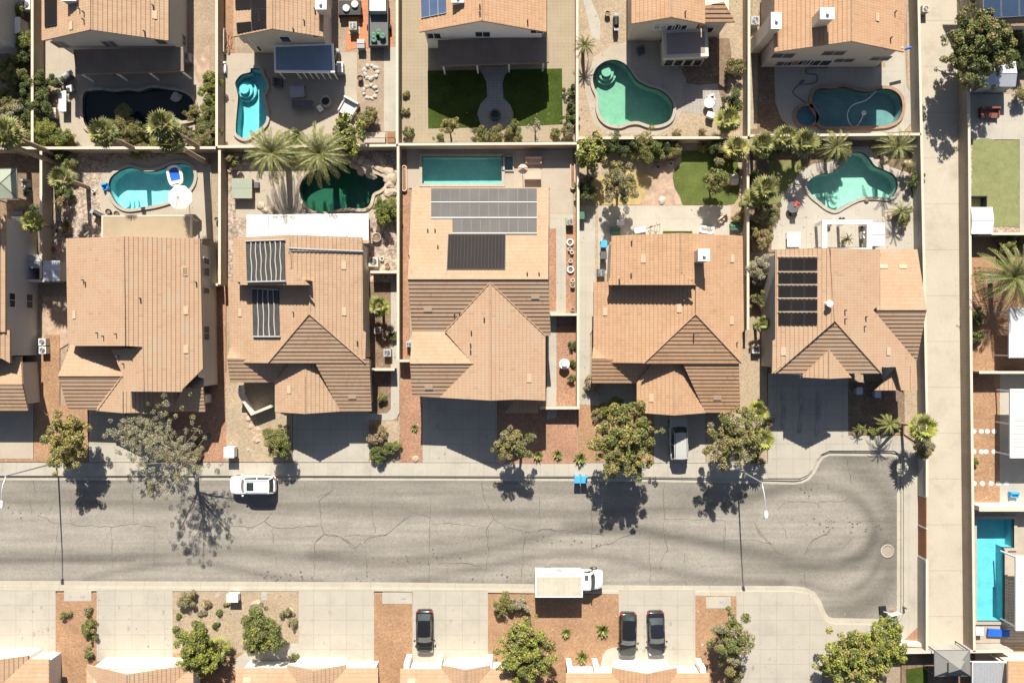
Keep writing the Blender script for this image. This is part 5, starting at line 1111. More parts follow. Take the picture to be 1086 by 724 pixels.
def rock(label, px, py, r, m='rock', group=None, fl=.6, name='boulder', z=0):
    SEED[0] += 1; rnd = random.Random(SEED[0]); c = W(px, py, r * .04); r = r / 10
    bm = bmesh.new(); bmesh.ops.create_icosphere(bm, subdivisions=2, radius=1); sx, sy = rnd.uniform(.8, 1.2), rnd.uniform(.75, 1.1); rot = rnd.uniform(0, PI)
    ph = [rnd.uniform(0, 6) for _ in range(6)]
    for v in bm.verts:
        k = 1 + .16 * math.sin(3 * v.co.x + ph[0]) * math.sin(2.6 * v.co.y + ph[1]) + .14 * math.sin(4 * v.co.z + ph[2] + 2 * v.co.x) + rnd.uniform(-.06, .06); x, y = v.co.x * k * sx, v.co.y * k * sy
        v.co = Vector((x * math.cos(rot) - y * math.sin(rot), x * math.sin(rot) + y * math.cos(rot), v.co.z * k * fl)) * r; v.co.z = max(v.co.z, -.1 * r) 
    me = bpy.data.meshes.new(name); bm.to_mesh(me); bm.free(); me.materials.append(M[m]); o = bpy.data.objects.new(name, me); COL.objects.link(o); o.location = (c.x, c.y, z + .02); ROOT[o.name] = Vector(o.location)
    return tag(o, label, 'rock', group)

# --- street trees
tree('yellow-olive street tree by the leftmost street lamp', 69, 467, 27, 31, 3.6, 1.9, ['yellow', 'olive', 'green'], 1.0, .14, base=(66, 482), bark='palebark', group='street trees')
tree('wide grey-green airy tree in front of the leftmost big driveway', 146, 457, 37, 25, 4.0, 1.2, ['grey', 'silver'], .95, .09, base=(165, 470), bark='palebark', sparse=True, limbs=18, cov=2.5, group='street trees')
tree('tall thin grey tree casting a branching shadow across the street', 178, 482, 44, 47, 6.6, 2.3, ['grey', 'silver', 'olive'], .60, .075, base=(207, 497), bark='palebark', sparse=True, limbs=20, cov=1.9, group='street trees')
tree('dense rounded green tree beside the white utility pedestal', 294, 467, 15.5, 19, 1.9, 1.7, ['green', 'olive'], 1.5, .11, base=(299, 477))
tree('small dusty olive tree between the big driveway and agaves', 544, 471, 22, 19, 3.6, 1.2, ['olive', 'grey', 'green'], .8, .12, base=(553, 482), bark='palebark', group='street trees')
tree('largest round green street tree, by the two blue bins', 659, 469, 38, 37, 4.9, 2.4, ['green', 'olive', 'yellow'], 1.2, .15, base=(652, 474), limbs=12, group='street trees')
tree('thinning olive street tree right of the silver van', 776, 466, 31, 31, 4.6, 1.9, ['olive', 'green', 'grey'], .95, .13, base=(772, 474), limbs=12, bark='palebark', group='street trees')
palm('bright fan palm tucked behind the thinning olive tree, upper one', 803, 436, 2.8, 14, 'fan', 22, ('bright', 'palmpale')); palm('bright fan palm behind the thinning olive tree, lower one', 808, 466, 3.0, 15, 'fan', 24, ('bright', 'palmpale'))
shrub('pinkish flowering shrub at the right edge of the bright fan palms', 815, 449, 5.5, ['pinkish', 'olive'], 1.3)
shrub('dark bush below the bright fan palms at the pavement', 800, 485, 7, ['green', 'olive'], 1.0)
palm('arching palm over the shaded brown bed by the cul-de-sac', 943, 450, 2.6, 15, 'feather', 22, ('palmpale', 'bright'), base=(956, 451), tr=.14); palm('leaning palm with bright fronds beside the alley wall', 978, 453, 4.2, 17, 'fan', 22, ('bright', 'palmpale'), base=(955, 449), tr=.16)
palm('low dark palm at the left of the shaded brown bed', 912, 455, .9, 9, 'feather', 16, ('palm', 'green'), tr=.12)
shrub('loose grey shrub hanging over the alley wall', 978, 474, 11, ['grey', 'olive'], 2.4, ry=13); shrub('small yellow-green plant beside the low dark palm', 911, 455, 4, ['bright'], .9); shrub('trailing green shrub along the shaded brown bed', 925, 458, 8, ['green', 'bright'], .8, ry=4)
# --- south gardens
tree('bright lime green tree in the bottom left garden', 208, 691, 23, 27, 2.6, 1.7, ['bright', 'green'], 1.25, .14, base=(208, 690), group='garden trees on the south side')
palm('small fan palm between the lime tree and the curved kerb', 232, 688, 1.7, 15, 'fan', 20, ('bright', 'palmpale'), tr=.14); shrub('dark bush below the small fan palm', 226, 702, 9, ['green', 'dark'], 1.2)
tree('round green tree over the curved bed garden', 277, 672, 22.5, 26, 2.6, 1.6, ['green', 'palm', 'bright'], 1.1, .13, base=(279, 675), group='garden trees on the south side'); shrub('bluish bush on top of the round green garden tree', 271, 646, 7, ['grey', 'green'], 1.1)
tree('big yellow-green tree in the orange gravel left of the agaves', 556, 690, 36, 34, 3.4, 2.2, ['bright', 'olive', 'green'], 1.05, .15, base=(556, 688), limbs=12, bark='palebark', group='garden trees on the south side')
tree('airy green tree between the two right-hand south driveways', 773, 676, 24, 28, 3.0, 1.7, ['green', 'olive', 'grey'], .85, .12, base=(770, 678), bark='palebark', limbs=10, group='garden trees on the south side')
shrub('sparse low bush under the airy green tree', 780, 712, 9, ['olive', 'grey'], 1.2)
tree('huge lime green tree at the end of the cul-de-sac', 903, 697, 42, 30, 3.8, 2.2, ['bright', 'yellow', 'green'], 1.25, .15, base=(905, 690), limbs=12, bark='palebark'); tree('tall lime green tree beside the huge one, nearest the basketball hoop', 937, 681, 22, 27, 3.6, 2.0, ['bright', 'green'], 1.2, .14, base=(935, 680), bark='palebark')
for lb, r, x, y, rr, kk in [('grey-green round shrub right of the second south driveway', 'a5', 875, 332, 10, ['grey', 'olive']), ('dark bush left of the lime tree', 'a5', 823, 485, 7, ['green', 'grey']), ('small dry shrub at the left garden edge', 'b5', 42, 352, 5, ['dry', 'olive']), ('tiny grey shrub in the tan garden', 'b5', 15, 400, 3.5, ['grey']), ('tiny olive shrub beside the curved white kerb', 'b5', 130, 352, 3, ['olive']),
        ('tiny green shrub inside the curved kerb, upper', 'b5', 95, 395, 3, ['green']), ('tiny green shrub inside the curved kerb, lower', 'b5', 85, 455, 3, ['dark', 'green']), ('grey-blue shrub against the second driveway edge, upper', 'b5', 405, 395, 6, ['grey', 'green']), ('grey-blue shrub against the second driveway edge, lower', 'b5', 440, 440, 7, ['grey', 'olive']),
        ('small round bush at the corner of the pale front walk', 'b5', 448, 600, 5.5, ['olive', 'green']), ('small green shrub alone in the narrow orange bed', 'a5', 300, 405, 5, ['green', 'olive']), ('thin upright shrub at the top of the narrow orange bed', 'a5', 410, 388, 5, ['grey', 'green']), ('yellow-tipped shrub in the narrow orange bed', 'a5', 428, 508, 6, ['yellow', 'green']), ('large shrub in the middle of the narrow orange bed', 'a5', 415, 465, 8.5, ['green', 'olive']), ('round bush at the foot of the narrow orange bed', 'a5', 416, 585, 6, ['green', 'grey']),
        ('round olive shrub left of the box truck', 'c5', 497, 360, 12, ['olive', 'green']), ('grey bristly shrub nearest the back of the box truck', 'c5', 572, 352, 10, ['grey', 'silver'])]:
    shrub(lb, *q(r, x, y), rr, kk)
for lb, r, x, y, rr in [('spiky green plant right of the big yellow-green tree', 'c5', 790, 490, 7), ('spiky green plant below the box truck cab', 'c5', 962, 480, 8), ('spiky green plant in front of the white porch beam', 'c5', 866, 602, 8.5), ('spiky green plant nearest the two dark parked cars', 'd5', 172, 478, 8.5), ('spiky plant left of the pair beside the small dusty tree', 'c4', 660, 275, 7), ('spiky plant in the red gravel nearest the paired blue bins', 'c4', 752, 272, 6.5), ('spiky yellow plant below the largest street tree', 'd4', 68, 290, 8.5), ('small spiky plant in the narrow red strip left of the big driveway', 'c4', 86, 148, 5)]:
    agave(lb, *q(r, x, y), rr, group='spiky plants in front gardens')
# --- tall leaning-looking palms at the left, their trunks real and upright
for lb, bx, by, h, r, k in [('very tall palm at the left frame edge, upper trunk', 30, 164, 12.5, 24, 'fan'), ('tall fan palm whose trunk meets the left block wall corner', 60, 164, 8.2, 20, 'fan'), ('very tall palm at the left frame edge, lower trunk', 59, 173, 13.0, 24, 'fan'), ('tall fan palm standing over the black-bottomed pool', 150, 162, 7.6, 17, 'fan'), ('tall fan palm between the black pool and narrow pool', 217, 160, 9.6, 18, 'fan'), ('tall fan palm above the white umbrella pool', 220, 173, 8.6, 16, 'fan')]:
    k_ = HC / (HC - h); palm(lb, CX + (bx - CX) * k_, CY + (by - CY) * k_, h, r, 'fan', 30, ('palm', 'palmpale'), group='tall palms along the left block wall', tr=.24)
palm('tall fan palm in the grey gravel yard', *q('a2', 292, 215), 4.6, 15, 'fan', 24, ('palm', 'palmpale')); palm('bright small palm between the left grey wall and block wall', *q('a2', 152, 420), 3.2, 13, 'fan', 22, ('bright', 'palmpale'))
palm('left of the two large feathery date palms', 289, 162, 5.4, 34, 'feather', 62, ('palm', 'palmpale'), group='feathery date palms', tr=.30); palm('right of the two large feathery date palms', 339, 163, 5.2, 35, 'feather', 62, ('palm', 'palmpale'), group='feathery date palms', tr=.30)
tree('bright broad-leaved tree right of the two date palms', 366, 143, 18, 21, 2.8, 1.6, ['bright', 'palm'], 1.1, .22, base=(371, 146))
shrub('olive spiny bush beside the stone rings', *q('b1', 788, 545), 13, ['olive', 'grey'], 1.6)
for i, (y, rr, lb) in enumerate([(372, 10, 'topmost bush of the hedge left of the narrow pool'), (425, 11, 'bright second bush of the hedge left of the narrow pool'), (490, 10, 'third bush of the hedge left of the narrow pool'), (550, 11, 'fourth bush of the hedge left of the narrow pool'), (610, 15, 'big olive bush at the foot of the hedge')]): shrub(lb, *q('b1', 62 - 6 * i, y), rr, ['bright', 'green'] if i < 3 else ['olive', 'green'], 2.0, group='hedge left of the narrow pool')
for lb, r, x, y, rr, kk, h in [('bright climbing shrub at the very top left', 'a1', 72, 55, 10, ['bright', 'green'], 2), ('bright shrub below the small grey cabinet', 'a1', 118, 195, 10, ['bright', 'green'], 1.8), ('dark leafy shrub beside the left grey wall', 'a1', 118, 268, 11, ['green', 'dark'], 1.8), ('large grey-olive shrub at the left frame edge', 'a1', 48, 335, 15, ['olive', 'green'], 2.6), ('dark green shrub left of the barbecue', 'a1', 172, 400, 13, ['green', 'dark'], 2.2), ('dark green shrub left of the planter box', 'a1', 178, 490, 13, ['green', 'dark'], 2.2), ('pale olive shrub at the left frame edge, lower', 'a1', 58, 530, 14, ['olive', 'silver'], 2.6),
        ('broad bright shrub at the pool corner by the left block wall', 'a1', 212, 620, 16, ['bright', 'green'], 1.8), ('low bright shrub under the tall fan palm', 'a1', 305, 655, 11, ['bright', 'yellow'], 1.0), ('feathery olive bush leaning over the black pool', 'a1', 560, 590, 19, ['olive', 'green'], 2.2), ('grey-olive bush at the right corner of the black pool yard', 'a1', 935, 640, 13, ['olive', 'grey'], 2.2), ('olive shrub under the middle fan palm', 'a1', 640, 690, 12, ['olive', 'green'], 1.4), ('bright leafy plant at the lower edge of the black pool', 'a1', 470, 650, 9, ['bright'], 1.0),
        ('bright fern-like plant right of the feathery bush', 'a1', 745, 650, 12, ['bright', 'palmpale'], 1.6), ('dark shrub along the wall below the black pool', 'a2', 300, 110, 8, ['green', 'dark'], 1.4), ('dark leafy shrub behind the patio gazebo', 'a2', 165, 370, 8, ['green', 'dark'], 1.4), ('dark shrub below the gravel yard palm', 'a2', 310, 290, 9, ['green', 'dark'], 1.0), ('dark maroon shrub by the dead palm frond', 'a2', 300, 450, 8, ['dry', 'dark'], 1.0),
        ('round light bush on the left edge of the paver yard', 'c1', 57, 613, 6.5, ['green', 'olive'], 1.0), ('tiny bush on the left of the paver yard, upper', 'c1', 46, 438, 2.5, ['olive'], .5), ('tiny bush on the left of the paver yard, lower', 'c1', 40, 518, 4, ['green', 'yellow'], .6), ('small round bush left of the little yellow tree', 'c1', 200, 643, 4.5, ['green'], .8),
        ('clipped round bush below the paver circle, left one', 'c1', 394, 622, 9, ['green', 'olive'], 1.4), ('clipped round bush below the paver circle, middle one', 'c1', 460, 622, 8.5, ['olive', 'green'], 1.3), ('largest clipped round bush below the paver circle', 'c1', 543, 612, 10.5, ['green', 'olive'], 1.6), ('upright clipped bush right of the bare little tree', 'c1', 741, 622, 7, ['olive', 'green'], 1.3), ('clipped grey bush in the paver yard corner', 'c1', 806, 612, 8.5, ['olive', 'grey'], 1.4), ('dark clipped bush above the corner bush', 'c1', 802, 562, 8, ['green', 'dark'], 1.2), ('dark round bush on the right wall, lower', 'c1', 815, 500, 7.5, ['green', 'dark'], 1.3), ('dark round bush on the right wall, upper', 'c1', 815, 428, 7, ['green', 'dark'], 1.2),
        ('square clipped hedge block beside the emerald pool, upper', 'd1', 787, 320, 11, ['olive', 'dark'], 1.8), ('square clipped hedge block beside the emerald pool, lower', 'd1', 778, 465, 11, ['dark', 'green'], 1.8), ('little dry bush on the pool lawn edge, left', 'd1', 515, 620, 5, ['dry', 'olive'], .7), ('little dry bush on the pool lawn edge, right', 'd1', 636, 617, 4.5, ['olive', 'dry'], .7),
        ('dark hedge bush against the wall, left', 'd2', 225, 60, 13, ['dark', 'green'], 2.2), ('rounded hedge bush against the wall, middle', 'd2', 372, 65, 16, ['green', 'olive'], 2.6), ('hedge bush against the wall, right', 'd2', 485, 95, 12, ['olive', 'green'], 1.6), ('dark hedge bush between the wall hedges', 'd2', 300, 70, 10, ['dark', 'green'], 2.0), ('olive shrub in the top corner of the curved lawn', 'd2', 665, 55, 11, ['olive', 'green'], 1.4),
        ('olive climbing shrub at the lawn corner wall', 'd2', 800, 400, 7, ['olive', 'dry'], 1.2), ('trailing shrub on the wall right of the lawn', 'd2', 828, 350, 6, ['olive', 'green'], 1.4), ('dark shrub hugging the wall of the bright left palm', 'd2', 98, 265, 13, ['green', 'dark'], 2.4),
        ('tall olive shrub between the two yards, upper', 'd2', 900, 400, 13, ['olive', 'grey'], 2.6), ('tall dry shrub between the two yards, lower', 'd2', 900, 490, 13, ['olive', 'dry'], 2.4), ('silver-leaved round tree-like shrub between the two roofs', 'd2', 905, 640, 16, ['silver', 'grey'], 3.0), ('dark shrub at the pool deck corner by the palms', 'e2', 160, 380, 10, ['green', 'dark'], 1.6), ('olive bush beside the boulder planter', 'e2', 780, 385, 9, ['olive', 'green'], 1.2), ('green bush at the right wall of the aqua pool', 'e2', 830, 220, 10, ['green', 'dark'], 1.6),
        ('round green bush right of the deep green pool', 'b2', 868, 360, 15, ['green', 'bright'], 2.4), ('bush at the end of the curved front path', 'b3', 860, 620, 6, ['green', 'olive'], 1.0), ('dark fern at the shaded side path', 'b3', 905, 330, 6, ['dark', 'green'], .9), ('pink-flowering bush at the second driveway corner', 'b4', 830, 178, 11, ['pinkish', 'olive', 'dry'], 1.3), ('dark round bush under the pink-flowering bush', 'b4', 832, 262, 9.5, ['green', 'dark'], 1.2), ('round bush in the driveway corner bed, right one', 'b4', 895, 235, 10, ['green', 'olive'], 1.3),
        ('olive shrub beside the fallen red pots in the shaded bed', 'a4', 905, 210, 6, ['olive', 'green'], .9), ('grey shrub at the pavement below the thin grey tree', 'a4', 905, 285, 9, ['grey', 'olive'], 1.0), ('green plant at the foot of the white fountain strip', 'c3', 818, 462, 4, ['green'], .6), ('boxy hedge in the fountain strip, upper', 'c3', 818, 375, 5, ['dark', 'green'], .8), ('boxy hedge in the fountain strip, lower', 'c3', 818, 530, 5, ['green', 'olive'], .8),
        ('pink climbing shrub at the left of the bare twin roof', 'd3', 128, 560, 10, ['pinkish', 'olive'], 1.4), ('bright shrub above the largest street tree', 'd3', 215, 670, 12, ['bright', 'green'], 1.2), ('small grey shrub left of the largest street tree', 'd3', 150, 690, 7, ['olive', 'grey'], .9), ('green bush on the shaded patio side of the tiny palm', 'f3', 425, 250, 10, ['green', 'dark'], 1.2), ('dark shrubs at the end of the tiled yard beyond the alley', 'f3', 415, 340, 9, ['green', 'dark'], 1.2), ('small cactus-like bush on the stepping stone yard wall', 'f4', 408, 305, 4, ['green'], .8),
        ('bright shrub at the right frame edge under the solar house', 'f1', 590, 200, 13, ['bright', 'green'], 2.0), ('pale olive bush at the right frame edge', 'f1', 622, 440, 9, ['olive', 'silver'], 1.6), ('dark green bush under the right frame edge wall', 'f1', 575, 260, 11, ['dark', 'green'], 1.8), ('yellow-green bush along the wall above the big right palm', 'f2', 555, 520, 10, ['bright', 'olive'], 1.2), ('yellow shrub at the right frame edge above the palm', 'f2', 628, 520, 7, ['yellow', 'bright'], 1.2), ('tiny orange-stemmed shrub by the lime tree', 'a5', 832, 415, 2.5, ['green'], .4)]:
    shrub(lb, *q(r, x, y), rr, kk, h)
tree('little yellow tree on the lower edge of the paver yard', *q('c1', 246, 585), 11, 11, 1.9, .9, ['yellow', 'olive'], 1.0, .10, base=q('c1', 258, 648)); tree('little bare grey tree on the lower edge of the paver yard', *q('c1', 645, 578), 10, 10, 1.8, .8, ['grey', 'silver'], .7, .09, base=q('c1', 650, 640), sparse=True)
palm('dark shaggy yucca at the left of the emerald pool', *q('d1', 88, 210), 2.2, 12, 'feather', 30, ('green', 'palm'), droop=.9, tr=.16); palm('bright palm at the lower right of the emerald pool', *q('d1', 752, 562), 2.0, 16, 'fan', 24, ('bright', 'palmpale')); palm('yellow palm at the top right of the curved lawn', *q('d2', 795, 75), 2.4, 15, 'fan', 24, ('yellow', 'palmpale'))
tree('bright leafy tree at the corner between lap pool and curved lawn', *q('d2', 112, 105), 18, 20, 2.9, 1.6, ['bright', 'olive', 'green'], 1.2, .20); tree('olive tree over the dry grass patch', *q('d2', 243, 245), 17, 24, 3.2, 1.7, ['olive', 'grey'], 1.0, .12, base=q('d2', 240, 290)); tree('dark green tree growing on the curved lawn', *q('d2', 692, 232), 13, 18, 2.6, 1.5, ['green', 'olive'], 1.1, .13, base=q('d2', 672, 262))
for lb, r, x, y, h, rr, kd, n in [('fan palm over the wall at the upper left of the olive lawn', 'e2', 120, 60, 3.4, 15, 'fan', 24), ('broad bright palm above the olive lawn, left', 'e2', 230, 25, 3.2, 15, 'fan', 26), ('broad bright palm above the olive lawn, right', 'e2', 320, 55, 3.4, 17, 'fan', 28), ('feathery palm at the top left of the aqua pool', 'e2', 470, 65, 3.0, 21, 'feather', 30), ('feathery palm at the top right of the aqua pool', 'e2', 755, 70, 3.6, 24, 'feather', 30), ('bright palm beside the olive lawn, lower', 'e2', 140, 265, 3.4, 17, 'fan', 26), ('small palm by the right boulder planter', 'e2', 770, 370, 1.8, 15, 'feather', 20), ('thin palm beside the house wall below the silver shrub', 'd3', 912, 275, 2.4, 10, 'fan', 18), ('small palm at the foot of the first alley palm row', 'd2', 870, 310, 2.6, 13, 'fan', 20), ('small potted palm inside the white patio frame', 'e2', 520, 500, 1.2, 8, 'feather', 16)]:
    palm(lb, *q(r, x, y), h, rr, kd, n, ('palm', 'palmpale') if kd == 'feather' else ('palmpale', 'palm'), tr=.16, skirt=False)
palm('bright fan palm on the shaded side path', *q('b3', 842, 195), 2.6, 13, 'fan', 24, ('palmpale', 'bright'), tr=.15)
palm('big spiky palm beside the ribbed white patio cover', *q('f3', 590, 60), 3.8, 36, 'feather', 52, ('palm', 'green'), droop=1.0, tr=.26)
tree('large olive green tree overhanging the alley at the top right', 1033, 53, 40, 42, 4.2, 2.6, ['green', 'olive', 'dark'], 1.15, .15, base=(1022, 66), limbs=12)
for i, (lb, x, y, rr, kk) in enumerate([('dark dense bush at the frame edge under the grey wall', 12, 78, 13, ['green', 'dark']), ('dark bush in the second row from the left frame edge', 30, 98, 13, ['dark', 'green']), ('olive dense bush at the frame edge, mid height', 10, 104, 13, ['olive', 'green']), ('dark dense bush beside the left block wall, mid height', 34, 122, 12, ['green', 'dark']), ('bushy olive growth just above the left wall corner', 26, 141, 13, ['olive', 'green', 'bright']), ('bright palm-like bush at the left frame edge', 6, 146, 11, ['bright', 'green']), ('dark bush tucked right of the left block wall, upper', 58, 88, 9, ['green', 'dark']), ('olive bush at the left foot of the black pool deck', 66, 148, 11, ['green', 'bright']), ('dense grey-green bush right of the feathery bush', 150, 143, 11, ['olive', 'green']), ('dark bush under the tall fan palm at the right of the black pool', 196, 146, 12, ['olive', 'dark']), ('bushy growth in the black pool yard corner', 205, 122, 9, ['olive', 'green']), ('leafy bush below the wall by the left trunks', 76, 176, 9, ['green', 'olive']), ('dark leafy bush at the gravel yard wall', 62, 196, 9, ['green', 'dark']), ('brown-green scrub at the gravel yard wall, lower', 66, 216, 8, ['dry', 'dark']), ('dark ivy mass at the foot of the date palms', 313, 148, 12, ['dark', 'green']), ('dark bush left of the left date palm', 246, 172, 8, ['dark', 'olive']), ('broad dark shrub mass below the emerald pool wall', 700, 156, 12, ['dark', 'green']), ('dark shrub in the corner by the yellow palm', 764, 156, 11, ['dark', 'olive']), ('dark shrub under the fan palms of the olive lawn', 815, 158, 12, ['dark', 'green']), ('broad dark shrub beneath the bright palms, right', 850, 154, 11, ['dark', 'green']), ('dark shrub at the foot of the feathery palm', 893, 158, 10, ['dark', 'olive']), ('scrubby bush left of the aqua pool wall corner', 962, 178, 8, ['olive', 'dry']), ('dark tall shrub along the shared wall, middle', 800, 190, 10, ['dark', 'green']), ('dark shrub along the shared wall, lower', 805, 222, 10, ['dark', 'olive']), ('dry scrub below the silver shrub', 802, 318, 9, ['olive', 'dark']), ('loose bush at the right frame edge behind the tree', 1076, 66, 12, ['green', 'dark']), ('low bush on the tiled yard wall beyond the alley', 1068, 262, 9, ['green', 'olive'])]): shrub(lb, x, y, rr, kk, 2.0)
# --- boulders and stones
for lb, pts in [('tan boulder on the rocky bank of the deep green pool', [(725,150,6), (760,135,7), (800,150,8), (835,120,6), (860,140,8), (760,175,6), (800,185,7), (845,170,7), (880,180,7), (895,215,8), (890,245,6), (895,280,7), (730,120,5)])]:
    for x, y, r in pts: rock(lb, *q('b2', x, y), r, 'rock', 'boulders on the rocky bank of the deep green pool', name='boulder')
for x, y, r in [(165,150,6), (190,155,5), (215,140,5), (150,180,4), (290,345,5), (310,362,4), (350,360,6), (420,350,4)]: rock('tan rock on the left side of the deep green pool yard', *q('b2', x, y), r, 'rock', 'rocks on the left side of the palm pool yard', name='rock')
for x, y in [(235,105), (250,120), (262,100), (270,140), (285,155), (258,170), (275,185), (290,180), (262,205), (280,210), (300,165), (245,140)]: rock('pale stone in the dry stone heap beside the dense round tree', *q('b4', x, y), random.uniform(2.2, 4), 'pinkrock', 'stones in the heap by the dense round tree', name='rock')
for cx_, cy_, nm in ((803, 335, 'upper'), (800, 428, 'lower')):
    for i in range(9): a = i * 2 * PI / 9; rock('pale stone in the %s stone ring on the brown dirt' % nm, *q('b1', cx_ + 30 * math.cos(a), cy_ + 30 * math.sin(a)), random.uniform(2, 3.2), 'greystone', 'stones of the %s stone ring' % nm, name='rock')
for i in range(7): rock('pale flat stepping stone in the row above the tiled roof', *q('a2', 345 + 19 * i, 452 - 4 * (i % 3)), 2.4, 'greystone', 'stepping stones above the leftmost tiled roof', .3, 'stepping_stone')
for lb, r, x, y, rr, m in [('pale pink boulder at the pavement corner of the red strip', 'c4', 92, 292, 4.5, 'pinkrock'), ('pink boulder at the foot of the small dusty tree', 'c4', 492, 288, 5.5, 'pinkrock'), ('small dark rock on the tan front bed', 'b4', 237, 250, 3, 'greystone'), ('small pale rock by the green spiky plants', 'c5', 820, 520, 2.5, 'pinkrock'), ('pale rock beside the spiky plant near the dark cars', 'd5', 178, 428, 2.5, 'pinkrock'), ('white rock on the tree bed right of the dark cars', 'd5', 637, 542, 3, 'greystone'), ('tan boulder on the curved bed garden', 'b5', 268, 352, 6, 'pinkrock'), ('tan boulder by the grey-blue shrubs', 'b5', 432, 388, 5, 'pinkrock'), ('tan boulder on the boulder planter of the aqua pool', 'e2', 800, 150, 6, 'rock'), ('long tan boulder behind the aqua pool', 'e2', 690, 130, 6, 'rock'), ('flat tan boulder in the aqua pool planter', 'e2', 715, 390, 6, 'rock'), ('grey boulder fountain on the pink flagstones', 'd2', 450, 315, 5, 'greystone'), ('flat boulder in the black pool', 'a1', 815, 448, 6, 'greystone'), ('pale boulder at the lower right edge of the black pool', 'a1', 812, 572, 7, 'rock'), ('small red rock by the lime tree', 'a5', 826, 522, 3, 'pinkrock')]:
    rock(lb, *q(r, x, y), rr, m)
for i in range(14): rock('dry pale stone in the little stone stream of the tan garden', *q('a5', 830 + i * 5 + random.uniform(-8, 8), 310 + i * 9 + random.uniform(-8, 8)), random.uniform(1.2, 2.6), 'greystone', 'stones of the little dry stream', name='rock')
for y, xs_ in ((163, (405, 440, 468, 500)), (257, (405, 440, 462, 498)), (405, (407, 445, 485, 518, 556))):
    for x in xs_: 
        p = W(*q('f4', x, y)); mb = MB(); mb.cyl(p.x, p.y, 0, .26, .09, 16); tag(mb.build('stepping_stone', M['offwhite'], loc=p), 'round white stepping stone in the %s row of the gravel yard' % {163: 'upper', 257: 'middle', 405: 'lower'}[y], 'stepping stone', 'white stepping stones beyond the alley')

# dry leaves fallen under trees and along the walls
nL = 2600; spots = [(o.location.x, o.location.y) for o in list(COL.objects) if o.get('category') in ('tree', 'shrub', 'palm tree')]
cx_ = np.array([spots[RNG.integers(len(spots))] for _ in range(nL)]); ang = RNG.uniform(0, 2 * PI, nL); rr = np.abs(RNG.normal(0, 1.7, nL)) + .3
C = np.stack([cx_[:, 0] + rr * np.cos(ang), cx_[:, 1] + rr * np.sin(ang) - .3, np.full(nL, ZS[0] + .06)], 1); keep = (C[:, 1] > -14.1) | (C[:, 1] < -26.8); keep &= ~np.array([any(inside((x, y), p['o']) for p in POOLS) for x, y, z in C]); C = C[keep]
th = RNG.uniform(0, PI, len(C)); sz = RNG.uniform(.03, .085, len(C)); A = np.stack([np.cos(th) * sz, np.sin(th) * sz, np.full(len(C), .008)], 1); B = np.stack([-np.sin(th) * sz * .5, np.cos(th) * sz * .5, np.zeros(len(C))], 1)
lit = thing('leaf_litter', None, None); li = quads_mesh('leaf_litter', C, A, B, RNG.integers(0, 2, len(C)), [M['L_dry'], M['L_grey']], lit); li.parent = None; li['kind'] = 'stuff'; bpy.data.objects.remove(lit)
# ------------------------------------------------------------------ vehicles (local: nose +x)
def loft(mb, st, ring, mi=0, smooth=True):
    """st: stations, ring(s) -> list of points"""
    R = [ring(s) for s in st]; n = len(R[0]); vs = [p for r in R for p in r]
    mb.add(vs, [[k * n + j, k * n + (j + 1) % n, (k + 1) * n + (j + 1) % n, (k + 1) * n + j] for k in range(len(R) - 1) for j in range(n)], mi, smooth=smooth)
    mb.add(R[0], [list(range(n))[::-1]], mi, smooth=False); mb.add(R[-1], [list(range(n))], mi, smooth=False)
def place(t, px, py, z, rot):
    c = W(px, py, z); t.location = (c.x, c.y, t.location.z); t.rotation_euler = (0, 0, rot); ROOT[t.name] = Vector(t.location)
def wheel(t, x, y, r, w):
    mb = MB(); n = 18; sg = 1 if y > 0 else -1; pr = [(r * .62, w / 2), (r * .9, w / 2), (r, w * .3), (r, -w * .3), (r * .9, -w / 2), (r * .62, -w / 2)]
    vs = [(x + rr * math.cos(2 * PI * i / n), y + yy, r + rr * math.sin(2 * PI * i / n)) for rr, yy in pr for i in range(n)]
    mb.add(vs, [[k * n + i, k * n + (i + 1) % n, (k + 1) * n + (i + 1) % n, (k + 1) * n + i] for k in range(5) for i in range(n)], 0, smooth=True); o = mb.build('wheel', M['rubber'], t)
    m = MB(); m.add([(x + r * .62 * math.cos(2 * PI * i / n), y + sg * w * .42, r + r * .62 * math.sin(2 * PI * i / n)) for i in range(n)], [list(range(n))]); 
    for i in range(5): a = 2 * PI * i / 5; m.add([(x + r * (.1 if k < 2 else .6) * math.cos(a + (.5 if k in (0, 3) else -.5) * (.25 if k > 1 else 1)), y + sg * w * .46, r + r * (.1 if k < 2 else .6) * math.sin(a + (.5 if k in (0, 3) else -.5) * (.25 if k > 1 else 1))) for k in range(4)], [[0, 1, 2, 3]])
    m.build('rim', M['steel'], o)
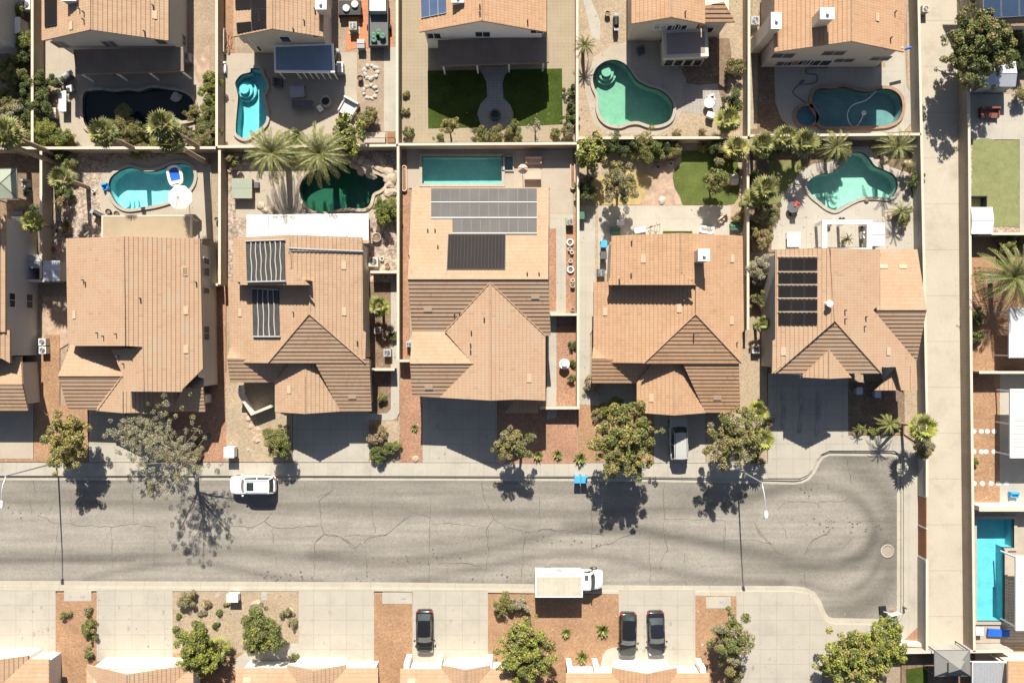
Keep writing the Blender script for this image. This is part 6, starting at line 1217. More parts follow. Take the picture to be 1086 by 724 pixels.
def car(label, px, py, rot, L, Wd, Ht, paint, belt=.92, cab=(-.40, .19, -.34, .06), hood=.98, suv=True, rails=False, sunroof=False, cat='car', zpx=1.0, name='parked_car', z=0.0, roofm=None):
    """cab: belt rear x, belt front x, roof rear x, roof front x as fractions of length"""
    t = thing(name, label, cat, (0, 0, z)); hw = Wd / 2; h2 = L / 2
    st = [(-.5, .72, .62), (-.488, .86, .80), (-.46, .95, belt - .04), (-.36, .995, belt), (-.1, 1.0, belt), (.15, 1.0, belt), (.24, .99, hood), (.38, .96, hood - .06), (.45, .90, hood - .13), (.485, .78, hood - .22), (.5, .60, hood - .32)]
    def ring(s):
        x, k, zt = s[0] * L, hw * s[1], s[2] * Ht / 1.65 if suv else s[2] * Ht / 1.5; zb = .24
        half = [(k * .90, zb), (k * .985, zb + .16), (k, zb + (zt - zb) * .55), (k * .985, zt - .10), (k * .93, zt - .02), (k * .80, zt + .012), (k * .45, zt + .035), (0, zt + .045)]
        return [(x, y, z_) for y, z_ in half] + [(x, -y, z_) for y, z_ in half[::-1][1:]]
    b = MB(); loft(b, st, ring); b.build('body', paint, t); zt = belt * Ht / (1.65 if suv else 1.5)
    for fx in (-.31, .30):
        for sy in (-1, 1):
            wheel(t, fx * L, sy * (hw - .12), .34, .22); m = MB(); n = 12; r0, r1 = .37, .44
            m.add([(fx * L + r * math.cos(PI * i / n), sy * (hw + (.006 if r == r1 else .012)), .34 + r * math.sin(PI * i / n)) for r in (r0, r1) for i in range(n + 1)], [[i, i + 1, n + 2 + i, n + 1 + i] for i in range(n)]); m.build('wheel_arch', M['black'], t)
    # greenhouse: glass between belt and roof, with painted pillars
    br, bf, rr, rf = [c * L for c in cab]; wb, wr = hw * .90, hw * .72; zr = Ht - .05
    lo = [(br, wb * .93), (bf, wb * .90)]; up = [(rr, wr * .95), (rf, wr * .95)]
    def quad(nm, pts, m): q_ = MB(); q_.add(pts, [[0, 1, 2, 3]]); return q_.build(nm, m, t)
    g = M['carglass']; a, c = (br, lo[0][1]), (bf, lo[1][1]); e, f = (rr, up[0][1]), (rf, up[1][1])
    mid = lambda sy: [((br + bf) / 2, sy * wb, zt), ((rr + rf) / 2, sy * wr, zr)]
    ws = MB(); k = 6; P = []
    for i in range(k + 1):
        u = -1 + 2 * i / k; P += [(bf + .16 * (1 - u * u), u * lo[1][1], zt + .02), (rf + .07 * (1 - u * u), u * up[1][1], zr)]
    ws.add(P, [[2 * i, 2 * i + 2, 2 * i + 3, 2 * i + 1] for i in range(k)], smooth=True); ws.build('windscreen', g, t)
    rw = MB(); P = []
    for i in range(k + 1):
        u = -1 + 2 * i / k; P += [(br - .07 * (1 - u * u), u * lo[0][1], zt + .02), (rr - .04 * (1 - u * u), u * up[0][1], zr)]
    rw.add(P, [[2 * i + 1, 2 * i + 3, 2 * i + 2, 2 * i] for i in range(k)], smooth=True); rw.build('rear_window', g, t)
    for sy in (-1, 1):
        m0, m1 = mid(sy); p = [(br, sy * lo[0][1], zt), m0, m1, (rr, sy * up[0][1], zr)]; quad('side_window', p[::sy], g); p = [m0, (bf, sy * lo[1][1], zt), (rf, sy * up[1][1], zr), m1]; quad('side_window', p[::sy], g)
        for A_, B_, r in (((bf + .02, sy * lo[1][1], zt), (rf, sy * up[1][1], zr), .05), ((br, sy * lo[0][1], zt), (rr, sy * up[0][1], zr), .07), (m0, m1, .04)): pb = MB(); pb.tube([A_, B_], r, 6); pb.build('pillar', paint, t)
        mr = MB(); mr.lathe(bf - .12, sy * (hw + .10), zt + .0, [(.02, 0), (.10, .03), (.11, .12), (.05, .17), (0, .18)], 8); mr.build('wing_mirror', paint, t)
        hl = MB(); hl.add([(.485 * L - .02, sy * hw * .78, .66), (.46 * L, sy * hw * .90, .68), (.40 * L, sy * hw * .90, .83), (.45 * L, sy * hw * .60, .80)], [[0, 1, 2, 3][::sy]]); hl.build('headlight', mat('headlight_glass', (.55, .57, .58), rough=.15, spec=.8), t)
        tl = MB(); tl.box(-.475 * L, sy * hw * .80, .78, .10, .28, .20, sy * -.35); tl.build('taillight', mat('red_lens', (.35, .02, .02), rough=.2), t)
    rp = smooth_loop([(rr - .05, -up[0][1]), (rr - .05, up[0][1]), (rf + .03, up[1][1]), (rf + .03, -up[1][1])], 1)
    rfm = MB(); K = 8; vs = []
    for i in range(K + 1):
        for j in range(K + 1):
            u, v = -1 + 2 * i / K, -1 + 2 * j / K; uu = (rr + rf) / 2 + u * ((rf - rr) / 2 + .05) + .06 * (1 - v * v) * (1 if u > 0 else -1) * abs(u); w_ = v * (wr + .01) * (1 - .05 * u * u * u * u)
            vs.append((uu, w_, zr + .06 * (1 - .55 * v ** 4) * (1 - .5 * u ** 4)))
    rfm.add(vs, [[i * (K + 1) + j, (i + 1) * (K + 1) + j, (i + 1) * (K + 1) + j + 1, i * (K + 1) + j + 1] for i in range(K) for j in range(K)], smooth=True); rfm.build('roof', roofm or paint, t)
    if rails:
        for sy in (-1, 1): m = MB(); m.tube([(rr + .1, sy * wr * .86, zr + .05), (rr + .2, sy * wr * .86, zr + .12), (rf - .25, sy * wr * .86, zr + .12), (rf - .1, sy * wr * .86, zr + .05)], .025, 6); m.build('roof_rail', M['darkgrey'], t)
    if sunroof: m = MB(); m.box(rf - .55, 0, zr + .035, .75, wr * 1.25, .035); m.build('sunroof', g, t)
    bp = MB(); bp.box(.497 * L, 0, .36, .05, hw * 1.1, .22); bp.build('bumper_grille', M['black'], t)
    place(t, px, py, zpx, rot); return t
PW = mat('white_car_paint', (.80, .80, .80), var=.01, finev=0, rough=.25, coat=.6); PK = mat('black_car_paint', (.012, .012, .013), var=.01, finev=0, rough=.2, coat=.8); PK2 = mat('black_blue_car_paint', (.014, .016, .022), var=.01, finev=0, rough=.2, coat=.8); PS = mat('silver_van_paint', (.36, .36, .34), var=.01, finev=0, rough=.3, coat=.5)
car('white sport utility vehicle with a sunroof parked at the north kerb', 267, 514.5, PI, 4.75, 1.95, 1.75, PW, rails=True, sunroof=True, z=-.12, cab=(-.46, .22, -.41, .10))
car('silver minivan with a shaded nose in the driveway', 720.5, 464.5, PI / 2 + .02, 4.75, 1.95, 1.75, PS, rails=True, cab=(-.47, .24, -.42, .12), cat='van', z=.04)
car('lone black sedan alone on the fourth south driveway', 450, 671, -PI / 2 + .01, 4.6, 1.85, 1.48, PK, suv=False, cab=(-.42, .20, -.30, .04), belt=.90, hood=.90, z=.04)
car('black car at the left of the two side by side, plain black roof', 666.3, 674, -PI / 2 - .02, 4.65, 1.85, 1.52, PK, suv=False, cab=(-.45, .19, -.36, .05), belt=.92, hood=.92, z=.04)
car('dark blue-black sedan at the right of the two side by side, red tail lamps', 696.5, 673, -PI / 2 + .03, 4.75, 1.85, 1.45, PK2, suv=False, cab=(-.36, .18, -.24, .03), belt=.90, hood=.90, z=.04)
# box truck
t = thing('box_truck', 'white box truck with a beige roofed cargo box at the south kerb', 'truck', (0, 0, -.12)); mb = MB(); mb.box(-1.05, 0, .75, 4.75, 2.35, 2.05); mb.build('cargo_box', M['offwhite'], t)
mb = MB(); mb.box(-1.05, -.14, 2.803, 4.6, 1.95, .02); mb.build('roof_panel', mat('beige_truck_roof', (.40, .36, .285), var=.10, scale=.9, fine=6, finev=.06, stain=.4), t)
mb = MB()
for y in (-1.19, 1.19): mb.box(-1.05, y, 2.72, 4.85, .08, .14)
for x in (-3.44, 1.34): mb.box(x, 0, 2.72, .08, 2.3, .14)
mb.build('box_trim', M['white'], t); mb = MB(); mb.box(-1.0, 0, .45, 4.9, 1.0, .29); mb.build('chassis', M['black'], t)
mb = MB(); cabst = [(1.38, .94, 1.75), (1.5, 1.0, 1.98), (2.05, 1.0, 2.0), (2.25, .99, 1.95), (2.62, .98, 1.42), (3.1, .97, 1.30), (3.5, .90, 1.16), (3.64, .72, .98)]
def cring(s):
    x, k, zt = s; half = [(k * .9, .42), (k, .6), (k, zt * .55 + .3), (k * (.98 if zt < 1.6 else .90), zt - .12), (k * (.9 if zt < 1.6 else .80), zt - .01), (k * .45, zt + .04), (0, zt + .05)]; return [(x, y, z) for y, z in half] + [(x, -y, z) for y, z in half[::-1][1:]]
loft(mb, cabst, cring); mb.build('cab', PW, t); mb = MB(); P = []
for i in range(7): u = -1 + i / 3; P += [(2.72 + .10 * (1 - u * u), u * .84, 1.44), (2.30 + .06 * (1 - u * u), u * .76, 2.0)]
mb.add(P, [[2 * i, 2 * i + 2, 2 * i + 3, 2 * i + 1] for i in range(6)], smooth=True); mb.build('windscreen', M['carglass'], t)
for sy in (-1, 1):
    mb = MB(); p = [(1.62, sy * 1.012, 1.25), (2.5, sy * 1.005, 1.28), (2.2, sy * .945, 1.86), (1.65, sy * .945, 1.86)]; mb.add(p, [[0, 1, 2, 3][::sy]]); mb.build('side_window', M['carglass'], t)
    mb = MB(); mb.box(2.5, sy * 1.22, 1.25, .12, .26, .34); mb.tube([(2.5, sy * 1.0, 1.4), (2.5, sy * 1.15, 1.45)], .025, 5); mb.build('wing_mirror', M['black'], t)
    mb = MB(); mb.box(3.52, sy * .70, .78, .16, .34, .2, sy * -.3); mb.build('headlight', mat('headlight_glass', (.55, .57, .58)), t)
    for x in (2.75, -2.1): wheel(t, x, sy * .93, .40, .25)
mb = MB(); mb.box(1.85, .50, 2.035, .42, .55, .03); mb.build('cab_roof_vent', M['darkgrey'], t); mb = MB(); mb.cyl(-1.0, 1.22, 2.2, .30, .18, 16); mb.build('side_mounted_light', M['grey'], t)
for i in range(9): mb = MB(); mb.box(-3.15 + i * .52, -.14, 2.8235, .035, 1.93, .008); mb.build('roof_seam', mat('roof_seam_grey', (.33, .30, .24), var=.1), t)
for y in (-1.0, -.5, 0, .5, 1.0): mb = MB(); mb.box(-3.485, y, 2.74, .05, .14, .06); mb.build('marker_lamp', mat('red_lens', (.35, .02, .02)), t)
mb = MB(); mb.box(-3.47, 0, .8, .05, 2.1, 1.9); mb.build('roller_door', M['grey'], t); place(t, 603, 617.5, 2.0, 0)
# ------------------------------------------------------------------ street furniture
def lamp(label, px, py, h, ax, ay, group='street lamps'):
    b = W(px, py); t = thing('street_lamp', label, 'street lamp', b, group); mb = MB(); mb.cyl(b.x, b.y, 0, .24, .12, 10); mb.build('base', M['grey'], t)
    mb = MB(); mb.tube([b, b + Vector((0, 0, h))], .10, 10, 0, .065); mb.build('pole', M['steel'], t); e = b + Vector((ax, ay, h + .55)); mb = MB(); mb.tube([b + Vector((0, 0, h - .15)), b + Vector((ax * .35, ay * .35, h + .32)), b + Vector((ax * .7, ay * .7, h + .52)), e], .055, 8, 0, .04); mb.build('arm', M['steel'], t)
    d = Vector((ax, ay, 0)).normalized(); mb = MB(); n = 10; vs = []
    for i, (s, w_, z0, z1) in enumerate([(0, .06, -.05, .05), (.15, .15, -.08, .08), (.45, .17, -.09, .07), (.7, .08, -.06, .02)]): vs += [e + d * s + Vector((-d.y * w_, d.x * w_, z0)), e + d * s + Vector((d.y * w_, -d.x * w_, z0)), e + d * s + Vector((d.y * w_, -d.x * w_, z1)), e + d * s + Vector((-d.y * w_, d.x * w_, z1))]
    mb.add(vs, [[k * 4 + j, k * 4 + (j + 1) % 4, k * 4 + 4 + (j + 1) % 4, k * 4 + 4 + j] for k in range(3) for j in range(4)] + [[3, 2, 1, 0], [12, 13, 14, 15]]); mb.build('lamp_head', M['white'], t)
lamp('street lamp standing among the thinning olive tree and fan palms', 782, 497, 8.0, .15, -2.5); lamp('street lamp whose pole leans over the left driveway', 60.5, 490, 8.2, .0, -2.2)
def bin_(label, px, py, m, rot=0, group=None):
    c = W(px, py, 1.0); t = thing('wheelie_bin', label, 'bin', (c.x, c.y, 0), group); mb = MB(); mb.box(c.x, c.y, .08, .52, .56, .92, rot, 0, 1.22); mb.build('bin_body', M[m], t)
    mb = MB(); mb.box(c.x, c.y, 1.0, .68, .76, .07, rot, 0, .9); mb.tube([(c.x - .25, c.y + .40, .98), (c.x + .25, c.y + .40, .98)], .03, 6); mb.build('lid', M[m], t)
    for s in (-1, 1): mb = MB(); n = 10; mb.tube([(c.x + s * .24, c.y + .3, .12), (c.x + s * .30, c.y + .3, .12)], .12, 10); mb.build('wheel', M['rubber'], t)
bin_('blue wheelie bin at the kerb, left of the pair', 612.5, 508.5, 'blue', 0, 'blue bins by the largest street tree'); bin_('blue wheelie bin at the kerb, right of the pair', 619.5, 508.5, 'blue', 0, 'blue bins by the largest street tree')
bin_('blue bin in the side passage of the bare tiled house', *q('d2', 178, 522), 'blue'); bin_('dark bin just below the blue bin in the side passage', *q('d2', 176, 575), 'darkgrey'); bin_('dark green bin on the concrete below the big leafy corner tree', *q('d2', 73, 390), 'greenplastic')
bin_('pale bin in the shade of the fifth house, left one', *q('e3', 578, 590), 'steel', 0, 'bins under the fifth house porch'); bin_('pale bin in the shade of the fifth house, right one', *q('e3', 663, 605), 'steel', 0, 'bins under the fifth house porch')
def pedestal(label, px, py, w=1.0, d=1.05, h=1.3, nm='mail_cabinet', cat='mailbox'):
    c = W(px, py, h); t = thing(nm, label, cat, (c.x, c.y, 0)); mb = MB(); mb.box(c.x, c.y, 0, w * .5, d * .5, .35); mb.build('pedestal', M['grey'], t); mb = MB(); mb.box(c.x, c.y, .35, w, d, h - .35); mb.build('cabinet', M['white'], t)
    mb = MB(); mb.box(c.x, c.y, h + .002, w + .1, d + .1, .06); mb.build('lid', M['offwhite'], t)
    mb = MB()
    for i in range(3): mb.box(c.x + w * (-.33 + .33 * i), c.y - d / 2 - .015, .45, w * .28, .03, h - .6)
    mb.build('cabinet_door', M['steel'], t)
pedestal('white utility pedestal on the pavement edge beside the dense round tree', 243, 479.5); pedestal('white mail cabinet on the south garden beside the curved kerb', 246.5, 634, 1.1, .75, 1.1)
def ac(label, px, py, s=.85, h=.9, m='beige', rot=0, group='air conditioners beside the houses'):
    c = W(px, py, h); t = thing('air_conditioner', label, 'air conditioner', (c.x, c.y, 0), group); mb = MB(); mb.box(c.x, c.y, .06, s, s, h - .06, rot); mb.build('casing', M[m], t)
    mb = MB(); mb.box(c.x, c.y, 0, s + .3, s + .3, .06, rot); mb.build('pad', M['kerb'], t); mb = MB(); mb.cyl(c.x, c.y, h + .002, s * .36, .02, 18); mb.build('fan_opening', M['black'], t)
    mb = MB()
    for r in (.14, .25, .36): mb.ring(c.x, c.y, h + .03, s * r - .012, s * r + .012, .02, 18)
    mb.box(c.x, c.y, h + .03, s * .74, .03, .02); mb.box(c.x, c.y, h + .055, .03, s * .74, .02); mb.build('fan_guard', M['steel'], t)
for lb, r, x, y, s, m in [('white air conditioner between the left walls, upper of two', 'a3', 195, 362, .75, 'offwhite'), ('white air conditioner between the left walls, lower of two', 'a3', 197, 400, .75, 'offwhite'), ('grey air conditioner under the brown patio roof end', 'a1', 862, 263, .8, 'grey'), ('grey air conditioner left of the top left tiled roof', 'a1', 118, 22, 1.0, 'offwhite'), ('dark air conditioner on the terracotta pavers', 'b1', 720, 120, .85, 'sage'), ('beige air conditioner right of the striped mat roof', 'b2', 815, 603, 1.0, 'beige'), ('air conditioner on the shaded side path, upper', 'b3', 835, 308, .7, 'beige'), ('air conditioner on the shaded side path, lower', 'b3', 880, 412, .8, 'grey'), ('dark air conditioner on the red strip by the lap pool house', 'c2', 808, 416, .75, 'sage'), ('air conditioner at the left side of the bare tiled house', 'd2', 165, 655, .8, 'darkgrey'), ('grey air conditioner between emerald pool and tan wall house', 'e1', 92, 95, .9, 'grey'), ('small air conditioner against the tan wall house', 'e1', 886, 40, .7, 'beige'), ('white air conditioner in the passage beside the fan palm', 'd3', 885, 398, .75, 'offwhite'), ('small round-topped unit left of the big front hip roof', 'c3', 60, 372, .6, 'steel')]: ac(lb, *q(r, x, y), s, .85, m)
def shed(label, px, py, w, d, h, roof, wall_='stuccogrey', ridge=.25, nm='garden_shed', cat='shed'):
    c = W(px, py, h); t = thing(nm, label, cat, (c.x, c.y, 0)); mb = MB(); mb.box(c.x, c.y, 0, w - .12, d - .12, h); mb.build('wall', M[wall_], t); x, y = w / 2, d / 2
    mb = MB(); vs = [(c.x - x, c.y - y, h), (c.x + x, c.y - y, h), (c.x + x, c.y + y, h), (c.x - x, c.y + y, h), (c.x - x, c.y, h + ridge), (c.x + x, c.y, h + ridge)]
    mb.add(vs, [[0, 1, 5, 4], [2, 3, 4, 5], [0, 4, 3], [1, 2, 5], [3, 2, 1, 0]]); mb.tube([vs[4], vs[5]], .04, 6); mb.build('roof', M[roof], t); mb = MB(); mb.box(c.x, c.y - y + .05, .02, .8, .05, h - .3); mb.build('door', M['grey'], t)
shed('small white ridged shed on the pale turf strip', *q('f2', 444, 412), 2.2, 2.75, 2.0, 'white', 'stuccowhite'); shed('silver playhouse shed under the big overhanging tree', *q('f1', 525, 345), 3.4, 2.6, 2.1, 'steel'); shed('mirrored grey shed roof in the left passage', *q('a2', 240, 645), 1.75, 2.1, 1.9, 'steel', 'grey', .08); shed('small pale cabinet between the top left houses', *q('a1', 75, 118), .9, 1.7, 1.5, 'white', 'stuccogrey', .05)
shed('tall grey storage unit against the left plain wall', *q('a2', 148, 602), 1.9, 1.4, 1.6, 'grey', 'grey', .05); shed('small beige dog house on the curved lawn', *q('d2', 785, 220), .8, 1.1, .8, 'beige', 'beige', .2, 'dog_house', 'dog house'); shed('grey gabled cabana roof beside the white patio frame', *q('e2', 665, 476), 1.35, 2.4, 2.3, 'offwhite', 'stuccogrey', .05)
M['gazebogrey'] = mat('gazebo_canvas', (.17, .165, .155), var=.06, rough=.9)
def hip_gazebo(label, pts, h, m, rise=1.0, cup=True, grp=None):
    P = [W(*p, h) for p in pts]; c = sum(P, Vector()) / 4; t = thing('gazebo', label, 'gazebo', (c.x, c.y, 0)); ap = c + Vector((0, 0, rise)); mb = MB(); k = .38 if cup else 0.02
    inn = [c + (p - c) * k + Vector((0, 0, rise * (1 - k))) for p in P]; mb.add(P + inn, [[i, (i + 1) % 4, 4 + (i + 1) % 4, 4 + i] for i in range(4)] + [[4, 5, 6, 7]]); r = mb.build('canopy', M[m], t)
    if cup: mb = MB(); i2 = [c + (p - c) * (k + .08) + Vector((0, 0, rise * (1 - k) + .22)) for p in P]; mb.add(i2 + [ap + Vector((0, 0, .45))], [[i, (i + 1) % 4, 4] for i in range(4)]); mb.build('vent_cap', M[m], r)
    for p in P: mb = MB(); d = (c - p) * .04; mb.box(p.x + d.x, p.y + d.y, 0, .1, .1, h); mb.build('post', M['darkgrey'], t)
    mb = MB()
    for i in range(4): mb.tube([P[i], inn[i]], .04, 5); mb.tube([P[i], P[(i + 1) % 4]], .04, 5)
    mb.build('frame', M['darkgrey'], t)
hip_gazebo('grey hip roofed gazebo with a small vent cap by the alley end', Q('f5', (222,572),(388,570),(390,690),(224,692)), 2.5, 'gazebogrey'); hip_gazebo('pale grey canvas gazebo on the left frame edge', Q('a2', (-45,172),(78,170),(82,310),(-45,312)), 2.5, 'sage', .5, False)
def umbrella(label, px, py, r, m, h=2.3):
    c = W(px, py, h); t = thing('parasol', label, 'parasol', (c.x, c.y, 0)); mb = MB(); n = 8
    vs = [(c.x + r * math.cos(PI / 8 + 2 * PI * i / n), c.y + r * math.sin(PI / 8 + 2 * PI * i / n), h) for i in range(n)]; mb.add(vs + [(c.x, c.y, h + .55)], [[i, (i + 1) % n, n] for i in range(n)]); mb.build('canopy', M[m], t)
    mb = MB(); mb.tube([(c.x, c.y, 0), (c.x, c.y, h + .6)], .03, 8); mb.cyl(c.x, c.y, .03, .28, .08, 14); mb.build('pole', M['steel'], t); mb = MB()
    for v in vs: mb.tube([(v[0], v[1], h + .012), (c.x, c.y, h + .565)], .012, 4)
    mb.build('rib', M['grey'], t)
umbrella('white octagonal parasol over the kidney pool corner', *q('a2', 838, 305), 1.3, 'white'); umbrella('beige square-looking parasol beside the pink sofas', *q('c2', 590, 173), .55, 'pink', 1.9)
M['dullred'] = mat('dull_red_frame', (.17, .065, .05), var=.15)
def lounge(label, px, py, L, Wd, m, rot=0, h=.42, back=.75, nm='outdoor_sofa', cat='sofa', legs='darkgrey'):
    c = W(px, py, h); t = thing(nm, label, cat, (c.x, c.y, 0)); ca, sa = math.cos(rot), math.sin(rot); X = lambda u, v: (c.x + u * ca - v * sa, c.y + u * sa + v * ca)
    mb = MB(); mb.box(c.x, c.y, .16, L, Wd, h - .16, rot); mb.build('seat', M[m], t); x, y = X(0, Wd / 2 - .09); mb = MB(); mb.box(x, y, h + .002, L, .18, back - h, rot); mb.build('backrest', M[m], t)
    for s in (-1, 1): x, y = X(s * (L / 2 - .07), -.06); mb = MB(); mb.box(x, y, h + .002, .14, Wd - .3, .16, rot); mb.build('arm', M[m], t)
    for a in (-1, 1):
        for b in (-1, 1): x, y = X(a * (L / 2 - .1), b * (Wd / 2 - .1)); mb = MB(); mb.box(x, y, 0, .06, .06, .158, rot); mb.build('leg', M[legs], t)
def table(label, px, py, w, d, m, h=.72, rot=0, rnd=False, nm='patio_table'):
    c = W(px, py, h); t = thing(nm, label, 'table', (c.x, c.y, 0)); mb = MB()
    if rnd: mb.cyl(c.x, c.y, h - .05, w / 2, .05, 20)
    else: mb.box(c.x, c.y, h - .05, w, d, .05, rot)
    mb.build('tabletop', M[m], t)
    if rnd: mb = MB(); mb.lathe(c.x, c.y, 0, [(.28, 0), (.28, .04), (.05, .08), (.05, h - .05)], 10); mb.build('pedestal', M['darkgrey'], t)
    else:
        ca, sa = math.cos(rot), math.sin(rot)
        for a in (-1, 1):
            for b in (-1, 1): u, v = a * (w / 2 - .06), b * (d / 2 - .06); mb = MB(); mb.box(c.x + u * ca - v * sa, c.y + u * sa + v * ca, 0, .05, .05, h - .05, rot); mb.build('leg', M['darkgrey'], t)
def pot(label, px, py, r=.25, h=.45, m='greystone', plant=None, nm='plant_pot', soil=True):
    c = W(px, py, h); t = thing(nm, label, 'pot', (c.x, c.y, 0)); mb = MB(); mb.lathe(c.x, c.y, 0, [(0, 0), (r * .65, 0), (r * .95, h * .6), (r, h), (r * .82, h), (r * .8, h - .08)], 14); mb.build('pot_body', M[m], t); mb = MB(); mb.cyl(c.x, c.y, h - .12, r * .8, .03, 12); mb.build('soil', M['brown'], t)
def ringp(label, px, py, r, m, h=.25, group=None, nm='ring_planter', fill='brown'):
    c = W(px, py, h); t = thing(nm, label, 'planter', (c.x, c.y, 0), group); mb = MB(); mb.ring(c.x, c.y, 0, r * .68, r, h, 18); mb.build('ring', M[m], t); mb = MB(); mb.cyl(c.x, c.y, .0, r * .69, h * .7, 16); mb.build('filling', M[fill], t)
lounge('long pink sofa nearest the lap pool wall', *q('c2', 640, 133), 1.7, .75, 'pink'); lounge('pink sofa below the one by the wall', *q('c2', 636, 203), 1.75, .85, 'pink', PI)
for x, y, lb in ((38, 215, 'half-round tan planter on the left of the lap pool'), (822, 205, 'half-round tan planter on the right of the lap pool')):
    c = W(*q('c2', x, y), .4); t = thing('planter_bench', lb, 'planter', (c.x, c.y, 0)); mb = MB(); P = [(c.x + .28 * math.cos(a) , c.y + (1.1 if math.sin(a) > 0 else -1.1) + .28 * math.sin(a)) for a in np.linspace(0, 2 * PI, 17)[:-1]]; mb.prism(P, 0, .4, holes=[offset(P, -.1)], bottom=False); mb.build('rim', M['pink'], t); mb = MB(); mb.prism(offset(P, -.1), 0, .3); mb.build('filling', M['brown'], t)
for x, y, r, lb in ((810, 513, .38, 'upper white ring planter on the red gravel strip'), (812, 640, .38, 'lower white ring planter on the red gravel strip')): ringp(lb, *q('c2', x, y), r, 'white', .3, 'white ring planters')
for x, y, lb in ((808, 545, 'small white pot below the upper ring planter'), (818, 560, 'small white pot with a crooked handle between the rings'), (812, 600, 'small white pot above the lower ring planter'), (822, 690, 'white urn on the red strip below the rings')): pot(lb, *q('c2', x, y), .2, .4, 'white')
pot('white urn by the cross wall of the red strip', *q('c3', 822, 100), .24, .5, 'offwhite'); pot('grey urn at the lower end of the red strip', *q('c3', 822, 212), .22, .4, 'greystone')
c = W(*q('c3', 783, 465), .9); t = thing('garden_fountain', 'round white two-tier fountain on the red strip', 'fountain', (c.x, c.y, 0)); mb = MB(); mb.lathe(c.x, c.y, 0, [(.3, 0), (.12, .1), (.1, .55), (.5, .75), (.56, .9), (.48, .9), (.1, .72), (.08, 1.05), (.26, 1.12), (.28, 1.2), (.2, 1.18), (0, 1.14)], 20); mb.build('basin', M['white'], t); mb = MB(); mb.cyl(c.x, c.y, .8, .44, .03, 16); mb.build('water', M['glass'], t)
# yard things, back row
def grill(label, px, py, rot=0):
    c = W(px, py, .9); t = thing('barbecue_grill', label, 'grill', (c.x, c.y, 0)); mb = MB(); mb.box(c.x, c.y, .1, 1.25, .55, .75, rot); mb.build('cart', M['darkgrey'], t); mb = MB(); n = 8; ca, sa = math.cos(rot), math.sin(rot)
    vs = [(c.x + x * ca - .28 * math.cos(PI * i / n) * sa, c.y + x * sa + .28 * math.cos(PI * i / n) * ca, .86 + .26 * math.sin(PI * i / n)) for x in (-.42, .42) for i in range(n + 1)]
    mb.add(vs, [[i, n + 1 + i, n + 2 + i, i + 1] for i in range(n)] + [list(range(n + 1)), list(range(n + 1, 2 * n + 2))[::-1]]); mb.build('hood', M['steel'] if 'steel' in label else M['black'], t)
    for s in (-1, 1): mb = MB(); mb.box(c.x + s * .78 * ca, c.y + s * .78 * sa, .8, .3, .45, .04, rot); mb.build('side_shelf', M['grey'], t)
grill('barbecue grill with steel hood beside the brown patio roof', *q('a1', 300, 355), .6); grill('black covered grill on the gravel by the stepping stones', *q('a2', 455, 385), -.5); grill('black grill in the shade right of the blue patio roof', *q('b1', 640, 265), 1.4); grill('black smoker grill in the shade of the sunroom yard', *q('d1', 235, 100), 1.57)
table('small pale side table beside the barbecue grill', *q('a1', 325, 412), .7, .7, 'offwhite', .5, .3); table('long pale counter at the left of the black pool', *q('a1', 290, 470), .8, 2.2, 'offwhite', .85); shed('square beige planter box left of the black pool', *q('a1', 240, 525), .9, 1.1, .6, 'beige', 'beige', .02, 'planter_box', 'planter')
table('glass topped table in the shade of the blue patio roof', *q('b1', 460, 425), 1.5, 1.2, 'grey', .7, .1); table('dark dining table in the shade of the blue patio roof', *q('b1', 485, 485), 2.2, .8, 'darkgrey', .7); ringp('round stone fire pit in the shaded yard of the blue patio', *q('b1', 592, 470), .62, 'greystone', .45, None, 'fire_pit', 'black')
lounge('small white stool chair beside the shaded fire pit', *q('b1', 568, 505), .5, .5, 'white', .6, .35, .6, 'patio_chair', 'chair'); lounge('rumpled white round daybed near the stone rings', *q('b1', 700, 500), 1.7, 1.7, 'offwhite', -.5, .5, .95, 'daybed', 'daybed'); lounge('black lounge chair at the edge of the blue patio shade', *q('b1', 372, 385), .9, .9, 'darkgrey', 1.57, .4, .8, 'patio_chair', 'chair'); lounge('long grey chest along the left wall of the narrow pool', *q('b1', 108, 190), .7, 2.6, 'greystone', 0, .5, .55, 'storage_chest', 'chest')
lounge('small white sun chair at the left wall of the narrow pool', *q('b1', 122, 315), .4, 1.1, 'white', 0, .35, .6, 'sun_chair', 'chair'); shed('grey storage box below the terracotta pavers', *q('b1', 757, 203), .8, .95, .8, 'grey', 'grey', .04, 'storage_box', 'box'); shed('white cabinet at the right end of the blue patio roof', *q('b1', 660, 312), .65, 1.1, 1.0, 'offwhite', 'grey', .03, 'patio_cabinet', 'cabinet'); pot('black plant pot on the brown dirt left of the stone rings', *q('b1', 753, 363), .3, .5, 'black')
shed('low pale planter slab at the foot of the concrete strip', *q('b1', 822, 640), 2.2, 1.1, .45, 'kerb', 'kerb', .02, 'raised_bed', 'planter'); shed('wooden crate box at the end of the concrete strip', *q('b1', 898, 640), .8, 1.1, .45, 'wood', 'wood', .02, 'wooden_crate', 'crate')
